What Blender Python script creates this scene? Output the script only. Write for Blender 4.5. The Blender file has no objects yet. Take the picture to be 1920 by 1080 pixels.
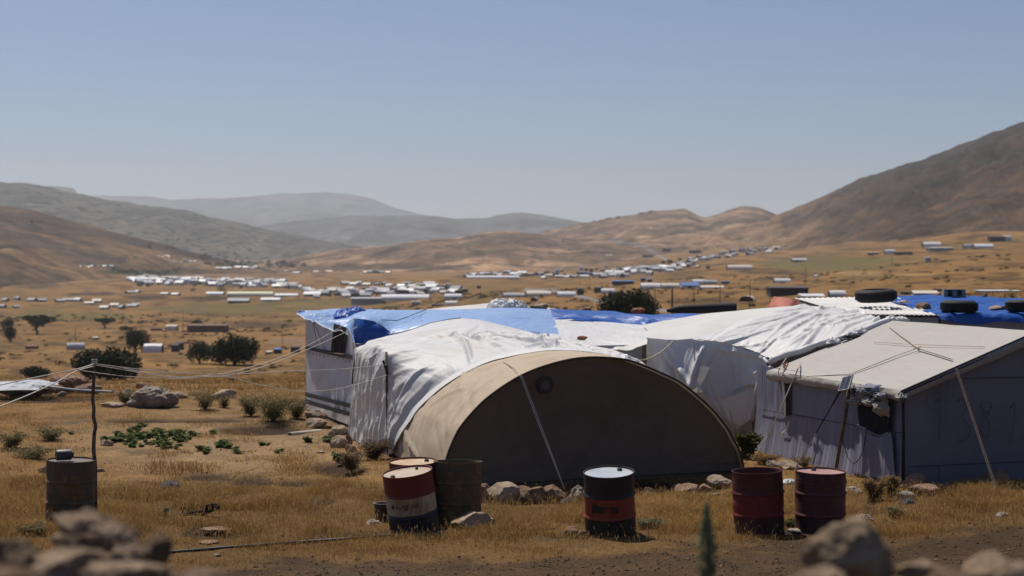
import bpy, math, random
import numpy as np
from mathutils import Vector, Matrix, noise as mnoise

rng = np.random.default_rng(7)
random.seed(7)
scene = bpy.context.scene
col = scene.collection

# ---------------------------------------------------------------- camera
FPX, CZ, H0 = 3000.0, 3.28, 480.0          # focal length in photo pixels, eye height, horizon row
cam_d = bpy.data.cameras.new('camera')
cam = bpy.data.objects.new('camera', cam_d)
col.objects.link(cam)
cam_d.sensor_width = 36.0
cam_d.lens = FPX / 1920.0 * 36.0
cam_d.shift_y = (H0 - 540.0) / 1920.0
cam_d.clip_start = 0.1
cam_d.clip_end = 40000.0
cam.location = (0, 0, CZ)
cam.rotation_euler = (math.pi / 2, 0, 0)
cam_d.dof.use_dof = True
cam_d.dof.focus_distance = 21.0
cam_d.dof.aperture_fstop = 2.0
scene.camera = cam

# ---------------------------------------------------------------- sky and sun
SUN_EL, SUN_AZ = math.radians(60), math.radians(-32)
world = bpy.data.worlds.new('World')
scene.world = world
world.use_nodes = True
wn = world.node_tree
bg = wn.nodes['Background']
sky = wn.nodes.new('ShaderNodeTexSky')
sky.sky_type = 'NISHITA'
sky.sun_disc = False
sky.sun_elevation = SUN_EL
sky.sun_rotation = SUN_AZ
sky.altitude = 900.0
sky.air_density = 1.0
sky.dust_density = 1.8
sky.ozone_density = 7.0
tone = wn.nodes.new('ShaderNodeMix'); tone.data_type = 'RGBA'; tone.blend_type = 'MULTIPLY'
tone.inputs[0].default_value = 1.0; tone.inputs[7].default_value = (1.0, .97, 1.0, 1)   # dusty, slightly violet summer sky
wn.links.new(sky.outputs[0], tone.inputs[6]); wn.links.new(tone.outputs[2], bg.inputs['Color'])
bg.inputs['Strength'].default_value = 0.06
sun_d = bpy.data.lights.new('sun', 'SUN')
sun = bpy.data.objects.new('sun', sun_d)
col.objects.link(sun)
sun_d.energy = 4.3
sun_d.angle = math.radians(0.5)
sun_d.color = (1.0, 0.93, 0.83)
sdir = Vector((math.sin(SUN_AZ) * math.cos(SUN_EL), math.cos(SUN_AZ) * math.cos(SUN_EL), math.sin(SUN_EL)))
sun.rotation_euler = sdir.to_track_quat('Z', 'Y').to_euler()
sun.location = sdir * 60
scene.view_settings.view_transform = 'Standard'
scene.view_settings.look = 'None'
scene.view_settings.exposure = 0.26
scene.view_settings.gamma = 1.0
scene.render.engine = 'CYCLES'
scene.cycles.use_denoising = True
scene.cycles.max_bounces = 6
scene.cycles.transparent_max_bounces = 8
scene.cycles.volume_bounces = 0

# ---------------------------------------------------------------- helpers
def at(px, py, D):
    return np.array([(px - 960.0) * D / FPX, D, CZ + (H0 - py) * D / FPX])

def _h(ix, iy, seed):
    n = (ix.astype(np.int64) * 374761393 + iy.astype(np.int64) * 668265263 + seed * 974634777) & 0xFFFFFFFF
    n = ((n ^ (n >> 13)) * 1274126177) & 0xFFFFFFFF
    return ((n ^ (n >> 16)) & 0xFFFFFF) / float(0xFFFFFF)

def vn(x, y, seed=0):
    x = np.asarray(x, float); y = np.asarray(y, float)
    ix = np.floor(x); iy = np.floor(y)
    fx = x - ix; fy = y - iy
    fx = fx * fx * (3 - 2 * fx); fy = fy * fy * (3 - 2 * fy)
    a = _h(ix, iy, seed); b = _h(ix + 1, iy, seed); c = _h(ix, iy + 1, seed); d = _h(ix + 1, iy + 1, seed)
    return (a * (1 - fx) + b * fx) * (1 - fy) + (c * (1 - fx) + d * fx) * fy

def fbm(x, y, octv=4, seed=0):
    s = 0.0; a = 0.5; t = 0.0
    x = np.asarray(x, float); y = np.asarray(y, float)
    for o in range(octv):
        s = s + a * vn(x, y, seed + o * 17); t += a
        x = x * 2.03 + 5.1; y = y * 2.03 + 9.7; a *= 0.5
    return s / t

def ridged(x, y, octv=3, seed=0):
    s = 0.0; a = 0.5; t = 0.0
    x = np.asarray(x, float); y = np.asarray(y, float)
    for o in range(octv):
        s = s + a * (1 - np.abs(2 * vn(x, y, seed + o * 13) - 1)); t += a
        x = x * 2.1 + 3.3; y = y * 2.1 + 1.7; a *= 0.5
    return s / t

def sstep(a, b, x):
    t = np.clip((np.asarray(x, float) - a) / (b - a), 0, 1)
    return t * t * (3 - 2 * t)

def mesh_np(name, V, quads=None, tris=None, smooth=False, uv=None, tint=None):
    me = bpy.data.meshes.new(name)
    V = np.asarray(V, np.float32)
    parts, starts, tot = [], [], 0
    nq = 0 if quads is None else len(quads)
    nt_ = 0 if tris is None else len(tris)
    if nq: parts.append(np.asarray(quads, np.int32).ravel())
    if nt_: parts.append(np.asarray(tris, np.int32).ravel())
    L = np.concatenate(parts)
    st = np.concatenate([np.arange(nq) * 4, nq * 4 + np.arange(nt_) * 3]).astype(np.int32)
    me.vertices.add(len(V)); me.vertices.foreach_set('co', V.ravel())
    me.loops.add(len(L)); me.loops.foreach_set('vertex_index', L)
    me.polygons.add(nq + nt_); me.polygons.foreach_set('loop_start', st)
    me.polygons.foreach_set('use_smooth', np.full(nq + nt_, smooth))
    if uv is not None:
        ul = me.uv_layers.new(name='UVMap')
        ul.data.foreach_set('uv', np.asarray(uv, np.float32)[L].ravel())
    if tint is not None:
        ca = me.color_attributes.new('tint', 'FLOAT_COLOR', 'POINT')
        c4 = np.ones((len(V), 4), np.float32); c4[:, :3] = tint
        ca.data.foreach_set('color', c4.ravel())
    me.update(calc_edges=True)
    return me

def link(name, me, mats, parent=None, loc=None):
    o = bpy.data.objects.new(name, me)
    col.objects.link(o)
    if not isinstance(mats, (list, tuple)): mats = [mats]
    for m in mats:
        if m is not None: me.materials.append(m)
    if parent is not None:
        o.parent = parent
        KIDS.setdefault(parent.name, []).append(o)
        # children are modelled in world coordinates unless loc is given
        o.matrix_parent_inverse = parent_inv(parent) if loc is None else Matrix.Identity(4)
    if loc is not None: o.location = loc
    return o

def parent_inv(p):
    m = Matrix.Identity(4)
    q = p
    chain = []
    while q is not None:
        chain.append(q); q = q.parent
    for q in reversed(chain):
        m = m @ (q.matrix_parent_inverse if q.parent else Matrix.Identity(4)) @ q.matrix_basis
    return m.inverted()

def tag(o, label=None, cat=None, group=None, kind=None):
    if label: o['label'] = label
    if cat: o['category'] = cat
    if group: o['group'] = group
    if kind: o['kind'] = kind
    return o

def thing(name, loc, label, cat, group=None, rot=(0, 0, 0)):
    o = bpy.data.objects.new(name, None)
    o.empty_display_size = 0.2
    col.objects.link(o)
    o.location = [float(v) for v in loc]; o.rotation_euler = rot
    return tag(o, label, cat, group)

KIDS = {}
def copy_tree(o, parent=None):
    kids = KIDS.get(o.name, [])
    c = o.copy(); col.objects.link(c)
    if parent is not None: c.parent = parent
    for k in kids: copy_tree(k, c)
    return c

def grid_faces(nu, nv):
    i = np.arange(nv - 1)[:, None] * nu + np.arange(nu - 1)[None, :]
    return np.stack([i, i + 1, i + nu + 1, i + nu], -1).reshape(-1, 4)

def catmull(P, n, sharp=False, uniform=False):
    P = np.asarray(P, float)
    if len(P) == 1: return np.repeat(P, n, 0)
    seg = np.linalg.norm(np.diff(P, axis=0), axis=1) + 1e-9
    t = np.concatenate([[0], np.cumsum(seg)]); t /= t[-1]
    if uniform: t = np.linspace(0, 1, len(P))
    q = np.linspace(0, 1, n)
    if sharp or len(P) == 2:
        return np.stack([np.interp(q, t, P[:, k]) for k in range(P.shape[1])], 1)
    # finite-difference tangents, cubic Hermite, tension to limit overshoot
    m = np.zeros_like(P)
    m[1:-1] = (P[2:] - P[:-2]) / (t[2:] - t[:-2])[:, None]
    m[0] = (P[1] - P[0]) / (t[1] - t[0]); m[-1] = (P[-1] - P[-2]) / (t[-1] - t[-2])
    m *= 0.8
    k = np.clip(np.searchsorted(t, q, side='right') - 1, 0, len(P) - 2)
    h = (t[k + 1] - t[k])[:, None]; s = ((q - t[k]) / (t[k + 1] - t[k]))[:, None]
    return ((2 * s**3 - 3 * s**2 + 1) * P[k] + (s**3 - 2 * s**2 + s) * h * m[k] + (-2 * s**3 + 3 * s**2) * P[k + 1] + (s**3 - s**2) * h * m[k + 1])

def normals_grid(G):
    du = np.gradient(G, axis=1); dv = np.gradient(G, axis=0)
    n = np.cross(du, dv)
    return n / (np.linalg.norm(n, axis=2, keepdims=True) + 1e-9)

def loft(name, secs, nu, nv, mats, parent, wr=None, sharp_u=False, sharp_v=False, flip=False, uniform_u=False):
    """a cloth sheet through section polylines; wr(u, v, U, W) gives a displacement along the normal (U, W in metres)"""
    S = np.stack([catmull(s, nu, sharp_u, uniform_u) for s in secs])
    G = np.stack([catmull(S[:, i], nv, sharp_v, True) for i in range(nu)], 1)
    U = np.concatenate([np.zeros((nv, 1)), np.cumsum(np.linalg.norm(np.diff(G, axis=1), axis=2), 1)], 1)
    W = np.concatenate([np.zeros((1, nu)), np.cumsum(np.linalg.norm(np.diff(G, axis=0), axis=2), 0)], 0)
    if wr is not None:
        n = normals_grid(G)
        if flip: n = -n
        u, v = np.meshgrid(np.linspace(0, 1, nu), np.linspace(0, 1, nv))
        G = G + n * wr(u, v, U, W)[..., None]
    F = grid_faces(nu, nv)
    if flip: F = F[:, ::-1]
    me = mesh_np(name, G.reshape(-1, 3), F, smooth=True, uv=np.stack([U.ravel(), W.ravel()], 1))
    o = link(name, me, mats, parent)
    return o, G

def creases(U, W, n, seed, amp, wid, ang, jit, length, u0=0., u1=1., w0=0., w1=1.):
    """n sharp pulled-tight folds: straight ridges with a crest, at angle ang (radians from U) within a window of the cloth"""
    r_ = np.random.default_rng(seed); out = np.zeros_like(U)
    Um, Wm = U.max(), W.max()
    for i in range(n):
        cu, cw = r_.uniform(u0, u1) * Um, r_.uniform(w0, w1) * Wm
        a = ang + r_.normal(0, jit); L = length * r_.uniform(.5, 1.4); w = wid * r_.uniform(.6, 1.6)
        du, dw = U - cu, W - cw
        al = du * math.cos(a) + dw * math.sin(a); ac = -du * math.sin(a) + dw * math.cos(a) + .06 * np.sin(al * 2 + i)
        out += amp * r_.uniform(-.6, 1.0) * np.maximum(0, 1 - np.abs(ac) / w) ** 1.3 * np.clip(1 - (al / L) ** 2, 0, 1)
    return out

def tube_data(pts, r, k=6):
    P = np.asarray(pts, float); n = len(P)
    r = np.full(n, r) if np.isscalar(r) else np.asarray(r, float)
    T = np.gradient(P, axis=0); T /= np.linalg.norm(T, axis=1, keepdims=True) + 1e-9
    ref = np.array([0, 0, 1.0]) if abs(T[:, 2]).mean() < 0.8 else np.array([1.0, 0, 0])
    A = np.cross(T, ref); A /= np.linalg.norm(A, axis=1, keepdims=True) + 1e-9
    B = np.cross(T, A)
    a = np.arange(k) / k * 2 * math.pi
    V = P[:, None] + r[:, None, None] * (np.cos(a)[None, :, None] * A[:, None] + np.sin(a)[None, :, None] * B[:, None])
    V = V.reshape(-1, 3)
    i = np.arange(n - 1)[:, None] * k; j = np.arange(k)[None]; j2 = (j + 1) % k
    Q = np.stack([i + j, i + j2, i + k + j2, i + k + j], -1).reshape(-1, 4)
    V = np.concatenate([V, P[:1], P[-1:]])
    c0, c1 = len(V) - 2, len(V) - 1
    jj = np.arange(k)
    Tt = np.concatenate([np.stack([np.full(k, c0), (jj + 1) % k, jj], 1), np.stack([np.full(k, c1), (n - 1) * k + jj, (n - 1) * k + (jj + 1) % k], 1)])
    return V, Q, Tt

class MB:
    def __init__(s): s.V = []; s.Q = []; s.T = []; s.n = 0
    def add(s, V, Q=None, T=None):
        V = np.asarray(V, float)
        if Q is not None and len(Q): s.Q.append(np.asarray(Q) + s.n)
        if T is not None and len(T): s.T.append(np.asarray(T) + s.n)
        s.V.append(V); s.n += len(V)
    def tube(s, pts, r, k=6): s.add(*tube_data(pts, r, k))
    def quad(s, a, b, c, d): s.add(np.array([a, b, c, d], float), [[0, 1, 2, 3]])
    def box(s, c, sx, sy, sz, rot=0.0):
        v = np.array([[x, y, z] for z in (-.5, .5) for y in (-.5, .5) for x in (-.5, .5)]) * [sx, sy, sz]
        ca, sa = math.cos(rot), math.sin(rot)
        v = np.stack([v[:, 0] * ca - v[:, 1] * sa, v[:, 0] * sa + v[:, 1] * ca, v[:, 2]], 1) + np.asarray(c, float)
        s.add(v, [[0, 2, 3, 1], [4, 5, 7, 6], [0, 1, 5, 4], [2, 6, 7, 3], [0, 4, 6, 2], [1, 3, 7, 5]])
    def lathe(s, prof, k=40, z0=0.0):
        p = np.asarray(prof, float); a = np.arange(k) / k * 2 * math.pi
        V = np.stack([p[:, 0][:, None] * np.cos(a), p[:, 0][:, None] * np.sin(a), np.repeat(p[:, 1][:, None] + z0, k, 1)], -1).reshape(-1, 3)
        i = np.arange(len(p) - 1)[:, None] * k; j = np.arange(k)[None]; j2 = (j + 1) % k
        s.add(V, np.stack([i + j, i + j2, i + k + j2, i + k + j], -1).reshape(-1, 4))
    def mesh(s, name, smooth=False):
        return mesh_np(name, np.concatenate(s.V), np.concatenate(s.Q) if s.Q else None, np.concatenate(s.T) if s.T else None, smooth)
    def build(s, name, mats, parent=None, smooth=False, loc=None):
        return link(name, s.mesh(name, smooth), mats, parent, loc)

def smooth_by_angle(o, ang=40):
    me = o.data
    me.polygons.foreach_set('use_smooth', np.ones(len(me.polygons), bool))
    me.set_sharp_from_angle(angle=math.radians(ang))

# ---------------------------------------------------------------- materials
class MT:
    def __init__(s, name):
        s.m = bpy.data.materials.new(name); s.m.use_nodes = True
        s.nt = s.m.node_tree; s.b = s.nt.nodes['Principled BSDF']; s.out = s.nt.nodes['Material Output']
    def n(s, t, **kw):
        nd = s.nt.nodes.new('ShaderNode' + t)
        for k, v in kw.items():
            if hasattr(nd, k) and k not in nd.inputs: setattr(nd, k, v)
            else: s.set(nd.inputs[k], v)
        return nd
    def set(s, inp, v):
        if isinstance(v, bpy.types.NodeSocket): s.nt.links.new(v, inp)
        elif isinstance(v, (tuple, list)) and len(v) == 3 and inp.type == 'RGBA': inp.default_value = (*v, 1)
        else: inp.default_value = v
    def co(s, kind='Object', scale=(1, 1, 1), rot=(0, 0, 0)):
        tc = s.n('TexCoord'); mp = s.n('Mapping')
        s.nt.links.new(tc.outputs[kind], mp.inputs['Vector'])
        mp.inputs['Scale'].default_value = scale; mp.inputs['Rotation'].default_value = rot
        return mp.outputs[0]
    def noise(s, scale, vec, detail=5, rough=0.55, dist=0.0):
        nd = s.n('TexNoise', Scale=scale, Detail=detail, Roughness=rough, Distortion=dist, Vector=vec)
        return nd.outputs['Fac']
    def ramp(s, fac, *stops, interp='LINEAR'):
        r = s.n('ValToRGB'); s.set(r.inputs[0], fac)
        cr = r.color_ramp; cr.interpolation = interp
        while len(cr.elements) < len(stops): cr.elements.new(0.5)
        for e, (p, c) in zip(cr.elements, stops):
            e.position = p; e.color = (*c, 1) if isinstance(c, (tuple, list)) else (c, c, c, 1)
        return r.outputs[0]
    def mix(s, fac, a, b, mode='MIX'):
        x = s.n('Mix'); x.data_type = 'RGBA'; x.blend_type = mode
        s.set(x.inputs[0], fac); s.set(x.inputs[6], a); s.set(x.inputs[7], b)
        return x.outputs[2]
    def math(s, op, a, b=0.0, clamp=False):
        x = s.n('Math'); x.operation = op; x.use_clamp = clamp
        s.set(x.inputs[0], a); s.set(x.inputs[1], b)
        return x.outputs[0]
    def bump(s, h, strength=0.3, dist=0.02, prev=None):
        x = s.n('Bump', Strength=strength, Distance=dist, Height=h)
        if prev is not None: s.set(x.inputs['Normal'], prev)
        return x.outputs[0]
    def base(s, c, rough=0.8, normal=None, spec=0.3, metal=0.0):
        s.set(s.b.inputs['Base Color'], c); s.set(s.b.inputs['Roughness'], rough)
        s.set(s.b.inputs['Specular IOR Level'], spec); s.set(s.b.inputs['Metallic'], metal)
        if normal is not None: s.set(s.b.inputs['Normal'], normal)
        return s.m

def m_plain(name, c, rough=0.8, var=0.25, scale=8, spec=0.3, metal=0.0, bump=0.15):
    t = MT(name); v = t.co()
    n = t.noise(scale, v)
    dark = tuple(x * (1 - var) for x in c); lite = tuple(min(1, x * (1 + var)) for x in c)
    return t.base(t.ramp(n, (0.3, dark), (0.7, lite)), rough, t.bump(t.noise(scale * 5, v), bump, 0.01), spec, metal)

def m_cloth(name, c, dirt, rough=0.5, trans=0.2, dirt_amt=0.5, stretch=(1.0, 1.0), crease=0.35, cscale=3.0, spec=0.3, weave=0.0, dscale=1.1, tcol=None, streak=False):
    t = MT(name); o = t.co('Object'); uv = t.co('UV', (stretch[0], stretch[1], 1))
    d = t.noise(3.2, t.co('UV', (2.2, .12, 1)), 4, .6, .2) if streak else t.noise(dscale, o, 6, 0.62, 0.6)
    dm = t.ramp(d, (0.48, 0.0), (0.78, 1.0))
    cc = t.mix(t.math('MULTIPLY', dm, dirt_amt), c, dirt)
    fine = t.noise(9, uv, 4)
    cc = t.mix(0.18, cc, t.ramp(fine, (0.3, tuple(x * 0.7 for x in c)), (0.7, tuple(min(.95, x * 1.08) for x in c))))
    r1 = t.noise(cscale, uv, 3, 0.5, 0.8)
    cr = t.math('ABSOLUTE', t.math('SUBTRACT', r1, 0.5))
    cr = t.ramp(cr, (0.0, 1.0), (0.09, 0.0))
    nb = t.bump(t.noise(cscale * 1.7, uv, 4, 0.5, 0.4), crease, 0.05)
    nb = t.bump(cr, crease * 0.6, 0.012, nb)
    if weave: nb = t.bump(t.noise(220, o, 2), weave, 0.004, nb)
    t.base(cc, rough, nb, spec)
    if trans > 0:
        tr = t.n('BsdfTranslucent', Normal=nb); t.set(tr.inputs['Color'], tcol if tcol else cc)
        ms = t.n('MixShader'); t.set(ms.inputs[0], trans)
        t.nt.links.new(t.b.outputs[0], ms.inputs[1]); t.nt.links.new(tr.outputs[0], ms.inputs[2])
        t.nt.links.new(ms.outputs[0], t.out.inputs['Surface'])
    return t.m

def m_rock(name, c, c2, scale=4.0):
    t = MT(name); v = t.co()
    a = t.noise(scale, v, 8, 0.65); b = t.noise(scale * 0.45, v, 3)
    lich = t.ramp(t.noise(scale * 2.6, v, 4), (0.55, 0.0), (0.68, 1.0))
    cc = t.ramp(a, (0.25, tuple(x * 0.5 for x in c)), (0.55, c), (0.8, c2))
    cc = t.mix(t.math('MULTIPLY', lich, 0.45), cc, tuple(x * 0.45 for x in c))
    cc = t.mix(t.ramp(b, (0.4, 0.0), (0.7, 0.6)), cc, c2)
    nb = t.bump(a, 0.55, 0.06)
    nb = t.bump(t.noise(scale * 7, v, 6, 0.7), 0.6, 0.015, nb)
    return t.base(cc, 0.92, nb, 0.15)

def m_tint(name, rough=0.85, noise_amt=0.3, scale=1.5, bump=0.2, bscale=6, trans=0.0, bdist=0.05):
    """colour comes from the mesh's own tint attribute, broken up with noise"""
    t = MT(name); a = t.n('Attribute', attribute_name='tint').outputs['Color']
    v = t.co(); n = t.noise(scale, v, 8, 0.65)
    cc = t.mix(1.0, a, t.ramp(n, (0.25, 1 - noise_amt), (0.75, 1 + 0.0)), 'MULTIPLY') if noise_amt else a
    t.base(cc, rough, t.bump(t.noise(bscale, v, 8, 0.7), bump, bdist) if bump else None, 0.15)
    if trans:
        tr = t.n('BsdfTranslucent'); t.set(tr.inputs['Color'], a)
        ms = t.n('MixShader'); t.set(ms.inputs[0], trans)
        t.nt.links.new(t.b.outputs[0], ms.inputs[1]); t.nt.links.new(tr.outputs[0], ms.inputs[2])
        t.nt.links.new(ms.outputs[0], t.out.inputs['Surface'])
    return t.m
# ---------------------------------------------------------------- terrain
TD = np.array([-40, 4, 5.5, 8, 12, 15, 18, 30, 37, 45, 60, 85, 115, 170, 270, 400, 700, 1000, 1400, 2000, 3000, 4500, 7000, 14000.])
NEAR = [2.1, 2.1, 1.9, 1.15, .35, .05, 0, 0, 0]
TC = np.array([0, 500, 960, 1400, 1920.])
TZ = np.array([
    NEAR + [-.6, -1.6, -3.6, -5.9, -8.3, -12.9, -16, -17.7, -16.7, -15.4, -10, 3, 20, 40, 60],
    NEAR + [-.5, -1.5, -3.4, -5.6, -8.1, -12.4, -15.2, -17, -16.2, -15, -11, 1, 18, 40, 60],
    NEAR + [-.2, -.6, -1.4, -2.5, -4, -6, -7.2, -9.5, -10.7, -11.4, -9.5, 2, 20, 40, 60],
    NEAR + [0, -.2, -.6, -1, -1.6, -2.6, -3.3, -3.2, -.5, 6, 15, 30, 40, 50, 60],
    NEAR + [0, .1, .2, .3, .7, 1.0, 1.8, 7.5, 20, 42, 68, 80, 80, 80, 80]])
TL = np.sign(TD) * np.log1p(np.abs(TD))

def floor_z(X, Y):
    X = np.asarray(X, float); Y = np.asarray(Y, float)
    px = 960 + FPX * X / np.maximum(Y, 3.0)
    px = np.clip(px, TC[0], TC[-1])
    l = np.sign(Y) * np.log1p(np.abs(Y))
    zs = [np.interp(l, TL, TZ[i]) for i in range(5)]
    z = np.zeros_like(px)
    for i in range(4):
        w = sstep(TC[i], TC[i + 1], px)
        m = (px >= TC[i]) & (px <= TC[i + 1])
        z = np.where(m, zs[i] * (1 - w) + zs[i + 1] * w, z)
    return z

def ground_z(X, Y):
    X = np.asarray(X, float); Y = np.asarray(Y, float)
    z = floor_z(X, Y)
    near = 1 - sstep(50, 140, Y)
    z = z + (fbm(X * 0.35, Y * 0.35, 3, 3) - 0.5) * 0.16 * near + (fbm(X * 1.7, Y * 1.7, 3, 5) - 0.5) * 0.07 * near * sstep(2, 10, Y)
    far = sstep(50, 200, Y)
    z = z + (fbm(X * 0.02, Y * 0.02, 4, 11) - 0.5) * 2.2 * far + (fbm(X * 0.004, Y * 0.004, 4, 21) - 0.5) * 9 * sstep(250, 900, Y)
    # lip of the terrace on the left with a dark eroded ditch below it
    return z

# colour patches on the land: (px, py, rx, ry, colour, strength)
OCHRE, STRAW, BROWN, DKBROWN = (.205, .117, .045), (.29, .18, .075), (.15, .088, .042), (.042, .026, .016)
OLIVE, GREEN, ROADC = (.13, .105, .035), (.055, .07, .026), (.24, .225, .215)
PATCH = [
    (170, 551, 55, 3.5, DKBROWN, .8), (275, 557, 38, 4, DKBROWN, .9), (382, 559, 60, 3.5, DKBROWN, .9),
    (270, 511, 70, 5, GREEN, 1), (437, 496, 55, 4, GREEN, .9), (430, 578, 160, 11, OLIVE, .85), (500, 610, 85, 6, DKBROWN, .7),
    (60, 535, 60, 5, DKBROWN, .5), (40, 520, 40, 3, DKBROWN, .4), (120, 592, 140, 9, OLIVE, .6), (600, 570, 120, 8, OLIVE, .7),
    (820, 503, 75, 6, DKBROWN, .55), (1560, 492, 150, 15, OLIVE, .85), (1620, 512, 60, 4, STRAW, .9), (1720, 515, 40, 3, STRAW, .8),
    (1880, 522, 50, 4, DKBROWN, .6), (1720, 530, 40, 3, DKBROWN, .5), (1340, 565, 80, 5, DKBROWN, .55), (1450, 512, 60, 3, DKBROWN, .5),
    (1370, 582, 120, 8, OLIVE, .7), (950, 535, 120, 10, OCHRE, .6), (880, 568, 90, 5, OLIVE, .5), (1130, 440, 0, 0, OLIVE, 0),
    (320, 562, 300, 4, DKBROWN, .25), (560, 640, 60, 5, (.26, .17, .12), .6), (60, 620, 180, 10, OCHRE, .5)]
ROADS = [([(985, 543), (1015, 544), (1050, 545.5), (1088, 556), (1125, 565), (1170, 572), (1215, 577), (1260, 585)], 4.0),
         ([(1147, 452), (1195, 459), (1212, 465), (1232, 477), (1247, 486)], 3.4), ([(448, 470), (478, 462), (492, 448)], 1.6)]

DK = (.045, .032, .026)
BANDS = [([(-20, 408), (60, 428), (130, 452), (200, 478), (240, 492)], 3.2, DK, .7), ([(0, 440), (70, 458), (150, 486)], 2.2, DK, .45), ([(90, 478), (115, 480)], 3, DK, .6), ([(140, 494), (165, 495)], 2.5, DK, .6),
         ([(585, 512), (640, 500), (690, 483), (745, 467)], 5, DK, .55), ([(700, 476), (760, 462), (820, 452)], 3, DK, .4), ([(905, 450), (945, 444), (985, 453)], 6, DK, .5), ([(1050, 446), (1100, 449), (1160, 449)], 1.6, DK, .6), ([(630, 508), (690, 503)], 3, DK, .5),
         ([(1170, 452), (1260, 438), (1330, 427), (1400, 413), (1440, 405)], 3.4, DK, .7), ([(1225, 432), (1290, 420), (1310, 410)], 2.5, DK, .5), ([(1395, 390), (1425, 392), (1445, 402)], 4, DK, .6),
         ([(1470, 418), (1560, 400), (1640, 372), (1720, 352), (1790, 340)], 9, DK, .75), ([(1560, 366), (1650, 335), (1760, 300), (1880, 262)], 8, DK, .7), ([(1660, 385), (1740, 372), (1800, 352)], 7, DK, .6), ([(1740, 425), (1820, 400), (1920, 380)], 8, DK, .6), ([(1640, 445), (1740, 438), (1830, 415), (1920, 405)], 6, DK, .55), ([(1830, 300), (1920, 285)], 12, DK, .6), ([(1800, 400), (1850, 385)], 4, (.2, .18, .17), .6)]
def paint(px, py, c):
    jx = (fbm(px * .02, py * .06, 4, 201) - .5) * 26; jy = (fbm(px * .03, py * .05, 4, 203) - .5) * 16
    for pts, wd, cc, s_ in BANDS:
        dm = np.full(px.shape, 1e9)
        for (x0, y0), (x1, y1) in zip(pts[:-1], pts[1:]):
            vx, vy = x1 - x0, y1 - y0
            t = np.clip(((px + jx - x0) * vx + (py + jy - y0) * vy) / (vx * vx + vy * vy), 0, 1)
            dm = np.minimum(dm, np.hypot(px + jx - x0 - t * vx, (py + jy - y0 - t * vy)))
        w = (1 - sstep(wd * .4, wd * 1.5, dm)) * s_ * (.5 + .8 * fbm(px * .08, py * .2, 3, 205))
        w = np.clip(w, 0, 1)
        c = c * (1 - w[..., None]) + np.array(cc) * w[..., None]
    for (ax, ay, rx, ry, cc, s) in PATCH:
        if s == 0: continue
        wob = (fbm(px * 0.03, py * 0.15, 3, int(ax)) - 0.5) * 1.1
        d = np.sqrt(((px - ax) / rx) ** 2 + ((py - ay) / ry) ** 2) + wob
        w = (1 - sstep(0.75, 1.1, d)) * s
        c = c * (1 - w[..., None]) + np.array(cc) * w[..., None]
    for pts, wd in ROADS:
        dm = np.full(px.shape, 1e9)
        for (x0, y0), (x1, y1) in zip(pts[:-1], pts[1:]):
            vx, vy = x1 - x0, y1 - y0
            t = np.clip(((px - x0) * vx + (py - y0) * vy) / (vx * vx + vy * vy), 0, 1)
            dm = np.minimum(dm, np.hypot(px - x0 - t * vx, (py - y0 - t * vy) * 1.4))
        w = 1 - sstep(wd * 0.7, wd * 1.15, dm)
        c = c * (1 - w[..., None]) + np.array(ROADC) * w[..., None]
    return c

def near_masks(X, Y, z=0.0):
    """bare soil, track and stubble masks near the camp, in ground coordinates (photo row and column of the spot)"""
    Yc = np.maximum(Y, 1.0)
    px = 960 + FPX * X / Yc; py = H0 + (CZ - z) * FPX / Yc
    e = (fbm(X * 0.9, Y * 0.9, 4, 31) - 0.5)
    tl = np.interp(px, [-400, 250, 700, 1050, 1300, 1480, 1640, 1920, 2400], [1120, 1062, 1050, 1052, 1030, 1004, 992, 978, 965])
    track = sstep(-14, 22, py + e * 120 + (fbm(X * 4, Y * 4, 3, 33) - .5) * 40 - tl)
    bare = np.zeros_like(px)
    for (ax, ay, rx, ry) in [(470, 903, 46, 12), (320, 912, 16, 8), (385, 893, 60, 8), (560, 905, 60, 8), (350, 788, 120, 5), (480, 803, 90, 12), (60, 748, 150, 8),
                             (640, 880, 60, 16), (600, 940, 30, 8), (400, 998, 60, 9), (1010, 935, 110, 10), (1250, 915, 120, 12),
                             (1480, 995, 60, 8), (1620, 955, 30, 16), (690, 1003, 60, 7), (1080, 1002, 60, 6)]:
        d = np.hypot((px - ax) / rx, (py - ay) / ry) + e * 1.2
        bare = np.maximum(bare, 1 - sstep(0.6, 1.15, d))
    return px, py, track, bare

# rows and columns of the sheet
rowsY = np.concatenate([np.linspace(-40, 1, 12), np.linspace(2, 13, 34), np.geomspace(13.2, 60, 210), np.geomspace(60.8, 13000, 420)])
q = np.concatenate([np.linspace(-3600, -1260, 60), np.linspace(-1250, 1250, 560), np.linspace(1260, 3600, 60)])
YY, QQ = np.meshgrid(rowsY, q, indexing='ij')
XX = QQ / FPX * (np.abs(YY) + 18.0)
ZZ = ground_z(XX, YY)
pxv, pyv, track, bare = near_masks(XX, YY, ZZ)
n1 = fbm(XX * 0.5, YY * 0.5, 4, 41)[..., None]
n2 = fbm(XX * 0.03, YY * 0.03, 5, 43)[..., None]
n3 = fbm(pxv * 0.012, pyv * 0.10, 4, 47)[..., None]
nearc = np.array(OCHRE) * (1 - n1) + np.array(STRAW) * n1
pale = sstep(.0, 1.0, 1 - np.hypot((pxv - 430) / 330, (pyv - 830) / 70) + .35)[..., None]
nearc = nearc * .85 * (1 - pale) + np.array((.255, .175, .10)) * pale
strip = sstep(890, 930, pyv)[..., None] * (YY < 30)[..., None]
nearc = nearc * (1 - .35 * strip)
farc = np.array(OCHRE) * (1 - n2) + np.array(STRAW) * n2
n4 = fbm(pxv * 0.03, pyv * 0.35, 4, 53)[..., None]
farc = farc * (.86 - .5 * sstep(.48, .7, n4))
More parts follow.
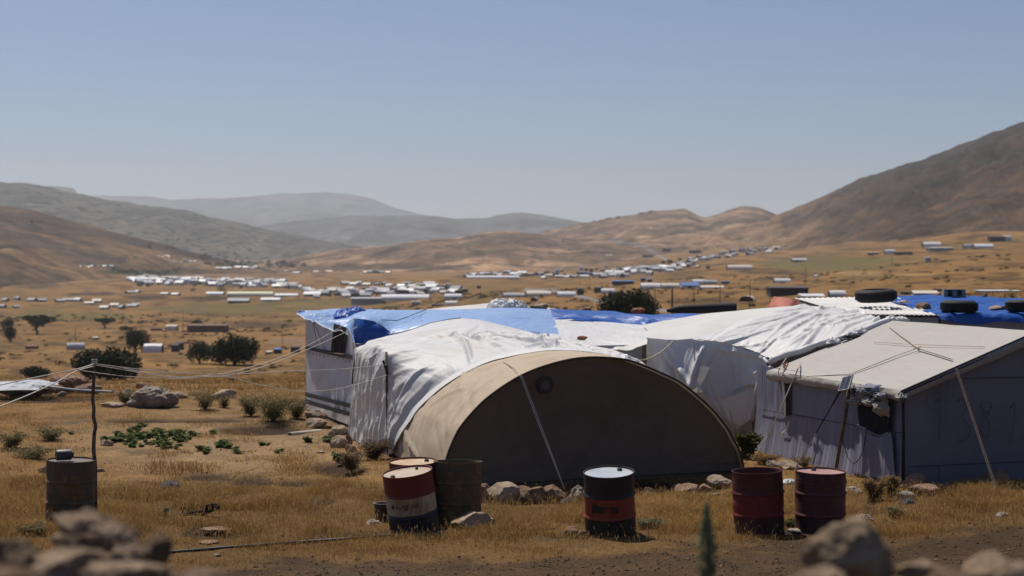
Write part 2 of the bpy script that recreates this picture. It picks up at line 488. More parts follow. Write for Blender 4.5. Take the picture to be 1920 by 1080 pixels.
farc = farc * (1 - sstep(.45, .75, n3) * .45) + np.array((.10, .075, .03)) * sstep(.45, .75, n3) * .45
wfar = sstep(40, 90, YY)[..., None]
C = nearc * (1 - wfar) + farc * wfar
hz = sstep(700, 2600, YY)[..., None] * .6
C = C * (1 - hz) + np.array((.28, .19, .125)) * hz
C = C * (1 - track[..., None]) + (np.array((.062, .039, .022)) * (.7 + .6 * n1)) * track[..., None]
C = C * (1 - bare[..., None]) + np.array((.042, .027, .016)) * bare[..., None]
C = np.where((YY > 60)[..., None], C * np.array((1.12, 1.02, .86)), C * np.array((1.05, 1.0, .92)))
far_m = YY > 60
Cp = paint(pxv, pyv, C)
C = np.where(far_m[..., None], Cp, C)
ZZ = ZZ - bare * 0.05 * (YY < 40)
F = grid_faces(len(q), len(rowsY))
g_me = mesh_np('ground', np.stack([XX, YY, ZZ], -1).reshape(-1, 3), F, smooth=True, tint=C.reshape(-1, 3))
t = MT('ground_soil_and_straw')
a = t.n('Attribute', attribute_name='tint').outputs['Color']
v = t.co()
nf = t.noise(14, v, 6, 0.7); nm = t.noise(1.6, v, 6, 0.65); nl = t.noise(0.05, v, 7, 0.7)
cc = t.mix(1.0, a, t.ramp(nf, (0.25, .55), (0.72, 1.25)), 'MULTIPLY')
cc = t.mix(1.0, cc, t.ramp(nm, (0.25, .68), (0.75, 1.15)), 'MULTIPLY')
cc = t.mix(1.0, cc, t.ramp(nl, (0.3, .72), (0.7, 1.18)), 'MULTIPLY')
spk = t.ramp(t.noise(0.42, v, 4, 0.65), (0.60, 0.0), (0.68, .75))
cc = t.mix(spk, cc, (.07, .055, .03))
nb = t.bump(nf, 0.7, 0.03); nb = t.bump(nm, 0.5, 0.12, nb)
M_GROUND = t.base(cc, 0.95, nb, 0.1)
ground = link('ground', g_me, M_GROUND)
tag(ground, kind='structure')

# hills: crest traced as real ridge lines standing at their own distance
def hill_mat(name, scrub, sscale, sstrength, scrubcol=(.05, .05, .035), amt=.35, nscale=.01):
    t = MT(name); a = t.n('Attribute', attribute_name='tint').outputs['Color']
    v = t.co()
    cc = t.mix(1.0, a, t.ramp(t.noise(nscale, v, 8, 0.68), (0.3, 1 - amt), (0.72, 1 + amt * .5)), 'MULTIPLY')
    cc = t.mix(1.0, cc, t.ramp(t.noise(nscale * 9, v, 6, 0.7), (0.3, 1 - amt * .7), (0.7, 1.1)), 'MULTIPLY')
    pt = t.ramp(t.noise(nscale * 2.2, t.co('Object', (1, .5, 2.2)), 7, .7, .8), (.42, 1.08), (.50, .9), (.60, .48))
    cc = t.mix(1.0, cc, pt, 'MULTIPLY')
    s = t.ramp(t.noise(sscale, v, 3, 0.55), (scrub, 0.0), (scrub + .05, sstrength))
    cc = t.mix(s, cc, scrubcol)
    return t.base(cc, 0.95, t.bump(t.noise(nscale * 6, v, 8, 0.7), 0.6, 4.0), 0.05)

HILLS = []
def make_hill(pts, Dc, Df, c_lo, c_hi, mat, p0=-700, p1=2600, n_px=420, n_t=90, gully=0.10, seed=1, power=1.25, crest=1.0, zfoot=None, dark=None, blend=None):
    pts = np.array(pts, float)
    px = np.linspace(p0, p1, n_px)
    dc = np.interp(px, *np.array(Dc, float).T); df = np.interp(px, *np.array(Df, float).T)
    yc = catmull(pts, 1500, False)
    yc = np.interp(px, yc[:, 0], yc[:, 1])
    zc = CZ + (H0 - yc) * dc / FPX
    tt = np.concatenate([np.linspace(0, 1, n_t), 1 + np.linspace(0.02, 1, 24) ** 1.0 * 0.8])
    T, P = np.meshgrid(tt, px, indexing='ij')
    D = df + (dc - df) * T
    X = (P - 960) / FPX * D
    zf = floor_z((px - 960) / FPX * df, df) - 6.0
    front = np.clip(T, 0, 1) ** power
    back = 1 - sstep(0, .8, T - 1) * 1.0
    S = np.where(T <= 1, front, back)
    hgt = zc - zf
    Z = zf + hgt * S
    w = np.clip(1 - np.abs(T - .55) / .55, 0, 1)
    sc = 1.0 / max(60.0, np.median(dc) * 0.05)
    g = ridged(X * sc * 1.4 + fbm(X * sc, D * sc, 3, seed) * 1.5, D * sc * .35, 4, seed + 3) - .5
    Z = Z + g * np.abs(hgt) * gully * w * 2.2
    Z = Z + (fbm(X * sc * 6, D * sc * 6, 4, seed + 9) - .5) * np.median(dc) * .0016 * crest
    yy = H0 + (CZ - Z) * FPX / D
    m = np.clip(S + (fbm(X * sc * 2, D * sc * 2, 4, seed + 5) - .5) * .9, 0, 1)[..., None]
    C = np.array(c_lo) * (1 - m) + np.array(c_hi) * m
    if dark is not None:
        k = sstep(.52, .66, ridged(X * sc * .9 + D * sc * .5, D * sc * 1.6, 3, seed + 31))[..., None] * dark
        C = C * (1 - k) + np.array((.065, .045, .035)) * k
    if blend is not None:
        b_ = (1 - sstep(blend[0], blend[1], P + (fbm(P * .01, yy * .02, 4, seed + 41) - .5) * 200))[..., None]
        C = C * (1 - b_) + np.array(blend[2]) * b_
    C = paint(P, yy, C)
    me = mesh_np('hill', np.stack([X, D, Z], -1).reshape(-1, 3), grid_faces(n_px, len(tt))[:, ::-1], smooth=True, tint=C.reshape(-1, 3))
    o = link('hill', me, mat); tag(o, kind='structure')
    HILLS.append((px, dc, df, zc, zf, power))
    return o

TAN, TANB, SCRUB = (.46, .285, .16), (.39, .25, .155), (.075, .07, .055)
mh_near = hill_mat('dry_grass_hillside', .58, .09, .85, amt=.6, nscale=.014)
mh_scrub = hill_mat('scrub_hillside', .54, .05, 1.0, (.018, .024, .022), nscale=.006)
mh_far = hill_mat('far_hillside', .52, .032, .95, (.05, .055, .045), nscale=.003)
mh_pale = hill_mat('pale_far_hillside', .55, .022, .5, (.06, .065, .055), nscale=.002)
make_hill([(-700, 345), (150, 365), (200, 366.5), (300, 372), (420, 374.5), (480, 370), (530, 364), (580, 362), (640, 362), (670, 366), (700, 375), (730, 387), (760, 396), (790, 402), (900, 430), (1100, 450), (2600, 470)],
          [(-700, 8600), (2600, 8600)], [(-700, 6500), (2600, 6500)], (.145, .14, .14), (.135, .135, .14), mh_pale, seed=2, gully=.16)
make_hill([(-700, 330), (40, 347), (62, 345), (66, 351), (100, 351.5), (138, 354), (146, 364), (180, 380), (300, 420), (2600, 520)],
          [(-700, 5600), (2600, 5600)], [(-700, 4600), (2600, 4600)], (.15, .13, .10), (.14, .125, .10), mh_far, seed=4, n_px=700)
make_hill([(-700, 470), (300, 445), (480, 425), (560, 414), (640, 408), (700, 405.5), (745, 405), (790, 403), (830, 407), (870, 410.5), (910, 409), (935, 404), (960, 401), (985, 401), (1020, 404), (1060, 411), (1095, 418), (1160, 432), (1300, 450), (2600, 480)],
          [(-700, 5400), (2600, 5400)], [(-700, 3800), (2600, 3800)], (.155, .14, .125), (.115, .112, .11), mh_far, seed=6, gully=.2)
make_hill([(-700, 285), (0, 342), (60, 348), (130, 362), (200, 374), (300, 389), (360, 399), (420, 413), (500, 430), (560, 442), (640, 458), (740, 474), (1000, 500), (2600, 520)],
          [(-700, 3400), (2600, 3400)], [(-700, 2500), (2600, 2500)], (.15, .125, .09), (.10, .092, .07), mh_scrub, seed=8, gully=.14, crest=1.5)
make_hill([(-700, 520), (900, 470), (1000, 440), (1060, 427), (1100, 418), (1140, 411), (1180, 404), (1220, 397), (1255, 394), (1283, 394), (1300, 401), (1322, 409.5), (1345, 403), (1370, 394), (1395, 387), (1416, 388), (1436, 396), (1455, 404), (1500, 420), (1700, 450), (2600, 470)],
          [(-700, 2700), (2600, 2700)], [(-700, 2000), (2600, 2000)], TAN, TANB, mh_near, seed=10, dark=.5, gully=.14)
make_hill([(-700, 560), (400, 520), (520, 492), (600, 473), (680, 464), (740, 458), (800, 450), (860, 445), (905, 436), (935, 433), (970, 435), (1010, 441), (1080, 448), (1180, 452), (1260, 455), (1400, 470), (2600, 540)],
          [(-700, 2050), (2600, 2050)], [(-700, 1500), (900, 1400), (2600, 1500)], TAN, TANB, mh_near, seed=12, dark=.6, gully=.16, n_px=520)
make_hill([(-700, 300), (-200, 352), (0, 383), (60, 395), (100, 405), (180, 425), (260, 447), (330, 464), (400, 482), (480, 500), (600, 525), (2600, 560)],
          [(-700, 1700), (2600, 1700)], [(-700, 800), (0, 850), (350, 1450), (2600, 1500)], (.31, .18, .08), (.16, .096, .054), mh_near, seed=14, dark=.65, gully=.10)
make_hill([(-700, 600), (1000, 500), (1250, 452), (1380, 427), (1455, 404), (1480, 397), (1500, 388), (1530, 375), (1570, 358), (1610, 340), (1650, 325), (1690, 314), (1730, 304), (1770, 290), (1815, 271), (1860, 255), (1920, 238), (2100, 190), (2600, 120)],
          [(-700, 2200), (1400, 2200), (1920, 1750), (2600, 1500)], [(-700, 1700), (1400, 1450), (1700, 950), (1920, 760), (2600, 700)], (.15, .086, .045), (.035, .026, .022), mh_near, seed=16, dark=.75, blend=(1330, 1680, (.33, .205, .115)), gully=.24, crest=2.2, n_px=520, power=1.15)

def land_z(X, Y):
    """highest land at one point (scalars)"""
    z = float(ground_z(np.array([X]), np.array([Y]))[0])
    px = 960 + FPX * X / Y
    for (P, dc, df, zc, zf, pw) in HILLS:
        d1 = np.interp(px, P, dc); d0 = np.interp(px, P, df)
        if d0 <= Y <= d1:
            t_ = (Y - d0) / (d1 - d0)
            a_ = np.interp(px, P, zf); b_ = np.interp(px, P, zc)
            z = max(z, a_ + (b_ - a_) * t_ ** pw)
    return z

def land_line(px, D):
    """highest land along one line of sight"""
    X = (px - 960) / FPX * D
    z = ground_z(X, D)
    for (P, dc, df, zc, zf, pw) in HILLS:
        d1 = np.interp(px, P, dc); d0 = np.interp(px, P, df)
        t_ = np.clip((D - d0) / (d1 - d0), 0, 1)
        a_ = np.interp(px, P, zf); b_ = np.interp(px, P, zc)
        z = np.where((D >= d0) & (D <= d1), np.maximum(z, a_ + (b_ - a_) * t_ ** pw), z)
    return z

def hit(px, py, D0=48.0):
    """the first spot of land seen at this place of the photo"""
    D = np.geomspace(D0, 8000, 1400)
    z = land_line(px, D)
    k = np.nonzero(CZ + (H0 - py) * D / FPX <= z)[0]
    i = k[0] if len(k) else 900
    return np.array([(px - 960) * D[i] / FPX, D[i], z[i]])
# ---------------------------------------------------------------- cloth and other materials
WHITE, GREYW, DIRT = (.64, .64, .65), (.52, .52, .56), (.30, .22, .14)
m_white = m_cloth('white_plastic_sheet', WHITE, (.42, .36, .29), .52, .2, .55, (1, .3), .5, 2.4, .26)
m_white_matt = m_cloth('white_matt_sheet', (.57, .56, .545), (.40, .35, .29), .6, .12, .55, (.5, 1), .3, 1.6, .3)
m_white_ridge = m_cloth('crumpled_white_sheet', (.64, .64, .65), (.45, .4, .35), .5, .18, .45, (.9, .4), .6, 2.6, .28)
m_white_wall = m_cloth('white_wall_sheet', (.62, .62, .64), (.36, .31, .26), .45, .12, .6, (2.2, .3), .6, 2.0, .35)
m_canvas = m_cloth('tan_tent_canvas', (.48, .395, .30), (.27, .185, .11), .85, .14, .8, (1, .6), .22, 1.6, .15, .25, .9)
m_gable = m_cloth('brown_gable_canvas', (.17, .13, .095), (.085, .062, .046), .9, .05, .7, (1, 1), .3, .9, .1, .3, .7)
m_gable_edge = m_cloth('dark_canvas_edge', (.06, .05, .042), (.04, .03, .025), .9, .0, .5)
m_blue = m_cloth('blue_tarpaulin', (.25, .40, .70), (.40, .50, .68), .45, .2, .5, (.7, 1.2), .6, 3.0, .5, 0, 1.1, (.03, .13, .60))
m_bluefold = m_cloth('shaded_blue_fold', (.02, .10, .42), (.03, .12, .45), .5, .08, .4, (1, .5), .6, 3.4, .3)  # darker copy of the pale tarpaulin blue, shade of the fold painted in
m_bluedeep = m_cloth('deep_blue_tarpaulin', (.02, .105, .42), (.10, .22, .48), .42, .25, .4, (1, .5), .6, 3.0, .35, 0, 1.1, (.02, .12, .6))
m_roofcanvas = m_cloth('beige_roof_canvas', (.39, .37, .345), (.29, .25, .20), .8, .05, .45, (.3, 1), .15, 1.2, .15, .15, .6)
m_roofedge = m_cloth('beige_roof_hem', (.33, .31, .28), (.18, .15, .12), .85, .05, .7, (1, 1), .4, 3.0, .1)
m_bluegrey = m_cloth('blue_grey_tent_cloth', (.20, .205, .27), (.36, .355, .42), .85, .10, .55, (2.4, .22), .45, 2.6, .1, .15, streak=True)  # second tone drawn as lighter upright streaks
m_endwall = m_cloth('dark_grey_end_wall', (.19, .185, .205), (.12, .118, .135), .9, .05, .6, (1, 1), .22, .9, .08, .2)
m_greywall = m_cloth('grey_wall_sheet', (.30, .31, .34), (.2, .19, .18), .8, .05, .5)
m_dark = m_plain('dark_opening', (.012, .012, .014), .95)  # near-black painted in for the unlit inside of openings and gaps
m_strip = m_plain('grey_reinforcing_band', (.032, .032, .036), .7, .35, 20)
m_rope = m_plain('pale_rope', (.45, .39, .31), .9, .25, 40)
m_ropebrown = m_plain('brown_rope', (.20, .15, .12), .9, .25, 40)
m_whiterope = m_plain('white_cord', (.62, .58, .52), .8, .15, 40)
m_strap = m_plain('black_strap', (.02, .02, .022), .7)
m_wood = m_plain('weathered_wood', (.12, .085, .06), .9, .5, 14)
m_black = m_plain('black_rubber', (.016, .016, .017), .75, .5, 18, .3)
m_concrete = m_plain('grey_concrete_block', (.22, .215, .2), .95, .25, 10)
m_zinc = m_plain('painted_corrugated_sheet', (.50, .49, .47), .55, .18, 1.3, .4)
m_redsheet = m_plain('rust_red_sheet', (.33, .10, .065), .7, .3, 4)
m_plastic = m_cloth('thin_white_plastic_bag', (.75, .76, .78), (.6, .6, .6), .3, .4, .3, (1, 1), .9, 6, .5)
m_rag = m_cloth('grey_rag', (.26, .26, .29), (.13, .12, .14), .85, .1, .9, (1, 1), .8, 8)
m_ragpale = m_cloth('pale_rag', (.42, .38, .34), (.28, .22, .18), .85, .2, .8, (1, 1), .8, 8)
m_ragdark = m_cloth('dark_rag', (.06, .065, .09), (.16, .15, .19), .9, .0, .8, (1, 1), .8, 8)

def folds(u, v, U, W, fu, amp, seed, along='v', sharp=1.0):
    """soft drapery: ridges that run along one direction"""
    if along == 'v': n = ridged(U * fu + fbm(U, W * .7, 2, seed) * .8, W * fu * .18, 3, seed)
    else: n = ridged(W * fu + fbm(U * .7, W, 2, seed) * .8, U * fu * .18, 3, seed)
    return (n ** sharp - .5) * amp

# ---------------------------------------------------------------- tent with the arched brown gable
GL, GR = np.array([-.96, 22.5, 0.0]), np.array([3.47, 24.3, 0.0])
AX = np.array([-.283, .959, 0.0])                    # the tunnel runs back along this
def on_gable(px, py):
    k = (px - 960) / FPX; d = GR - GL
    t = (k * GL[1] - GL[0]) / (d[0] - k * d[1])
    p = GL + t * d
    p[2] = CZ + (H0 - py) * p[1] / FPX
    return p
ARC_PX = [(834, 905), (836, 870), (842, 847), (860, 807), (880, 781), (907, 753), (940, 728), (973, 708), (1005, 694), (1040, 683), (1075, 675.5), (1107, 673), (1140, 674),
          (1173, 678), (1200, 687), (1235, 702), (1267, 717), (1295, 738), (1317, 757), (1335, 775), (1347, 790), (1360, 808), (1370, 827), (1380, 845), (1386, 868), (1388, 884)]
ARC = catmull([on_gable(*p) for p in ARC_PX], 121)
ARC[:, 2] = np.maximum(ARC[:, 2], 0.0)
FN = np.array([.376, -.926, 0])                      # the way the gable faces
tA = thing('arched_tent', (GL + GR) / 2, 'tan canvas tunnel tent whose big arched dark brown gable faces the barrels', 'tent', 'tents of the camp in front')
# gable: sheet between the ground line and the arc, a little slack
nv = 60
base_line = np.linspace(0, 1, 121)[:, None] * (GR - GL) + GL
cu = catmull(ARC, 121)
secs = []
tx = np.clip(((ARC - GL) @ (GR - GL)) / ((GR - GL) @ (GR - GL)), 0, 1)
low = GL + tx[:, None] * (GR - GL); low[:, 2] = -0.03
S = [low * (1 - s) + ARC * s for s in np.linspace(0, 1, nv)]
G = np.stack(S)
uu, vv = np.meshgrid(tx, np.linspace(0, 1, nv))
HZ = G[:, :, 2]; UX = uu * 4.8
blg = (np.sin(np.pi * np.clip(uu, 0, 1)) * np.sin(np.pi * vv)) * .10 + (fbm(UX * .7, HZ * .7, 3, 5) - .5) * .05 + folds(uu, vv, UX, HZ, .9, .022, 7) + creases(UX, HZ, 44, 260, .04, .06, 1.1, .9, .9)
blg = blg + .02 * np.exp(-((UX - 2.15) / .05) ** 2)
edgew = np.minimum(1, np.minimum(vv * 12, (1 - vv) * 12))
G = G - FN * (blg * edgew)[..., None] * .6
me = mesh_np('gable_wall', G.reshape(-1, 3), grid_faces(121, nv), smooth=True, uv=np.stack([UX.ravel(), HZ.ravel()], 1))
gable = link('gable_wall', me, m_gable, tA)
# the round stovepipe patch
pc = on_gable(1021, 722) + FN * .035
gx = (GR - GL) / np.linalg.norm(GR - GL); gz = np.array([0, 0, 1.0])
def disc_ring(c, r0, r1, th, k=36):
    mb = MB(); a = np.arange(k + 1) / k * 2 * math.pi
    ro = [c + r1 * (math.cos(x) * gx + math.sin(x) * gz) for x in a]
    for r_in, r_out, d0, d1 in ((r0, r1, 0, 0), (r1, r1, 0, -th)):
        for i in range(k):
            A = [c + FN * d0 + r_in * (math.cos(a[j]) * gx + math.sin(a[j]) * gz) for j in (i, i + 1)]
            B = [c + FN * d1 + r_out * (math.cos(a[j]) * gx + math.sin(a[j]) * gz) for j in (i, i + 1)]
            mb.quad(A[0], A[1], B[1], B[0])
    return mb
mb = disc_ring(pc, .062, .125, .05)
mb.tube([pc + .118 * (math.cos(x) * gx + math.sin(x) * gz) for x in np.linspace(0, 2 * math.pi, 37)], .008)
mb.build('pipe_ring', m_gable_edge, gable)
mb = MB(); a_ = np.linspace(0, 2 * math.pi, 25)[:-1]
mb.add(np.concatenate([[pc - FN * .004], [pc - FN * .004 + .064 * (math.cos(x) * gx + math.sin(x) * gz) for x in a_]]), None, [[0, 1 + i, 1 + (i + 1) % 24] for i in range(24)])
mb.build('pipe_patch', m_gable, gable)
# canvas cover: tube of the tunnel with a short overhang and a rolled dark edge
def arc_at(s, grow=0.0):
    c = (GL + GR) / 2
    r = ARC - c
    n = r / (np.linalg.norm(r, axis=1, keepdims=True) + 1e-6)
    return ARC + n * grow + AX * (np.asarray(s)[:, None] if np.ndim(s) else s)
uu_ = np.linspace(0, 1, 121)
def cover_w(u, v, U, W):
    return (creases(U, W, 40, 240, .045, .06, .9, .4, 1.2, .0, .30, .1, .8) * (1 - sstep(.22, .34, u)) + creases(U, W, 10, 241, .015, .05, .3, .8, .6, .3, .9, .05, .3)) * sstep(.03, .15, v) + (fbm(U * .8, W * .8, 3, 9) - .5) * .06 * sstep(0, .15, v) + folds(u, v, U, W, 1.3, .035, 11, 'v') * sstep(.02, .2, v) * (1 - sstep(.2, .5, u) * .7)
cover, CG = loft('canvas_cover', [arc_at(-.07, .03), arc_at(.1, .03), arc_at(1.2, .05), arc_at(2.6, .02), arc_at(5.6, -.08)], 160, 90, m_canvas, tA, cover_w)
mb = MB(); mb.tube(arc_at(-.075, .028), .017, 8); mb.build('arch_hem', m_gable_edge, tA, True)
mb = MB(); mb.tube([low[0] + FN * .03 + [0, 0, .05], (GL + GR) / 2 + FN * .05 + [0, 0, .045], low[-1] + FN * .03 + [0, 0, .05]], .012); mb.build('ground_hem', m_gable_edge, tA)
bk = arc_at(5.55, -.1)
mb = MB(); mb.add(np.concatenate([[bk.mean(0) * [1, 1, .5]], bk]), None, [[0, i + 1, i + 2] for i in range(120)]); mb.build('rear_wall', m_gable, tA)
# the webbing that holds the cover and runs to a peg
top = arc_at(1.05, .07)[44]
ed = ARC[46] + FN * .10 + [0, 0, .05]
peg = np.array([(1060 - 960) * 22.2 / FPX, 22.2, .02])
mb = MB()
for dx in (-.012, .014):
    o_ = gx * dx
    p0_ = at(945, 678, 24.25); p1_ = on_gable(972, 707) + FN * .1 + [0, 0, .02]
    mb.tube([p0_ + o_, (p0_ + p1_) / 2 + o_ + [0, 0, .03], p1_ + o_, p1_ * .5 + peg * .5 + o_, peg], .0085)
mb.build('guy_rope', m_rope, tA)
mb = MB(); mb.tube([peg + [-.02, -.03, -.1], peg + [.03, .04, .14]], .012); mb.build('tent_peg', m_wood, tA)

# ---------------------------------------------------------------- white plastic shelter behind the arch
tB = thing('plastic_shelter', at(740, 857, 26.4) * [1, 1, 0], 'long shelter draped in shiny white plastic sheeting behind the arched brown gable', 'tent', 'tents of the camp in front')
sU = np.interp(uu_, [0, .1, .2, .3, .42, .55, .7, .85, 1], [3.45, 2.85, 2.6, 2.35, 1.8, 1.25, .75, .5, .5])
S2 = arc_at(sU, .06)
z3 = lambda h: np.array([0, 0, h])
m_white_hem = m_cloth('white_hem_band', (.62, .62, .62), (.45, .4, .33), .5, .1, .4, (.5, 1), .2, 2, .3)
def P_(*l): return np.array([at(*p) for p in l])
S1 = P_((728, 858, 26.1), (727, 815, 26.1), (727, 770, 26.1), (726, 720, 26.1), (727, 690, 26.12), (731, 668, 26.2), (757, 656, 26.35), (785, 648, 26.45), (820, 641, 26.6), (850, 634, 26.8), (880, 626, 27), (920, 622, 27), (960, 628, 26.8), (1000, 637, 26.5),
       (1050, 646, 26.2), (1110, 655, 25.9), (1150, 662, 25.6), (1180, 672, 25.4), (1205, 720, 25.4), (1225, 790, 25.4), (1235, 860, 25.4))
S1b = P_((690, 846, 27.2), (690, 800, 27.2), (692, 750, 27.2), (694, 705, 27.2), (697, 675, 27.3), (706, 655, 27.5), (735, 645, 27.9), (770, 633, 28.2), (805, 621, 28.5), (840, 612, 28.7), (870, 608, 28.8), (900, 609, 28.7), (940, 616, 28.4), (985, 626, 28),
        (1040, 637, 27.6), (1105, 650, 27.1), (1150, 660, 26.7), (1182, 675, 26.5), (1205, 720, 26.4), (1220, 780, 26.4), (1230, 848, 26.4))
S0 = P_((655, 815, 29.4), (657, 780, 29.4), (659, 740, 29.35), (662, 700, 29.3), (665, 670, 29.3), (669, 655, 29.3), (700, 643, 29.6), (735, 631, 29.8), (775, 617.5, 30), (810, 606, 30.3), (840, 600, 30.5), (864, 597, 30.5), (900, 600, 30.3), (950, 612, 30),
       (1010, 627, 29.4), (1080, 641, 28.8), (1140, 655, 28.2), (1185, 675, 28), (1205, 720, 28), (1218, 770, 28), (1225, 830, 28))
def b_w(u, v, U, W):
    wall = 1 - sstep(.2, .3, u)
    e = sstep(0, .08, v)
    drape = folds(u, v, U, W, 1.25, .24, 23, 'u', 1.5) * wall * sstep(.0, .28, u + .12)
    diag = (ridged((U + W * .9) * .9, (U - W) * .35, 3, 27) - .5) * .10 * wall
    front = v < .0
    roof = (1 - wall)
    zone = sstep(.56, .68, 1 - v)               # front slope between crease and edge
    rip = folds(u, v, U, W, 1.0, .26, 29, 'v', 1.6) * zone * roof * (1 - sstep(.62, .8, u))
    tie = .0
    for k, (cu_, am) in enumerate([(.42, .07), (.5, .09), (.56, .06)]):
        tie = tie + am * np.exp(-((u - cu_ - (.5 - v) * .05) / .011) ** 2) * zone
    rip = rip * .12 + (creases(U, W, 60, 230, .075, .055, 1.45, .4, 1.4, .28, .7, .0, .45) + creases(U, W, 26, 231, .06, .05, .5, .7, .5, .3, .65, .02, .4)) * roof
    drape = drape * .42 + creases(U, W, 46, 232, .038, .07, .04, .16, 2.2, 0, .26, 0, 1) * wall + creases(U, W, 12, 233, .04, .06, -.6, .5, .6, 0, .25, 0, 1) * wall
    soft = (fbm(U * .7, W * .7, 3, 31) - .5) * .03 * roof + (ridged(U * 1.6, W * .5, 3, 33) - .5) * .012
    return (drape + diag + rip + soft + tie * .6) * e
shB, BG = loft('white_sheet', [S2, S1, S1b, S0], 400, 230, m_white, tB, b_w, flip=False)
hs = np.interp(uu_, [0, .05, .3, .5, .8, 1], [.12, .3, .34, .26, .12, .1])[:, None]
loft('sheet_hem', [S2 + AX * .06 + z3(.012), S2 + z3(.006), S2 - AX * hs * .6, S2 - AX * hs], 160, 12, m_white_hem, tB, lambda u, v, U, W: (fbm(U * 1.5, W * 2, 3, 35) - .5) * .03)
mb = MB(); mb.tube(P_((728, 862, 26.0), (725, 700, 26.02), (724, 660, 26.1)), .022, 8); mb.build('corner_post', m_wood, tB, True)
mb = MB(); mb.tube(P_((668, 662, 29.25), (662, 700, 29.2), (661, 720, 29.2)), .018); mb.build('tie_loop', m_strap, tB)
mb = MB(); mb.tube(P_((718, 676, 26.0), (727, 702, 25.98)), .02); mb.build('tie_loop', m_strap, tB)
mb = MB(); mb.tube(P_((668, 657, 29.28), (700, 643, 29.6), (735, 631, 29.8), (775, 617, 30), (810, 605.5, 30.3), (840, 599.5, 30.5), (864, 596.5, 30.5)), .014); mb.build('edge_cord', m_strap, tB)
bw = BG[-1]
mb = MB(); mb.add(np.concatenate([[bw.mean(0) * [1, 1, .4]], bw]), None, [[0, i + 1, i + 2] for i in range(len(bw) - 1)]); mb.build('rear_sheet', m_white_wall, tB)
# corner of the sheet that hangs out at the right end of the ridge
loft('hanging_corner', [P_((1118, 655, 25.4), (1150, 660, 25.2), (1172, 666, 25.0), (1180, 676, 24.9)), P_((1112, 668, 24.9), (1140, 674, 24.8), (1163, 683, 24.7), (1178, 690, 24.65))], 24, 14, m_white, tB,
     lambda u, v, U, W: folds(u, v, U, W, 6, .05, 37, 'v'))

# ---------------------------------------------------------------- grey-white walled shed under the blue tarpaulin
CL, CR = np.array([-4.45, 34.5, 0]), np.array([-2.85, 30.2, 0])
tC = thing('walled_shed', CL, 'shed with banded grey white sheet wall and torn window under the pale blue tarpaulin', 'shed', 'tents of the camp in front')
cd = (CR - CL) / np.linalg.norm(CR - CL); CN = np.array([-cd[1], cd[0], 0.0]) * 1.0
CN = np.array([-.937, -.349, 0])
def on_c(px, py, off=0.0):
    k = (px - 960) / FPX; A = CL + CN * off; d = CR - CL
    t_ = (k * A[1] - A[0]) / (d[0] - k * d[1]); p = A + t_ * d; p[2] = CZ + (H0 - py) * p[1] / FPX
    return p
g0 = lambda p: p * [1, 1, 0]
H_c = 1.88
loft('side_wall', [[CL, CR], [CL + [0, 0, .6], CR + [0, 0, .6]], [CL + [0, 0, 1.2], CR + [0, 0, 1.2]], [CL + [0, 0, H_c], CL * .22 + CR * .78 + [0, 0, H_c], CL * .12 + CR * .88 + [0, 0, 1.62], CR + [0, 0, 1.4]]], 90, 50, m_white_wall, tC,
     lambda u, v, U, W: -(folds(u, v, U, W, 2.2, .05, 41, 'v') + (fbm(U, W, 3, 42) - .5) * .05) * sstep(0, .1, v))
mb = MB()
CB = CL + np.array([5.4, 1.9, 0]); CE = CR + np.array([4.6, 1.2, 0])
mb.quad(CL, CL + [0, 0, H_c], CB + [0, 0, 1.9], CB); mb.quad(CB, CB + [0, 0, 1.9], CE + [0, 0, 1.6], CE)
mb.build('rear_wall', m_white_wall, tC)
def strip(name, l_top, r_top, l_bot, r_bot, mat, off=.06, parent=tC, n=30, wob=.004):
    mb = MB(); prev = None
    for i in range(n + 1):
        s = i / n
        a_ = on_c(l_top[0] + (r_top[0] - l_top[0]) * s, l_top[1] + (r_top[1] - l_top[1]) * s, off) + [0, 0, (vn(i * .7, 3) - .5) * wob * 2]
        b_ = on_c(l_bot[0] + (r_bot[0] - l_bot[0]) * s, l_bot[1] + (r_bot[1] - l_bot[1]) * s, off) + [0, 0, (vn(i * .7, 9) - .5) * wob * 2]
        if prev is not None: mb.quad(prev[1], b_, a_, prev[0])
        prev = (a_, b_)
    return mb.build(name, mat, parent)
strip('upper_band', (572, 648.5), (671, 668), (572, 655), (671, 676.5), m_strip)
strip('lower_band', (572, 735), (660, 757.5), (572, 743), (660, 766), m_strip)
strip('lower_band', (573, 748.5), (660, 773.5), (573, 757), (660, 782), m_strip)
win = strip('window_opening', (626, 606), (650, 614), (620, 659), (643, 663), m_dark, .062)
mb = MB()
for px_ in (630, 637, 643): mb.tube([on_c(px_, 612, .07), on_c(px_ - 3, 640, .08), on_c(px_ - 5, 661, .07)], .006)
mb.tube([on_c(618, 661, .07), on_c(645, 665, .07)], .02); mb.build('window_bar', m_wood, win)
mb = MB()
for (x0, y0, x1, y1) in [(586, 600, 596, 650), (587, 600, 609, 653)]: mb.tube([on_c(x0, y0, .1), on_c((x0 + x1) / 2, (y0 + y1) / 2, .08), on_c(x1, y1, .075)], .006)
mb.build('cord', m_strap, tC)
mb = MB()
for i in range(14):
    x = 577 + i * 6.2 + rng.uniform(-2, 2); y = 659 + (x - 572) * .2
    p0_ = on_c(x, y - 2, .08); mb.tube([p0_, p0_ + CN * .02 + [rng.uniform(-.02, .02), 0, -rng.uniform(.02, .08)]], .006, 4)
mb.build('torn_edge', m_strip, tC)  # loose torn threads hanging below the upper band

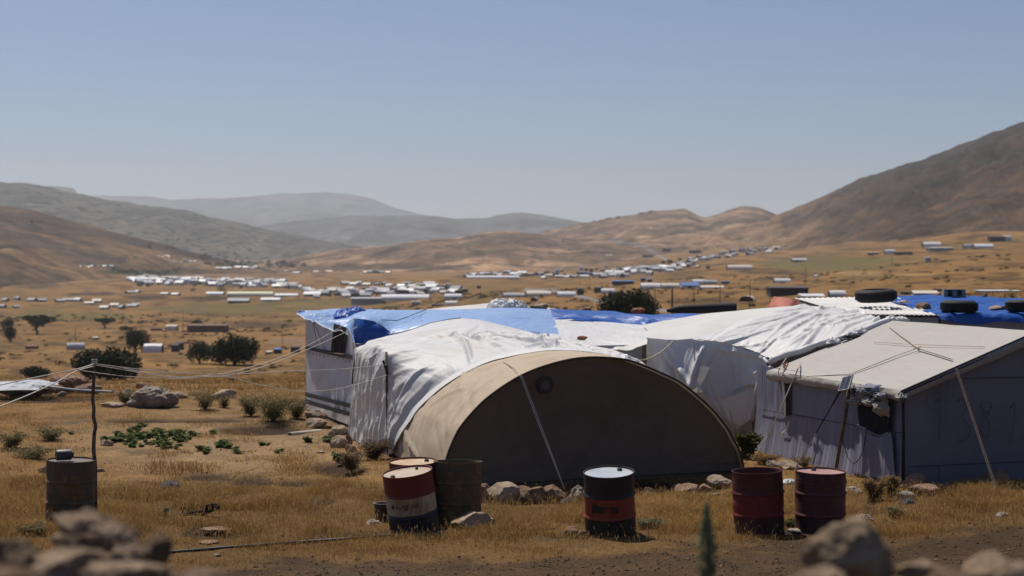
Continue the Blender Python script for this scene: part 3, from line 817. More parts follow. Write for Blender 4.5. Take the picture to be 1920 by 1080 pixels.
# the pale blue tarpaulin lying over that shed
tarp_secs = [P_((559, 582.5, 35.4), (558, 585, 35.1), (557, 588.5, 34.6)), P_((600, 581.5, 35.6), (594, 590, 34.4), (588, 600, 33.1)), P_((640, 580.5, 35.6), (632, 599, 33.6), (625, 618, 31.75)),
             P_((662, 579, 35.6), (652, 600, 33), (646, 623, 31.15)), P_((676, 580, 35.6), (667, 592, 33), (662, 602, 31.4), (665, 644, 31.0)), P_((700, 580.5, 35.6), (690, 590, 32.6), (682, 598, 31), (686, 641, 30.85)),
             P_((735, 581, 35.6), (720, 594, 32.4), (706, 606, 30.8), (707, 634, 30.75)), P_((775, 581, 35.6), (752, 602, 32.4), (731, 622, 30.65), (732, 627, 30.6)), P_((850, 580, 35.6), (835, 592, 33), (818, 604, 30.8), (820, 612, 30.6)),
             P_((960, 577, 35.6), (955, 592, 33), (948, 614, 30.7), (948, 622, 30.6)), P_((1031, 580, 35.6), (1040, 602, 33), (1048, 628, 30.7), (1049, 640, 30.6))]
def blue_w(u, v, U, W):
    left = 1 - sstep(.1, .36, v)                       # v runs along the tarpaulin from its left edge
    rid = (ridged(W * 1.6 + U * .8, U * .25, 2, 51) - .5) * .26 * (1 - sstep(.22, .42, v))
    diag = (ridged(W * 1.0 - U * .9, U * .2, 3, 53) - .5) * .07
    flat = (fbm(U * 1.2, W * 1.2, 3, 55) - .5) * .05
    return -(rid * (1 - .75 * sstep(.6, 1, u)) + diag * .6 + flat + creases(W, U, 50, 270, .05, .06, .6, .6, .9)) * sstep(0, .06, u)
tb, TBG = loft('blue_tarpaulin', tarp_secs, 90, 330, m_blue, None, blue_w)
tag(tb, 'pale blue tarpaulin with a shade-coloured hanging fold lying over the leftmost shed', 'tarpaulin')
mb = MB(); e = TBG[:, -1]; mb.tube(e[::4], .012); mb.tube(TBG[0], .012); mb.build('tarpaulin_hem', m_plain('white_hem', (.6, .62, .66), .6), tb)
mb = MB(); mb.tube(P_((682, 600, 30.9), (700, 603, 30.85), (718, 613, 30.7), (731, 624, 30.6)), .014)
mb.tube(P_((664, 598, 31.1), (720, 600, 31.4), (745, 601, 31.6), (772, 591, 33), (800, 580, 35.0)), .008); mb.build('cord', m_strap, tb)
mb = MB()
for k, (x0, y0, x1, y1) in enumerate([(664, 597, 659, 642), (665, 597, 669, 641), (667, 604, 666, 648)]): mb.tube(P_((x0, y0, 31.0), ((x0 + x1) / 2 - 2, (y0 + y1) / 2, 30.95), (x1, y1, 30.9)), .007)
mb.build('hanging_cord', m_whiterope, tb)
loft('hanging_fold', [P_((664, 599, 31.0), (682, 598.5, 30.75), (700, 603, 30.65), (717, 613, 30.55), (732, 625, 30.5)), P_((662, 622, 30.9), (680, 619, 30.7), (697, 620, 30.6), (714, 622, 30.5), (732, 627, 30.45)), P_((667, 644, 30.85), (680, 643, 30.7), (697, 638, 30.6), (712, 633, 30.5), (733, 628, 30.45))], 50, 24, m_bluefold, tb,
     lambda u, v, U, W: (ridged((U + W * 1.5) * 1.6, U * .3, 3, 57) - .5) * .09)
# crumpled ragged scraps of the same tarp at its back corner
def crumple(name, c, sx, sy, sz, mats, parent=None, seed=1, n=40, rot=0.0, label=None, cat=None, group=None):
    u, v = np.meshgrid(np.linspace(-1, 1, n), np.linspace(-1, 1, n))
    h = np.clip(1 - (np.abs(u) ** 2.2 + np.abs(v) ** 2.2), 0, 1) ** .5
    nz = ridged(u * 2.2 + seed * 3.1, v * 2.2 + seed, 3, seed) - .35
    z = h * (.55 + .9 * nz)
    x = u * (1 + .35 * (fbm(u * 2 + seed, v * 2, 2, seed + 2) - .5)); y = v * (1 + .35 * (fbm(u * 2, v * 2 + seed, 2, seed + 4) - .5))
    x = x + (ridged(v * 3, u * 3, 2, seed + 6) - .5) * .25 * h; y = y + (ridged(u * 3 + 4, v * 3, 2, seed + 8) - .5) * .25 * h
    ca, sa = math.cos(rot), math.sin(rot)
    X = x * sx; Y = y * sy
    V = np.stack([X * ca - Y * sa + c[0], X * sa + Y * ca + c[1], z * sz + c[2]], -1).reshape(-1, 3)
    me = mesh_np(name, V, grid_faces(n, n), smooth=True, uv=np.stack([X.ravel(), Y.ravel()], 1))
    o = link(name, me, mats, parent)
    if label: tag(o, label, cat, group)
    return o
crumple('torn_scrap', at(648, 592, 34.6), .24, .5, .16, m_bluedeep, tb, 3)
crumple('torn_scrap', at(668, 585, 35.0), .2, .4, .13, m_bluedeep, tb, 5)

# ---------------------------------------------------------------- white shelter behind the blue tarpaulin, its top showing
tD = thing('white_shelter', at(920, 640, 37.5) * [1, 1, 0], 'white sheeted shelter whose low roof peeks above the pale blue tarpaulin', 'tent', 'tents of the camp in front')
loft('roof_sheet', [P_((780, 584, 36.0), (900, 584, 36.0), (1000, 585, 36.0), (1045, 586, 36.0)), P_((800, 581, 37.2), (890, 573, 37.2), (930, 570, 37.2), (1000, 576, 37.2), (1050, 582, 37.2)),
                    P_((795, 582, 38.2), (880, 574, 38.6), (935, 569, 38.6), (1000, 575, 38.6), (1055, 582, 38.2)), P_((800, 600, 40.5), (900, 598, 40.5), (1000, 598, 40.5), (1050, 600, 40.5))], 80, 40, m_white_matt, tD,
     lambda u, v, U, W: (fbm(U * 1.5, W * 1.5, 3, 61) - .5) * .06)
mb = MB()
for a_, b_ in ((at(795, 600, 38.5), at(1050, 600, 38.5)),): mb.quad(a_ * [1, 1, 0], b_ * [1, 1, 0], b_, a_)
mb.build('front_sheet', m_white_wall, tD); mb = MB(); mb.quad(at(800, 600, 40.5) * [1, 1, 0], at(1050, 600, 40.5) * [1, 1, 0], at(1050, 600, 40.5), at(800, 600, 40.5)); mb.build('wall_sheet', m_white_wall, tD)
crumple('plastic_bag', at(938, 579, 35.9), .30, .3, .24, m_plastic, None, 9, label='bunched clear white plastic bag lying on the ridge of the low white roof', cat='plastic bag')
crumple('plastic_sheet_scrap', at(962, 579, 35.9), .30, .25, .24, m_plastic, None, 12, label='thin translucent plastic scrap on the ridge between the bunched bag and the rocks', cat='plastic sheet')

# ---------------------------------------------------------------- striped white roof in the middle, deep blue tarp across its back
tE2 = thing('low_shelter', at(1110, 800, 31) * [1, 1, 0], 'low shelter with creased white plastic roof in front of the deep blue tarpaulin', 'tent', 'tents of the camp in front')
loft('roof_sheet', [P_((1000, 596, 34.5), (1060, 596, 34.2), (1130, 603, 33.8), (1215, 610, 33.0)), P_((1020, 612, 32), (1080, 614, 31.8), (1150, 618, 31.4), (1225, 622, 31)), P_((1030, 630, 30.3), (1080, 634, 30.1), (1150, 637, 29.8), (1225, 636, 29.5)),
                    P_((1040, 645, 29.3), (1090, 649, 29.1), (1150, 653, 28.9), (1216, 641, 28.9))], 130, 80, m_white_ridge, tE2,
     lambda u, v, U, W: (folds(u, v, U, W, 2.2, .10, 71, 'u', 1.2) + (ridged((W * 2 + U * .4), U * .3, 3, 73) - .5) * .05) * sstep(0, .1, v))
mb = MB(); p_ = P_((1040, 645, 29.3), (1216, 642, 28.9), (1215, 610, 33.0), (1000, 596, 34.5))
for i in (0, 1, 2, 3):
    a_, b_ = p_[i] - [0, 0, .04], p_[(i + 1) % 4] - [0, 0, .04]; mb.quad(a_ * [1, 1, 0], b_ * [1, 1, 0], b_, a_)
mb.build('wall_sheet', m_greywall, tE2)
loft('roof_flap', [P_((1150, 651, 28.9), (1170, 648, 28.8), (1192, 641, 28.8), (1214, 633, 28.75)), P_((1160, 655, 28.4), (1178, 656, 28.4), (1194, 650, 28.45), (1213, 644, 28.5))], 30, 12, m_white_matt, tE2,
     lambda u, v, U, W: folds(u, v, U, W, 3, .05, 75))
b2, B2G = loft('blue_tarpaulin', [P_((1030, 580, 35.6), (1036, 588, 34.4), (1042, 594, 33.6)), P_((1060, 580.5, 35.5), (1062, 588, 34.4), (1066, 596, 33.5)), P_((1100, 582, 35.3), (1100, 590, 34.3), (1100, 597, 33.5)), P_((1150, 585, 35), (1148, 594, 34.0), (1145, 603, 33.4)),
        P_((1200, 588, 34.5), (1196, 598, 33.6), (1190, 608, 33.1)), P_((1250, 588.5, 34), (1243, 598, 33.3), (1235, 606, 32.9)), P_((1300, 588.5, 33.5), (1295, 594, 32.9), (1288, 599, 32.6)), P_((1352, 588, 32.6), (1352, 589, 32.3), (1352, 591, 32))],
        50, 190, m_bluedeep, None, lambda u, v, U, W: -((ridged(W * 1.3 + U * 1.2, U * .5, 3, 81) - .45) * .34 * sstep(.25, .6, u) * (1 - sstep(.6, .9, v)) + (fbm(U * 2, W * 2, 3, 83) - .5) * .06))
tag(b2, 'deep blue crumpled tarpaulin stretched along the back of the creased white roof', 'tarpaulin')

# ---------------------------------------------------------------- long ridge tent with the crumpled white sheet thrown over it
tE = thing('ridge_tent', at(1300, 824, 28.6) * [1, 1, 0], 'long matt white roofed ridge tent between the arched tent and the beige roofed tent', 'tent', 'tents of the camp in front')
loft('roof_canvas', [P_((1205, 640, 29.0), (1255, 641, 28.7), (1300, 641, 28.5), (1390, 660, 28.1)), P_((1215, 622, 31), (1270, 618, 30.4), (1330, 613, 29.8), (1430, 625, 28.9)), P_((1205, 611, 33.2), (1290, 600, 32), (1365, 591, 31), (1470, 598, 29.8)),
                     P_((1240, 606, 33.8), (1345, 588, 32.4), (1420, 581.5, 31.2), (1500, 574.5, 30.5), (1590, 589, 29.3)), P_((1400, 600, 35), (1480, 600, 34), (1540, 600, 33), (1640, 610, 31))], 110, 90, m_white_matt, tE,
     lambda u, v, U, W: (fbm(U * .8, W * .8, 3, 91) - .5) * .05 + (ridged(W * .9, U * .2, 2, 93) - .5) * .03)
hang_top = P_((1212, 633, 28.72), (1240, 636, 28.6), (1270, 637, 28.5), (1300, 635, 28.38), (1338, 640, 28.24), (1385, 651, 28.04), (1424, 663, 27.75), (1447, 676, 27.3))
hang_mid = P_((1212, 690, 28.8), (1240, 695, 28.65), (1270, 700, 28.4), (1303, 705, 28.2), (1335, 712, 28.3), (1372, 722, 28.1), (1405, 728, 27.8), (1428, 735, 27.75))
hang_low = P_((1212, 815, 29.1), (1240, 816, 28.9), (1270, 818, 28.7), (1310, 820, 28.45), (1340, 821, 28.45), (1368, 823, 28.4), (1395, 824, 28.35), (1416, 828, 28.2))
hang_lm = P_((1212, 760, 28.95), (1240, 765, 28.8), (1270, 768, 28.55), (1308, 770, 28.3), (1338, 778, 28.35), (1370, 785, 28.2), (1395, 782, 28.0), (1408, 785, 27.9))
loft('hanging_sheet', [hang_top, hang_mid, hang_lm, hang_low], 110, 110, m_white_wall, tE,
     lambda u, v, U, W: -(folds(u, v, U, W, 1.6, .16, 95, 'v', 1.4) * sstep(.0, .3, v) + (ridged((U - W) * 1.4, (U + W) * .5, 3, 97) - .5) * .10 * sstep(.35, .7, u) + creases(U, W, 50, 250, .08, .07, 1.2, .6, .8) + .13 * np.exp(-((u - .42) / .018) ** 2) * sstep(0, .2, v) * (1 - sstep(.5, .9, v))))
loft('lower_flap', [P_((1352, 752, 27.9), (1368, 745, 27.85), (1392, 735, 27.75), (1415, 726, 27.7)), P_((1368, 790, 27.85), (1382, 788, 27.8), (1396, 780, 27.75), (1411, 760, 27.7)), P_((1383, 803, 27.85), (1390, 798, 27.8), (1402, 790, 27.75), (1408, 786, 27.7))], 30, 30, m_white_wall, tE,
     lambda u, v, U, W: -folds(u, v, U, W, 3, .08, 99))
# the thrown sheet
shs = [P_((1298, 638, 28.35), (1340, 643, 28.2), (1385, 655, 28.0), (1425, 668, 27.7), (1442, 676, 27.3), (1452, 674, 26.85)),
       P_((1340, 625, 28.8), (1380, 626, 28.6), (1430, 634, 28.2), (1475, 645, 27.6), (1500, 652, 27.2), (1512, 657, 26.95)),
       P_((1390, 607, 29.3), (1430, 606, 29.2), (1480, 613, 28.5), (1530, 625, 27.7), (1555, 635, 27.25), (1566, 640, 27.05)),
       P_((1445, 590, 30.0), (1485, 588, 29.8), (1530, 597, 28.9), (1580, 612, 27.8), (1610, 620, 27.3), (1622, 624, 27.1)),
       P_((1500, 574, 30.5), (1545, 578, 29.9), (1590, 588, 29.1), (1630, 598, 28.2), (1655, 604, 27.5), (1668, 607, 27.2))]
ts, TSG = loft('thrown_sheet', shs, 110, 130, m_white_ridge, tE,
     lambda u, v, U, W: .03 + (folds(u, v, U, W, 1.1, .13, 103, 'v', 1.3) + creases(U, W, 64, 105, .065, .06, 1.35, .28, 1.6) + creases(U, W, 12, 106, .04, .05, .3, .4, .6)) * np.minimum(1, .35 + sstep(0, .15, u)))
# its rolled lower edge over the beige roof
edge_pts = P_((1445, 682, 27.0), (1452, 676, 26.8), (1475, 667, 26.85), (1500, 661, 26.9), (1530, 649, 26.95), (1556, 642, 27), (1585, 634, 27.05), (1625, 619, 27.1), (1652, 608, 27.15), (1670, 603, 27.15))
ep = catmull(edge_pts, 60); rr = .035 + .035 * ridged(np.arange(60) * .25, np.zeros(60), 3, 111)
mb = MB(); mb.tube(ep + [0, 0, .02], rr, 10); mb.build('rolled_edge', m_white_wall, tE, True)
hl = catmull(P_((1446, 690, 27.2), (1430, 705, 27.5), (1420, 730, 27.6), (1414, 760, 27.7), (1408, 790, 27.8)), 30)
mb = MB(); mb.tube(hl, .03 + .03 * ridged(np.arange(30) * .3, np.zeros(30), 2, 113), 9); mb.build('rolled_edge', m_white_wall, tE, True)
for k, (x, y, d) in enumerate([(1561, 641, 26.95), (1600, 628, 27.05), (1612, 622, 27.05), (1672, 601, 27.2), (1690, 602, 27.3)]):
    crumple('torn_scrap', at(x, y + 2, d), .14, .10, .10, m_white_ridge, tE, 20 + k, 24)
crumple('dark_gap', at(1598, 633, 26.9), .2, .05, .05, m_dark, tE, 31, 20)
# black sheet painting the shade in the doorway between the two tents, with posts
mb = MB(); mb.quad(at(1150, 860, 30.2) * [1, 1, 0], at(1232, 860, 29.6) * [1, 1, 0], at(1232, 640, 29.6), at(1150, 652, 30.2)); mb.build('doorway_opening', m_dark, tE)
mb = MB(); mb.tube(P_((1210, 640, 28.9), (1209, 700, 28.9), (1209, 815, 29.0)), .05, 8); mb.tube(P_((1189, 652, 29.3), (1190, 720, 29.3)), .03); mb.build('door_post', m_wood, tE)
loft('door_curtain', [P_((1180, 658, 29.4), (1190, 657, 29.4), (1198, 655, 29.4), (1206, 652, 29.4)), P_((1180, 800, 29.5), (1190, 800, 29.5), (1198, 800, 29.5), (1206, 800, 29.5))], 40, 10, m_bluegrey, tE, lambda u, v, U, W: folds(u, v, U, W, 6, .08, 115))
pr = P_((1300, 824, 28.6), (1640, 800, 27.8), (1700, 800, 33), (1240, 800, 33.8))
mb = MB()
mb.quad(at(1640, 790, 30.5) * [1, 1, 0], at(1400, 780, 35) * [1, 1, 0], at(1400, 606, 35), at(1640, 612, 30.5)); mb.quad(at(1240, 780, 34) * [1, 1, 0], at(1400, 780, 35) * [1, 1, 0], at(1400, 606, 35), at(1240, 610, 34))
mb.build('rear_wall', m_greywall, tE)
mb = MB(); mb.tube(catmull(P_((1178, 670, 25.3), (1195, 675, 26), (1215, 673, 27), (1240, 660, 28), (1262, 641, 28.4)), 20), .013); mb.tube(P_((1300, 640, 28.25), (1304, 690, 28.1), (1309, 740, 28.2)), .012); mb.tube(P_((1364, 745, 27.9), (1372, 790, 27.8), (1378, 830, 27.8)), .016)
mb.build('guy_rope', m_rope, tE)

# ---------------------------------------------------------------- beige roofed tent at the right
f0, f1 = np.array([4.17, 27.3, 0]), np.array([5.6, 22.8, 0])       # foot of the long wall: far end, near end
fx = (f1 - f0) / np.linalg.norm(f1 - f0); fn = np.array([-.955, -.297, 0.])
HW = 2.1; cross = -fn * HW
EH, RH = 1.36, 2.17
tF = thing('beige_tent', f1, 'beige roofed ridge tent with blue grey walls and a window stuffed with rags', 'tent', 'tents of the camp in front')
def fwall(px, py, off=0.0):
    k = (px - 960) / FPX; A = f0 + fn * off; d = f1 - f0
    t_ = (k * A[1] - A[0]) / (d[0] - k * d[1]); p = A + t_ * d; p[2] = CZ + (H0 - py) * p[1] / FPX
    return p
z = lambda h: np.array([0, 0, h])
wl = lambda h, o_=0: [f0 + z(h) + fn * o_, f0 * .66 + f1 * .34 + z(h) + fn * (o_ + .02), f0 * .33 + f1 * .67 + z(h) + fn * o_, f1 + z(h) + fn * o_]
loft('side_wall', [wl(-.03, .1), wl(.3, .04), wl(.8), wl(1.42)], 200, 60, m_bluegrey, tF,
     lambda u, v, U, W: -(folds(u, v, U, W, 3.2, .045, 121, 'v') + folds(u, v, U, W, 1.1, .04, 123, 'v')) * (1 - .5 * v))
f0 = np.array([4.385, 26.62, 0])
b0, b1 = f0 + cross * 2, f1 + cross * 2
E1 = f1 + cross                                          # under the near gable apex
er = lambda t_, h: f1 + cross * 2 * t_ + z(h)
es = [[er(t_, -.03) for t_ in np.linspace(0, 1, 9)], [er(t_, .7) for t_ in np.linspace(0, 1, 9)], [er(t_, EH + (RH - EH) * (1 - abs(2 * t_ - 1))) for t_ in np.linspace(0, 1, 9)]]
loft('end_wall', es, 120, 50, m_endwall, tF, lambda u, v, U, W: ((fbm(U * .7, W * .7, 3, 131) - .5) * .06 + folds(u, v, U, W, .8, .02, 133)) * sstep(0, .1, u), sharp_u=True, sharp_v=True)
mb = MB(); mb.quad(b0, b1, b1 + z(EH), b0 + z(EH)); mb.quad(f0, b0, b0 + z(EH), f0 + z(EH)); mb.build('rear_wall', m_endwall, tF)
ov = .14                                                  # eave overhang
R0, R1 = f0 + cross + z(RH), f1 + cross + z(RH)
slope = (z(EH) + fn * 0 - (cross + z(RH)))
e0, e1 = f0 + fn * ov + z(EH + .02), f1 + fn * ov + z(EH + .02)
fo = fx * .14
def lp(a, b, n): return [a + (b - a) * s for s in np.linspace(0, 1, n)]
roof, RG = loft('roof_canvas', [lp(e0, e1 + fo, 8), lp((e0 * .66 + R0 * .34), e1 * .66 + R1 * .34 + fo, 8), lp((e0 * .33 + R0 * .67), e1 * .33 + R1 * .67 + fo, 8), lp(R0 + z(.02), R1 + fo + z(.02), 8)], 110, 60, m_roofcanvas, tF,
     lambda u, v, U, W: -((fbm(U * .5, W * .5, 3, 141) - .5) * .05 * sstep(0, .1, v) * (1 - sstep(.92, 1, v)) + .03 * np.sin(np.pi * u) * np.sin(np.pi * v) + (ridged(U * .8, W * .25, 2, 143) - .5) * .015))
bo = -fn * ov
loft('roof_canvas', [lp(R0 + z(.02), R1 + fo + z(.02), 4), lp(b0 + bo + z(EH + .02), b1 + bo + fo + z(EH + .02), 4)], 20, 20, m_roofcanvas, tF, lambda u, v, U, W: (fbm(U * .5, W * .5, 3, 145) - .5) * .03)
# hems: the rolled edge along the eave and the folded rake
def hem(a, b, drop, outv, seed, name, n=120, k=12, amp=.03, sc=2.2):
    return loft(name, [lp(a, b, 3), lp(a + outv * .02 - z(drop * .5), b + outv * .02 - z(drop * .5), 3), lp(a - outv * .01 - z(drop), b - outv * .01 - z(drop), 3), lp(a - outv * .05 - z(drop * .8), b - outv * .05 - z(drop * .8), 3)], n, k, m_roofedge, tF,
         lambda u, v, U, W: -((ridged(U * sc, W, 3, seed) - .5) * amp * 2 + (fbm(U * 1.1, W * 0, 2, seed + 3) - .5) * .05) * sstep(0, .2, v))
hem(e0, e1 + fo, .14, fn, 151, 'eave_hem', amp=.04)
hem(e1 + fo + z(.0), R1 + fo + z(.02), .15, fx, 153, 'rake_hem', amp=.008, sc=.6)
hem(R1 + fo + z(.02), b1 + bo + fo + z(EH + .02), .15, fx, 155, 'rake_hem', amp=.008, sc=.6)
mb = MB(); mb.tube([e1 + fo + fx * .01 - z(.045), R1 + fo + fx * .01 - z(.035)], .012); mb.tube([e1 + fo - z(.01), R1 + fo + z(.015)], .014); mb.build('rake_cord', m_strip, tF)
crumple('corner_fold', e1 + fo - z(.10) + fx * .0, .09, .07, .08, m_roofedge, tF, 41, 26)
# straps and cords lying on the roof
def onroof(px, py, off=.014):
    n_ = np.cross(R0 - e0, e1 - e0); n_ /= np.linalg.norm(n_); n_ = n_ if n_[2] > 0 else -n_
    d = np.array([(px - 960) / FPX, 1.0, (H0 - py) / FPX]); o_ = np.array([0, 0, CZ])
    t_ = ((e0 + n_ * off - o_) @ n_) / (d @ n_)
    return o_ + d * t_
def flat_strap(mb, pts, w):
    P = catmull(pts, 24, True)
    for a_, b_ in zip(P[:-1], P[1:]):
        s_ = np.cross(b_ - a_, [0, 0, 1.]); s_ = s_ / np.linalg.norm(s_) * w / 2
        mb.quad(a_ - s_, b_ - s_, b_ + s_, a_ + s_); mb.quad(a_ + s_, b_ + s_, b_ + s_ - z(.004), a_ + s_ - z(.004)); mb.quad(b_ - s_, a_ - s_, a_ - s_ - z(.004), b_ - s_ - z(.004))
mb = MB(); flat_strap(mb, [onroof(1722, 652), onroof(1680, 667), onroof(1640, 683), onroof(1594, 701), e1 * .34 + e0 * .66], .028)
flat_strap(mb, [onroof(1720, 653), onroof(1742, 660), onroof(1765, 667), onroof(1786, 674)], .026); mb.build('roof_strap', m_strap, tF)
mb = MB(); mb.tube([onroof(1667, 612), onroof(1690, 630), onroof(1722, 652)], .009); mb.tube([onroof(1638, 641), onroof(1700, 645), onroof(1780, 648), onroof(1846, 650)], .006); mb.tube([onroof(1712, 655, .04), onroof(1727, 650, .05)], .012)
mb.build('roof_cord', m_rope, tF)
# guy ropes and props
def gp(px, D): return np.array([(px - 960) * D / FPX, D, .03])
mb = MB()
for d_ in (-.012, .012): mb.tube([fwall(1490 + d_ * 60, 704, .16), fwall(1466, 762, .30), fwall(1440, 818, .45), gp(1410, 25.4)], .009)
mb.build('guy_rope', m_rope, tF)
mb = MB()
for d_ in (-.014, .014): mb.tube([e1 * .62 + R1 * .38 + fo + fx * .05 + gx * d_, (e1 * .62 + R1 * .38 + fo + fx * .05) * .5 + np.array([(1869 - 960) * 21.7 / FPX, 21.7, .1]) * .5 + gx * d_, np.array([(1869 - 960) * 21.7 / FPX, 21.7, .1]) + gx * d_], .007)
mb.build('guy_rope', m_ropebrown, tF)
mb = MB(); flat_strap(mb, [fwall(1588, 712, .2), fwall(1560, 760, .28), fwall(1530, 812, .42), gp(1490, 24.3)], .04); mb.build('guy_strap', m_strap, tF)
mb = MB(); mb.tube([fwall(1594, 712, .13), fwall(1585, 780, .2), np.array([*fwall(1566, 870, .32)[:2], .0])], .028, 8); mb.build('prop_pole', m_wood, tF, True)
mb = MB(); mb.tube([f1 + fn * .03 + z(1.32), f1 + fn * .03 + z(.7) + fx * .01, f1 + fn * .04], .022, 8); mb.build('corner_post', m_strap, tF, True)
mb = MB(); pts = [fwall(1578, 815, .14), fwall(1584, 840, .14), fwall(1590, 858, .14), fwall(1600, 869, .14), fwall(1610, 862, .14), fwall(1618, 846, .14), fwall(1624, 815, .12), fwall(1626, 790, .12)]
mb.tube(catmull(pts, 40), .007); mb.build('loose_cord', m_strap, tF)
# seams
mb = MB(); mb.tube([fwall(1425, 768, .035), fwall(1490, 778, .04), fwall(1560, 790, .04), fwall(1608, 798, .04)], .006); mb.tube([fwall(1668, 808, .04), fwall(1697, 813, .03)], .006)
mb.build('wall_seam', m_strap, tF)
ew = lambda t_, h, o_=.03: f1 + cross * 2 * t_ + z(h) + fx * o_
mb = MB(); mb.tube([ew(0.01, .28, .035), ew(.3, .28, .045), ew(.7, .28, .045)], .005); mb.tube([ew(.125, .28, .045), ew(.125, .02, .04)], .004); mb.tube([ew(.22, EH + .16, .04), ew(.5, EH + .15, .045), ew(.8, EH + .16, .045)], .005)
mb.build('end_wall_seam', m_strap, tF)
# dark slot and patch in the long wall
mb = MB(); a_ = [fwall(1474, 707, .05), fwall(1481, 706, .05), fwall(1480, 776, .06), fwall(1473, 782, .06)]; mb.quad(*a_); mb.build('wall_slit', m_dark, tF)
mb = MB(); a_ = [fwall(1465, 706, .045), fwall(1468, 706, .045), fwall(1476, 782, .055), fwall(1470, 782, .055)]; mb.quad(*a_); mb.tube([fwall(1480, 790, .07), fwall(1474, 806, .07), fwall(1466, 813, .07), fwall(1468, 817, .07)], .008); mb.build('wall_tie', m_whiterope, tF)
# window: sagging opening with bars behind
wo = [(1609, 745), (1640, 741), (1667, 748), (1668, 772), (1667, 798), (1664, 812), (1648, 816), (1630, 808), (1612, 796), (1608, 770)]
pts = catmull([fwall(*p, .07) for p in wo + wo[:1]], 50, False); c_ = pts.mean(0)
mb = MB(); mb.add(np.concatenate([[c_], pts]), None, [[0, i + 1, i + 2] for i in range(len(pts) - 1)]); wnd = mb.build('window_opening', m_dark, tF)
mb = MB()
for i in range(15):
    x = 1612 + i * 3.8 + rng.uniform(-1.2, 1.2); mb.tube([fwall(x, 752 + rng.uniform(-4, 4), .085), fwall(x + rng.uniform(-1.5, 1.5), 775, .085), fwall(x + rng.uniform(-2, 2), 790 + rng.uniform(0, 14), .085)], .0035, 4)
mb.build('fringe', m_plain('grey_fringe', (.05, .05, .055), .9), wnd)
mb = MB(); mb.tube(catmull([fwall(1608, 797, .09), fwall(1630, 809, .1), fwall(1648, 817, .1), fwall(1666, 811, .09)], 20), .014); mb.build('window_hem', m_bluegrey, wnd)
# rags stuffed in the window top (vertical crumples)
def rag(name, px, py, w, h, mat, parent, seed, off=.12, d=.08):
    n = 34; u, v = np.meshgrid(np.linspace(-1, 1, n), np.linspace(-1, 1, n))
    m = np.clip(1 - (np.abs(u) ** 2.5 + np.abs(v) ** 2.5), 0, 1) ** .5
    r = ridged(u * 1.6 + seed, v * 1.9 + seed * 2, 3, seed)
    wob = (fbm(u * 1.8 + seed, v * 1.8, 3, seed + 1) - .5) * .7
    c = fwall(px, py, off); out = fn * (m * (.5 + r) * d)[..., None]
    G = c + fx * ((u * (1 + wob)) * w / 2)[..., None] + out
    G[..., 2] += (v * (1 + (fbm(u * 2, v * 2 + seed, 3, seed + 5) - .5) * .8)) * h / 2
    me = mesh_np(name, G.reshape(-1, 3), grid_faces(n, n), smooth=True, uv=np.stack([u.ravel() * w, v.ravel() * h], 1))
    return link(name, me, mat, parent)
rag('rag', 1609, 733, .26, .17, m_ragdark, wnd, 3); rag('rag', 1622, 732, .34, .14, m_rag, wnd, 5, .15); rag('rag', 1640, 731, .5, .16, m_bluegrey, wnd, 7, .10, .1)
rag('rag', 1650, 745, .3, .16, m_ragdark, wnd, 9, .15); rag('rag', 1655, 742, .2, .10, m_rag, wnd, 11, .19); rag('rag', 1604, 753, .34, .08, m_ragpale, wnd, 13, .16); rag('rag', 1630, 753, .28, .13, m_ragpale, wnd, 15, .16)
rag('rag', 1656, 764, .32, .24, m_ragpale, wnd, 17, .12, .11); rag('rag', 1620, 742, .4, .14, m_rag, wnd, 19, .11)
# curtain bulging below the window
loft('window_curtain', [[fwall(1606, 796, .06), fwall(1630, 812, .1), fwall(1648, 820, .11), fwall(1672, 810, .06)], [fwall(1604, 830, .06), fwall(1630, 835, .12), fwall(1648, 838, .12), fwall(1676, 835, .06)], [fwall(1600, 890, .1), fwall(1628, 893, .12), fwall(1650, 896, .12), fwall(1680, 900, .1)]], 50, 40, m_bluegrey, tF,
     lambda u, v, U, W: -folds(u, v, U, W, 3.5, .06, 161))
# red knot of cord at the far end of the eave
mb = MB()
for (x, y) in [(1468, 684), (1471, 688), (1474, 683), (1470, 692)]: mb.tube([fwall(x, y - 3, .22), fwall(x + 4, y, .24), fwall(x + 1, y + 4, .22)], .014)
mb.build('cord_knot', m_plain('dull_red_cord', (.16, .05, .045), .9), tF)
mb = MB(); mb.tube(catmull([onroof(1482, 661), fwall(1462, 690, .2), fwall(1459, 702, .18), fwall(1466, 707, .18), fwall(1470, 694, .2)], 20), .008); mb.tube([onroof(1500, 682), fwall(1496, 692, .18), fwall(1491, 704, .16)], .012); mb.build('eave_cord', m_rope, tF)
# faded hand-painted figures on the end wall: 1 3 8 1
def stroke(mb, pts, w=.012):
    q_ = catmull(pts, 24); mb.tube([ew(a_, b_, .052) for a_, b_ in q_], w, 5)
def ewp(px, py):
    k = (px - 960) / FPX; d = cross * 2
    t_ = (k * f1[1] - f1[0]) / (d[0] - k * d[1]); Y = f1[1] + t_ * d[1]
    return (t_, CZ + (H0 - py) * Y / FPX)
mb = MB()
stroke(mb, [ewp(1749, 758), ewp(1758, 746), ewp(1758, 790), ewp(1757, 825)], .008)
stroke(mb, [ewp(1790, 752), ewp(1800, 747), ewp(1811, 758), ewp(1801, 781), ewp(1814, 800), ewp(1811, 822), ewp(1794, 828)], .008)
stroke(mb, [ewp(1846, 772), ewp(1834, 762), ewp(1842, 752), ewp(1854, 755), ewp(1853, 768), ewp(1838, 790), ewp(1836, 812), ewp(1846, 822), ewp(1853, 806), ewp(1847, 784), ewp(1838, 770)], .008)
stroke(mb, [ewp(1889, 766), ewp(1898, 756), ewp(1897, 790), ewp(1892, 822), ewp(1886, 830)], .008)
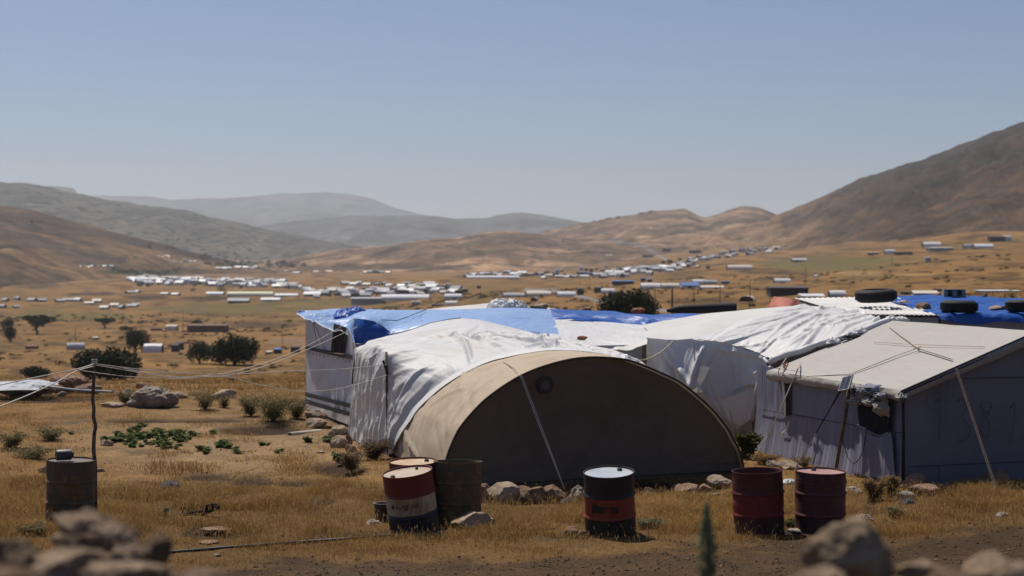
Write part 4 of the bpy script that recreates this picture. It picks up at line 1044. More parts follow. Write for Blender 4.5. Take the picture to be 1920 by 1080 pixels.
stroke(mb, [ewp(1774, 710), ewp(1772, 728), ewp(1756, 735), ewp(1738, 744), ewp(1734, 755), ewp(1745, 770)], .004)
mb.build('painted_number', m_plain('faded_dark_paint', (.115, .112, .13), .9, .4, 9), tF)
# little solar panel hanging at the eave
sp = thing('solar_panel', fwall(1585, 727, .24), 'small grey solar panel hanging at the eave of the beige roofed tent', 'solar panel')
pa, pb_, pc_, pd = fwall(1580, 707, .23), fwall(1599, 702, .23), fwall(1591, 729, .30), fwall(1571, 733, .30)
mb = MB(); nn = np.cross(pb_ - pa, pd - pa); nn /= np.linalg.norm(nn); nn = nn if nn @ fn > 0 else -nn
bk_ = [p - nn * .02 for p in (pa, pb_, pc_, pd)]; fr = [pa, pb_, pc_, pd]
mb.quad(*fr); mb.quad(*bk_[::-1])
for i in range(4): mb.quad(fr[i], fr[(i + 1) % 4], bk_[(i + 1) % 4], bk_[i])
mb.build('frame', m_plain('pale_aluminium', (.36, .37, .38), .5, .1, 8, .5), sp)
mb = MB()
for i in range(2):
    for j in range(5):
        def q_(a_, b_): return pa + (pb_ - pa) * a_ + (pd - pa) * b_ + nn * .004
        x0, x1, y0, y1 = .07 + i * .45, .07 + i * .45 + .39, .06 + j * .18, .06 + j * .18 + .145
        mb.quad(q_(x0, y0), q_(x1, y0), q_(x1, y1), q_(x0, y1))
mb.build('cells', m_plain('dark_cells', (.035, .04, .05), .25, .2, 8, .6), sp)

# ---------------------------------------------------------------- corrugated and blue roofed sheds at the back right
tG = thing('metal_roofed_shed', at(1600, 780, 31.6) * [1, 1, 0], 'low shed with a pale corrugated metal roof behind the beige roofed tent', 'shed', 'tents of the camp in front')
c0, c1, c2, c3 = at(1590, 589, 31.5), at(1762, 591, 31.5), at(1680, 556, 36.2), at(1490, 559, 36.2)
nu, nvv = 260, 8
G = np.stack([[c0 * (1 - s) * (1 - r) + c1 * s * (1 - r) + c2 * s * r + c3 * (1 - s) * r for s in np.linspace(0, 1, nu)] for r in np.linspace(0, 1, nvv)])
G[..., 2] += .009 * np.sin(np.linspace(0, 1, nu) * 2 * math.pi * 19)[None]
me = mesh_np('corrugated_roof', G.reshape(-1, 3), grid_faces(nu, nvv), smooth=True)
cr = link('corrugated_roof', me, m_zinc, tG); sm = cr.modifiers.new('thickness', 'SOLIDIFY'); sm.thickness = .008
mb = MB(); a_ = [p - z(.05) for p in (c0 + [.03, .08, 0], c1 + [0, .08, 0], c2, c3)]
for i in (0, 1, 2, 3): mb.quad(a_[i] * [1, 1, 0], a_[(i + 1) % 4] * [1, 1, 0], a_[(i + 1) % 4], a_[i])
mb.build('shed_wall', m_greywall, tG)
crumple('roof_edge_scrap', at(1582, 592, 31.3), .12, .15, .08, m_ragdark, tG, 51, 24)
# curved rust-red sheet leaning at the end of that roof
rs, _ = loft('red_sheet', [P_((1437, 590, 34), (1441, 573, 34.2), (1452, 556, 34.5)), P_((1455, 590, 33.2), (1458, 574, 33.4), (1468, 557.5, 34)), P_((1478, 592, 33), (1480, 576, 33.2), (1486, 560, 33.8)), P_((1502, 594, 33.3), (1500, 578, 33.6), (1500, 562, 34.2))], 20, 40, m_redsheet, None,
             lambda u, v, U, W: (ridged(W * 3, U * .3, 2, 171) - .5) * .02)
tag(rs, 'curved rust red sheet standing at the left end of the corrugated roof', 'metal sheet')
tH = thing('blue_roofed_shed', at(1850, 780, 32) * [1, 1, 0], 'shed with grey walls under a bright blue tarpaulin weighed down with tyres', 'shed', 'tents of the camp in front')
mb = MB(); a_ = [at(1764, 596, 31.8), at(2080, 596, 31.8), at(2080, 562, 36.6), at(1690, 562, 36.6)]
for i in (0, 1, 2, 3): mb.quad(a_[i] * [1, 1, 0], a_[(i + 1) % 4] * [1, 1, 0], a_[(i + 1) % 4], a_[i])
mb.quad(*a_); mb.build('shed_wall', m_greywall, tH)
b3, _ = loft('blue_tarpaulin', [P_((1650, 556.5, 36.4), (1680, 566, 34.2), (1718, 578, 32.8), (1757, 588, 31.6), (1764, 597, 31.5)), P_((1720, 556, 36.6), (1745, 566, 34.4), (1770, 578, 32.8), (1790, 588, 31.6), (1795, 605, 31.5)), P_((1790, 556.5, 36.6), (1800, 567, 34.4), (1815, 579, 32.8), (1830, 589, 31.6), (1832, 608, 31.5)),
        P_((1860, 557, 36.6), (1865, 567, 34.4), (1872, 580, 32.8), (1880, 589, 31.6), (1882, 602, 31.5)), P_((1940, 557, 36.6), (1942, 567, 34.4), (1945, 580, 32.8), (1948, 590, 31.6), (1950, 607, 31.5)), P_((2090, 557, 36.6), (2090, 567, 34.4), (2090, 580, 32.8), (2090, 590, 31.6), (2090, 605, 31.5))],
        70, 170, m_bluedeep, None, lambda u, v, U, W: .01 - ((ridged(W * 1.0 + U * .9, U * .6, 3, 181) - .5) * .13 + (fbm(U * 2, W * 2, 3, 183) - .5) * .06))
tag(b3, 'bright blue tarpaulin under the tyres on the rightmost shed', 'tarpaulin')

def tyre(c, R, w, rot=(0, 0, 0), label=''):
    o = thing('tyre', c, label, 'tyre', 'old tyres weighing down the roofs', rot)
    mb = MB(); prof = [(R * .60, .02), (R * .62, 0), (R * .80, -.01 + .01), (R * .93, .03), (R * .985, .06), (R, .09), (R, w - .09), (R * .985, w - .06), (R * .93, w - .03), (R * .80, w), (R * .62, w), (R * .60, w - .02), (R * .66, w * .8), (R * .66, w * .2), (R * .60, .02)]
    mb.lathe(prof, 48)
    b = mb.build('carcass', m_black, o, True, (0, 0, 0))
    mb = MB()
    for i in range(40):
        a0 = i / 40 * 2 * math.pi
        for hz_, da in ((w * .3, .0), (w * .5, .08), (w * .7, .0)):
            mb.box(((R + .004) * math.cos(a0 + da), (R + .004) * math.sin(a0 + da), hz_), .016, R * .11, w * .15, a0 + da)
    mb.build('tread', m_black, o, False, (0, 0, 0))
    return o
tyre(at(1643, 566, 33.2), .42, .26, (.03, -.05, 0), 'old black tyre on the corner where the corrugated roof meets the blue tarpaulin')
tyre(at(1798, 586, 31.95), .36, .24, (0, .02, .4), 'old black tyre in the middle of the blue tarpaulin below the concrete block')
tyre(at(1921, 585, 32.0), .37, .24, (0, .03, 1), 'old black tyre on the blue tarpaulin at the right edge of the photo')
# the long black roll on the blue tarp in the middle
P = catmull(P_((1250, 583, 35.5), (1275, 580, 35.45), (1320, 578.5, 35.4), (1360, 577.5, 35.35), (1381, 577.5, 35.3)), 40)
V, Q, T_ = tube_data(P, np.interp(np.arange(40), [0, 6, 36, 39], [.03, .09, .125, .10]), 16)
me = mesh_np('rolled_sheet', V, Q, T_, True); o = link('rolled_sheet', me, m_black); tag(o, 'long black rolled rubber sheet lying behind the deep blue tarpaulin', 'rolled sheet')
import bmesh
# ---------------------------------------------------------------- barrels
def m_barrel(name, stops, rust_amt=.5, rust=(.12, .05, .022), rough=.55, rscale=5, seed=0.0, fade=.5, rband=None):
    t = MT(name); v = t.co('Object')
    sep = t.n('SeparateXYZ', Vector=v); h = t.math('DIVIDE', sep.outputs[2], .77)
    wob = t.math('MULTIPLY', t.math('SUBTRACT', t.noise(9, v, 4), .5), .03)
    cc = t.ramp(t.math('ADD', h, wob), *stops, interp='CONSTANT')
    off = t.n('Mapping'); t.nt.links.new(v, off.inputs[0]); off.inputs['Location'].default_value = (seed, seed, 0); off.inputs['Scale'].default_value = (1, 1, .55)
    rn = t.noise(rscale, off.outputs[0], 8, .68, .5)
    rm = t.ramp(rn, (.52 - .1 * rust_amt, 0.0), (.66 - .12 * rust_amt, 1.0))
    cc = t.mix(t.math('MULTIPLY', t.ramp(t.noise(3, v, 5), (.35, 0.), (.75, 1.)), .35 * fade), cc, (.22, .16, .12))
    if rband: rm = t.math('MULTIPLY', rm, t.ramp(h, *rband))
    rc = t.ramp(t.noise(18, v, 5), (.3, tuple(x * .5 for x in rust)), (.7, tuple(min(1, x * 1.7) for x in rust)))
    cc = t.mix(t.math('MULTIPLY', rm, min(1, rust_amt)), cc, rc)
    nb = t.bump(rn, .3, .01); nb = t.bump(t.noise(4, v, 3), .25, .03, nb)
    return t.base(cc, t.ramp(rm, (0, rough), (1, .9)), nb, .35)
def m_lid(name, c, c2, c3=(.10, .045, .02)):
    t = MT(name); v = t.co('Object')
    cc = t.ramp(t.noise(3.5, v, 5, .6), (.35, c), (.65, c2)); cc = t.mix(t.ramp(t.noise(6, v, 7, .7), (.55, 0.), (.68, .9)), cc, c3)
    return t.base(cc, .5, t.bump(t.noise(8, v, 5), .2, .01), .4)
RB, HB = .298, .775
def barrel_body(dent=0.0, seed=1, open_top=False):
    prof = [(RB * .965, .012), (RB * 1.012, .0), (RB * 1.012, .02), (RB, .03)]
    for zc in (.26, .515):
        for k in np.linspace(.04, zc - .03 if zc < .3 else zc - .03, 4): pass
    zs = np.linspace(.03, HB - .03, 60)
    for z_ in zs[1:-1]:
        b = sum(.019 * math.exp(-((z_ - zc) / .011) ** 2) for zc in (.265, .52)) - .003 * sum(math.exp(-((z_ - zc) / .03) ** 2) for zc in (.265, .52))
        b += .0022 * math.sin(z_ * 2 * math.pi / .042) * math.exp(-((z_ - .64) / .07) ** 2)
        prof.append((RB + b, z_))
    prof += [(RB, HB - .03), (RB * 1.012, HB - .02), (RB * 1.015, HB), (RB * .985, HB), (RB * .965, HB - .018)]
    if open_top: prof += [(RB * .965, HB - .3)]
    mb = MB(); mb.lathe(prof, 72)
    V = np.concatenate(mb.V)
    if dent:
        a = np.arctan2(V[:, 1], V[:, 0])
        d = (fbm(a * 1.6 + seed * 7, V[:, 2] * 4 + seed, 3, seed) - .5) * dent * np.clip(np.minimum(V[:, 2], HB - V[:, 2]) * 8, .15, 1)
        r = np.hypot(V[:, 0], V[:, 1]); k = 1 + d / RB; V[:, 0] *= k; V[:, 1] *= k
        mb.V = [V]
    return mb
def barrel(label, px, py_base, D, rot, mat, lid_mat, bungs=(), dent=.02, seed=1, open_top=False, sink=.0, group='steel barrels standing in front of the camp'):
    c = at(px, py_base, D); gz_ = float(ground_z(np.array([c[0]]), np.array([D]))[0])
    o = thing('barrel', (c[0], D, gz_ - .035 - sink), label, 'barrel', group, rot)
    b = barrel_body(dent, seed, open_top).build('body', mat, o, True, (0, 0, 0)); smooth_by_angle(b, 50)
    mb = MB(); k = 48; a = np.arange(k) / k * 2 * math.pi; zz = HB - .02 if not open_top else HB - .28
    rr_ = np.linspace(0, RB * .966, 9); VV = np.stack([np.outer(rr_, np.cos(a)), np.outer(rr_, np.sin(a)), zz + (fbm(np.outer(rr_, np.cos(a)) * 4 + seed, np.outer(rr_, np.sin(a)) * 4, 3, seed) - .5) * .012], -1).reshape(-1, 3)
    i = np.arange(8)[:, None] * k; j = np.arange(k)[None]; mb.add(VV, np.stack([i + j, i + k + j, i + k + (j + 1) % k, i + (j + 1) % k], -1).reshape(-1, 4))
    lid = mb.build('lid' if not open_top else 'inner_floor', lid_mat, o, True, (0, 0, 0))
    for (bx, by, br) in bungs:
        mb = MB(); mb.lathe([(0.001, .028), (br * .75, .028), (br * .8, .02), (br, .018), (br, 0)], 18); V = np.concatenate(mb.V); V += [bx, by, zz]; mb.V = [V]
        mb.build('bung', m_bung, lid, False, (0, 0, 0))
    return o
m_bung = m_plain('dark_bung', (.03, .025, .022), .6)
WH = (.42, .34, .22)
b_tri = m_barrel('red_cream_navy_paint', [(0, (.012, .016, .028)), (.385, WH), (.66, (.15, .018, .013)), (.99, (.10, .02, .016))], .55, (.15, .062, .02), seed=3, fade=.1, rband=((.34, .06), (.40, 1.0), (.62, 1.0), (.68, .12)))
b_grey = m_barrel('weathered_bare_steel', [(0, (.075, .06, .036)), (.5, (.088, .07, .042))], .85, (.17, .085, .032), .7, 6, 5)
b_grey2 = m_barrel('grey_rusted_steel', [(0, (.078, .064, .042)), (.5, (.088, .072, .048))], .8, (.14, .075, .034), .75, 5, 9)
b_black = m_barrel('black_paint_with_red_band', [(0, (.012, .012, .014)), (.33, (.21, .035, .017)), (.66, (.012, .012, .015))], .22, (.12, .05, .02), .5, 5, 2, .12)
b_red = m_barrel('dark_red_paint', [(0, (.04, .009, .009)), (.32, (.15, .010, .011)), (.66, (.08, .009, .009))], .25, (.07, .02, .016), .5, 5, 12, .25)
b_maroon = m_barrel('dull_maroon_paint', [(0, (.04, .013, .012)), (.32, (.085, .022, .02)), (.66, (.075, .02, .018))], .35, (.09, .035, .026), .6, 6, 15, .4)
b_rust = m_barrel('rust_red_paint', [(0, (.10, .025, .018)), (.5, (.12, .03, .02))], .6, (.16, .06, .025), .7, 5, 18)
l_cream, l_rust = m_lid('cream_rusty_lid', (.42, .34, .26), (.36, .26, .18)), m_lid('orange_rusty_lid', (.42, .27, .14), (.5, .4, .27))
l_steel = m_lid('pale_steel_lid', (.30, .34, .40), (.40, .42, .45), (.34, .17, .06)); l_pink = m_lid('dusty_pink_lid', (.30, .15, .13), (.38, .22, .19), (.12, .05, .04)); l_dark = m_lid('dark_inside', (.05, .04, .035), (.07, .055, .045))
R = math.radians
B1 = barrel('leaning barrel striped dark red, rusty cream and navy with script lettering', 779, 992, 19.25, (R(4.5), R(-8.0), R(10)), b_tri, l_cream, ((-.19, -.13, .03), (.13, .12, .018)), .012, 2)
B2 = barrel('rusty red barrel hidden behind the leaning striped barrel, only its orange lid showing', 777, 978, 19.85, (R(1.5), R(-2.5), R(40)), b_rust, l_rust, ((.17, -.05, .03),), .02, 4, sink=-.03)
B3 = barrel('bare rusted grey steel barrel without lid beside the leaning striped barrel', 857, 980, 19.75, (R(-3.2), R(.6), 0), b_grey, l_dark, (), .02, 6, True, sink=-.02)
B4 = barrel('black barrel with a dull red band and a pale shiny lid', 1145, 1000, 18.95, (R(6.5), R(.8), R(-25)), b_black, l_steel, ((.07, .17, .03),), .014, 8)
B5 = barrel('dark red barrel with open dented rim, left of the maroon one', 1424, 992, 19.15, (R(-2.0), R(-.6), R(70)), b_red, l_dark, (), .03, 10, True)
B6 = barrel('dull maroon barrel with a dusty pink lid, nearest the rag stuffed window', 1537, 993, 19.2, (R(1.0), R(0.3), R(20)), b_maroon, l_pink, ((.0, .16, .03),), .016, 12)
B7 = barrel('grey rusted barrel standing alone at the left with a can on top', 131, 968, 19.75, (R(1.5), R(-.5), R(120)), b_grey2, m_lid('grey_lid', (.11, .075, .055), (.15, .11, .085)), ((-.2, .1, .025),), .035, 14)

def curved_text(txt, size, z0, ang0, mat, parent, shear=.0, rad=RB + .004, name='lettering'):
    cu = bpy.data.curves.new('lettering_source', 'FONT'); cu.body = txt; cu.size = size; cu.shear = shear; cu.resolution_u = 3
    ob = bpy.data.objects.new('lettering_source', cu); col.objects.link(ob)
    bpy.context.view_layer.update()
    me = bpy.data.meshes.new_from_object(ob); bpy.data.objects.remove(ob)
    V = np.array([v.co[:] for v in me.vertices]); a = ang0 + V[:, 0] / rad
    me.vertices.foreach_set('co', np.stack([rad * np.cos(a), rad * np.sin(a), z0 + V[:, 1]], 1).astype(np.float32).ravel()); me.update()
    me.name = name
    return link(name, me, mat, parent, (0, 0, 0))
m_ink = m_plain('black_lettering', (.016, .016, .02), .6)
def curved_poly(pts, parent, mat, name, rad=RB + .004, ang0=0., z0=0.):
    bm = bmesh.new(); bm.faces.new([bm.verts.new((x, y, 0)) for x, y in pts])
    bmesh.ops.triangulate(bm, faces=bm.faces[:]); bmesh.ops.subdivide_edges(bm, edges=bm.edges[:], cuts=7, use_grid_fill=True)
    for v_ in bm.verts:
        a = ang0 + v_.co.x / rad; v_.co = Vector((rad * math.cos(a), rad * math.sin(a), z0 + v_.co.y))
    me = bpy.data.meshes.new(name); bm.to_mesh(me); bm.free()
    return link(name, me, mat, parent, (0, 0, 0))
# front of a barrel turned by rz faces -Y at angle -90deg - rz
a1 = R(-90 - 10)
curved_text('Sung oil', .092, .392, a1 - .64, m_ink, B1, .35, RB + .005)
curved_poly([(0, .02), (.02, -.005), (.03, .02), (.045, .03), (.03, .045), (.022, .075), (.012, .045), (-.006, .035)], B1, m_ink, 'emblem', RB + .005, a1 - .80, .385)
a4 = R(-90 + 25)
curved_poly([(0, 0), (.26, 0), (.285, .02), (.285, .06), (.26, .08), (0, .08)], B4, m_ink, 'emblem', RB + .005, a4 - .66, .345)
curved_poly([(0, -.02), (.06, .05), (.075, .03), (.11, .085), (.02, .12), (-.01, .06)], B4, m_ink, 'emblem', RB + .006, a4 - .80, .34)
curved_text('SOIL', .085, .355, a4 - .33, m_plain('dull_red_letters', (.16, .035, .02), .6), B4, 0, RB + .008)

# can lying on the left barrel, little pot beside the striped barrel
c = at(119, 868, 19.7); top7 = B7.location.z + HB
o = thing('can', (c[0], 19.7, top7 + .062), 'small dark can lying on its side on the lone grey barrel', 'can', None, (R(90), 0, R(-62)))
mb = MB(); mb.lathe([(.058, -.085), (.066, -.09), (.066, .08), (.06, .09), (.052, .088)], 28); b = mb.build('body', m_plain('dark_tin', (.05, .052, .06), .5, .4, 14, .4), o, True, (0, 0, 0)); smooth_by_angle(b)
mb = MB(); mb.lathe([(.045, .085), (.045, .088), (.0005, .088)], 24); mb.build('end_cap', m_plain('rusty_end', (.14, .09, .06), .8), o, False, (0, 0, 0))
mb = MB(); mb.lathe([(.03, -.12), (.034, -.088), (.0005, -.12)], 18); mb.build('spout', m_black, o, False, (0, 0, 0))
c = at(716, 948, 20.0)
o = thing('pot', (c[0], 20.0, float(ground_z(np.array([c[0]]), np.array([20.0]))[0]) - .01), 'small sooty metal pot in the grass left of the striped barrel', 'pot')
mb = MB(); mb.lathe([(.001, 0), (.085, 0), (.095, .02), (.095, .21), (.102, .215), (.102, .222), (.092, .222), (.09, .03)], 30); b = mb.build('body', m_plain('sooty_metal', (.045, .04, .037), .6, .5, 12), o, True, (0, 0, 0)); smooth_by_angle(b)
mb = MB(); mb.lathe([(.10, .222), (.103, .228), (.093, .228)], 30); mb.build('rim', m_plain('worn_bright_rim', (.4, .4, .41), .4, .2, 10, .5, .3), o, False, (0, 0, 0))

# ---------------------------------------------------------------- rocks
m_lime = m_rock('limestone', (.29, .215, .15), (.43, .34, .26)); m_limeR = m_rock('reddish_limestone', (.22, .135, .09), (.31, .21, .15), 5); m_limeG = m_rock('grey_limestone', (.25, .205, .165), (.36, .31, .26), 5)
m_fore = m_rock('brown_foreground_rock', (.25, .175, .115), (.36, .27, .19), 7); m_foreD = m_rock('dark_foreground_rock', (.15, .10, .062), (.24, .165, .11), 7)
m_greywhite = m_cloth('dusty_grey_sheet', (.40, .42, .46), (.3, .27, .24), .7, .05, .5)
m_brick = m_rock('red_brick_rubble', (.28, .12, .07), (.36, .18, .11), 9)
def rock_mesh(name, dims, seed, sub=4, cuts=9, rough=.10):
    bm = bmesh.new(); bmesh.ops.create_icosphere(bm, subdivisions=sub, radius=1.0)
    r_ = random.Random(seed)
    pl = []
    for i in range(cuts):
        n = Vector((r_.uniform(-1, 1), r_.uniform(-1, 1), r_.uniform(-.8, 1))).normalized(); pl.append((n, r_.uniform(.55, .85)))
    off = Vector((seed * 1.7, seed * 2.3, seed * .9))
    for v in bm.verts:
        p = v.co.copy()
        for n, d in pl:
            k = p.dot(n) - d
            if k > 0: p -= n * k * .93
        p *= 1 + rough * 1.3 * mnoise.fractal(p * 1.3 + off, .7, 2.1, 5) + rough * .35 * mnoise.fractal(p * 6 + off, .7, 2.1, 4)
        v.co = Vector((p.x * dims[0], p.y * dims[1], p.z * dims[2]))
    me = bpy.data.meshes.new(name); bm.to_mesh(me); bm.free()
    me.polygons.foreach_set('use_smooth', np.ones(len(me.polygons), bool)); me.set_sharp_from_angle(angle=R(38))
    return me
GT = 'stones weighing down the roof sheets'
def gpt(px, py, D=None):
    D = FPX * CZ / (py - H0)
    for _ in range(4):
        X = (px - 960) * D / FPX; zg = float(ground_z(np.array([X]), np.array([D]))[0]); D = FPX * (CZ - zg) / (py - H0)
    return np.array([(px - 960) * D / FPX, D, zg])
def rock(px, py, D, w, h, label, mat=None, seed=1, name='rock', depth=None, sub=4, rz=None, group=None, zpos=None, tilt=0.0, cuts=9, rough=.1):
    """px, py: centre of the rock in the photo; w, h: its size there in pixels"""
    if D > 6 and group != GT and zpos is None:
        g_ = gpt(px, py + h * .42); D = g_[1] + .12; k = D / FPX; c = np.array([g_[0], D, g_[2] + h * k * .36])
    else: k = D / FPX; c = at(px, py, D)
    me = rock_mesh(name, (w * k / 2 * 1.22, (depth or w * k * .8) / 2 * 1.2, h * k / 2 * 1.3), seed, sub, cuts, rough)
    o = link(name, me, mat or m_lime); o.location = c if zpos is None else (c[0], c[1], zpos); o.rotation_euler = (0, tilt, 0)
    return tag(o, label, 'rock' if name == 'rock' else name, group)
GR_ = 'stones holding down the edge of the arched tent'
rock(939, 925, 22.1, 62, 38, 'broad pale stone at the foot of the brown gable next to the grey barrel', m_lime, 1, group=GR_)
rock(908, 925, 22.0, 22, 30, 'small upright stone squeezed against the grey barrel below the brown gable', m_limeR, 2, group=GR_)
rock(984, 930, 22.0, 36, 28, 'slanting reddish stone right of the broad pale stone below the gable', m_limeR, 3, group=GR_, tilt=.4)
rock(1008, 929, 22.1, 32, 27, 'narrow slanting stone left of the guy rope peg', m_limeR, 4, group=GR_, tilt=.4)
rock(1040, 926, 22.2, 42, 25, 'rounded brown stone directly left of the guy rope peg', m_limeR, 5, group=GR_)
rock(1084, 929, 22.3, 34, 30, 'pitted pale stone between the guy rope peg and the black barrel', m_limeG, 6, group=GR_, rough=.22)
rock(1215, 927, 23.0, 26, 18, 'small dark stone at the gable foot just right of the black barrel', m_limeR, 7, group=GR_)
rock(1290, 921, 23.4, 46, 20, 'low brown stone half sunk in dry grass below the gable', m_limeR, 8, group=GR_)
rock(1322, 917, 23.6, 24, 16, 'little stone left of the flat topped block at the gable corner', m_limeR, 9, group=GR_)
rock(1349, 903, 23.7, 40, 20, 'flat topped orange brown block at the right corner of the gable', m_lime, 10, group=GR_, cuts=5)
rock(1270, 915, 23.6, 22, 14, 'tiny stone in the shade in the middle of the gable foot', m_limeR, 12, group=GR_)
rock(883, 982, 18.6, 66, 34, 'angular boulder with a pale flat top in front of the grey barrel', m_lime, 13, tilt=-.12)
rock(828, 1004, 18.0, 22, 12, 'small stone in the grass in front of the leaning striped barrel', m_lime, 14)
rock(1096, 1003, 17.9, 18, 9, 'small pinkish stone at the foot of the black barrel', m_limeR, 15)
rock(1070, 998, 18.2, 24, 14, 'dark stone in the grass just left of the black barrel', m_limeR, 16)
rock(1500, 997, 18.1, 34, 8, 'flat stone on the ground between the two red barrels', m_limeG, 17)
rock(1715, 908, 22.2, 44, 30, 'brown stone leaning on the near corner of the beige roofed tent', m_limeR, 18, tilt=-.5)
rock(1731, 921, 21.9, 54, 22, 'pinkish flat stone below the leaning stone at the tent corner', m_limeR, 19)
rock(1868, 900, 21.6, 46, 36, 'stone heaped on the peg of the right guy rope', m_limeR, 20)
rock(1580, 905, 23.0, 18, 22, 'small stone behind the maroon barrel', m_limeR, 21)
rock(1452, 871, 25.2, 22, 12, 'pale stone in the grass between the white hanging sheet and the blue grey wall', m_limeG, 22)
rock(1482, 874, 24.9, 44, 16, 'orange brown stone above the gap between the two red barrels', m_lime, 23)
rock(1340, 873 + 58, 23.0, 20, 10, 'flat chip of stone under the flat topped block', m_limeR, 24)
c = rock(1700, 932, 21.6, 34, 16, 'dark concrete block half buried before the leaning stones', m_concrete, 25, name='block', cuts=4, rough=.03)
GW = 'stones along the foot of the white walls'
rock(588, 778, 32.5, 34, 16, 'dark grey stone at the far foot of the banded wall', m_limeG, 26, group=GW)
rock(603, 781, 32.2, 16, 12, 'small rounded pink stone behind the long pale slab', m_limeR, 27, group=GW)
rock(589, 795, 30.6, 42, 18, 'long pale slab of stone above the fallen pipe', m_lime, 28, group=GW)
rock(637, 808, 29.3, 32, 19, 'orange brown stone against the white wall beside the white chip', m_lime, 29, group=GW)
rock(620, 815, 29.0, 11, 12, 'little white square stone between the brown stones', m_limeG, 30, group=GW)
rock(633, 831, 27.9, 31, 22, 'rounded golden brown stone at the corner of the white drape', m_lime, 31, group=GW)
rock(652, 829, 27.5, 13, 22, 'narrow brown stone wedged against the white drape', m_limeR, 32, group=GW)
rock(658, 842, 27.0, 22, 16, 'dark stone under the hem of the white drape', m_limeR, 33, group=GW)
rock(610, 800, 30.4, 26, 10, 'rubble stone in the shade behind the small white stone', m_limeR, 34, group=GW)
rock(572, 756, 34.9, 14, 14, 'pale stone at the far bottom corner of the banded wall', m_limeG, 35, group=GW)
# left middle ground
rock(281, 747, 35.5, 76, 40, 'big weathered grey boulder on the dry terrace left of the tents', m_limeG, 36, sub=5, rough=.16)
rock(236, 742, 36.0, 36, 26, 'grassy grey rock behind the left side of the big boulder', m_limeG, 37)
rock(264, 722, 36.6, 22, 12, 'dark stone peeking over the big boulder', m_limeR, 38)
rock(209, 760, 33.8, 40, 9, 'flat pale stone lying in front of the big boulder', m_lime, 39)
rock(418, 740, 36.0, 44, 16, 'low pale rock in the weeds between boulder and tents', m_lime, 40)
rock(336, 742, 36.3, 30, 12, 'small low rock right of the big boulder', m_lime, 41)
rock(115, 739, 36.2, 20, 10, 'squared pale stone at the end of the dark ditch', m_lime, 42)
rock(128, 720, 37.0, 62, 32, 'brown earthy mound of rock below the leaning tree', m_limeR, 43, sub=5, rough=.18)
rock(160, 728, 37.2, 44, 22, 'ragged brown rock right of the earthy mound', m_limeR, 44, rough=.2)
rock(40, 733, 36.8, 90, 24, 'dark rubble heap below the white sheet at the left edge', m_limeR, 45, sub=5, rough=.2)
rock(92, 729, 36.9, 40, 16, 'brown rubble stone at the right end of the white sheet', m_limeR, 46)
rock(196, 832, 27.0, 22, 12, 'pale stone in the weed patch behind the bent pole', m_lime, 47)
rock(78, 882, 23.0, 20, 14, 'pale stone peeking out left of the lone grey barrel', m_limeR, 48)
rock(184, 884, 22.6, 18, 7, 'flat pinkish stone right of the bent pole', m_limeR, 49)
rock(390, 842, 26.0, 14, 6, 'white chip of stone beside the low green weeds', m_limeG, 50)
rock(600, 849, 26.2, 14, 5, 'white scrap of stone in the stubble left of the white drape', m_limeG, 51)
rock(404, 996, 17.9, 54, 7, 'flat pinkish slab flush with the trodden soil', m_limeR, 52)
rock(390, 1020, 17.2, 34, 6, 'pale flat stone beside the black hose', m_limeR, 53)
rock(404, 1045, 16.8, 12, 7, 'little white pebble below the black hose', m_limeG, 54)
# foreground piles close to the camera
GF = 'blurred rocks close to the camera'
def frock(px, py, D, w, h, label, mat, seed, **k): return rock(px, py, D, w, h, label, m_foreD if mat is m_limeR else m_fore, seed, group=GF, rough=.11 if mat is m_limeG else .16, sub=5, **{a_: b_ for a_, b_ in k.items() if a_ != 'sub'})
frock(178, 1000, 4.6, 130, 78, 'large pale tilted rock on top of the blurred pile at the lower left', m_lime, 60, tilt=.45)
frock(160, 1030, 4.4, 80, 60, 'dark rock under the tilted pale rock of the blurred pile', m_limeR, 61)
frock(240, 1044, 4.3, 64, 44, 'orange brown rock right of centre in the blurred pile', m_lime, 62)
frock(285, 1036, 4.4, 60, 56, 'dark brown cubic rock at the right end of the blurred pile', m_limeR, 63)
frock(20, 1046, 4.0, 90, 56, 'dark rock at the left edge of the blurred pile', m_limeR, 64)
frock(110, 1066, 4.0, 150, 60, 'long low brown rock across the base of the blurred pile', m_lime, 65)
frock(250, 1078, 3.9, 160, 46, 'low pale rock at the bottom middle of the blurred pile', m_lime, 66)
frock(370, 1084, 3.9, 110, 34, 'low brown rock trailing off right of the blurred pile', m_limeR, 67)
frock(10, 1084, 3.7, 120, 50, 'brown rock in the lower left corner of the photo', m_limeR, 68)
frock(125, 1015, 4.7, 50, 30, 'small grey rock behind the tilted pale rock', m_limeG, 69)
frock(1600, 1058, 4.3, 150, 130, 'tall blunt brown boulder at the bottom right, blurred', m_limeG, 70, sub=5)
frock(1540, 1086, 4.2, 80, 40, 'low rock at the left foot of the tall blunt boulder', m_limeG, 71)
frock(1728, 1068, 4.3, 80, 40, 'small pale rock between the tall boulder and the right corner', m_lime, 72)
frock(1862, 1062, 4.3, 90, 44, 'grey topped rock in the lower right corner', m_limeG, 73)
frock(1905, 1076, 4.1, 70, 46, 'pale rock at the right edge of the photo, lowest corner', m_lime, 74)
frock(1790, 1088, 4.1, 90, 34, 'low earthy rock at the bottom edge right of the small pale rock', m_limeR, 75)
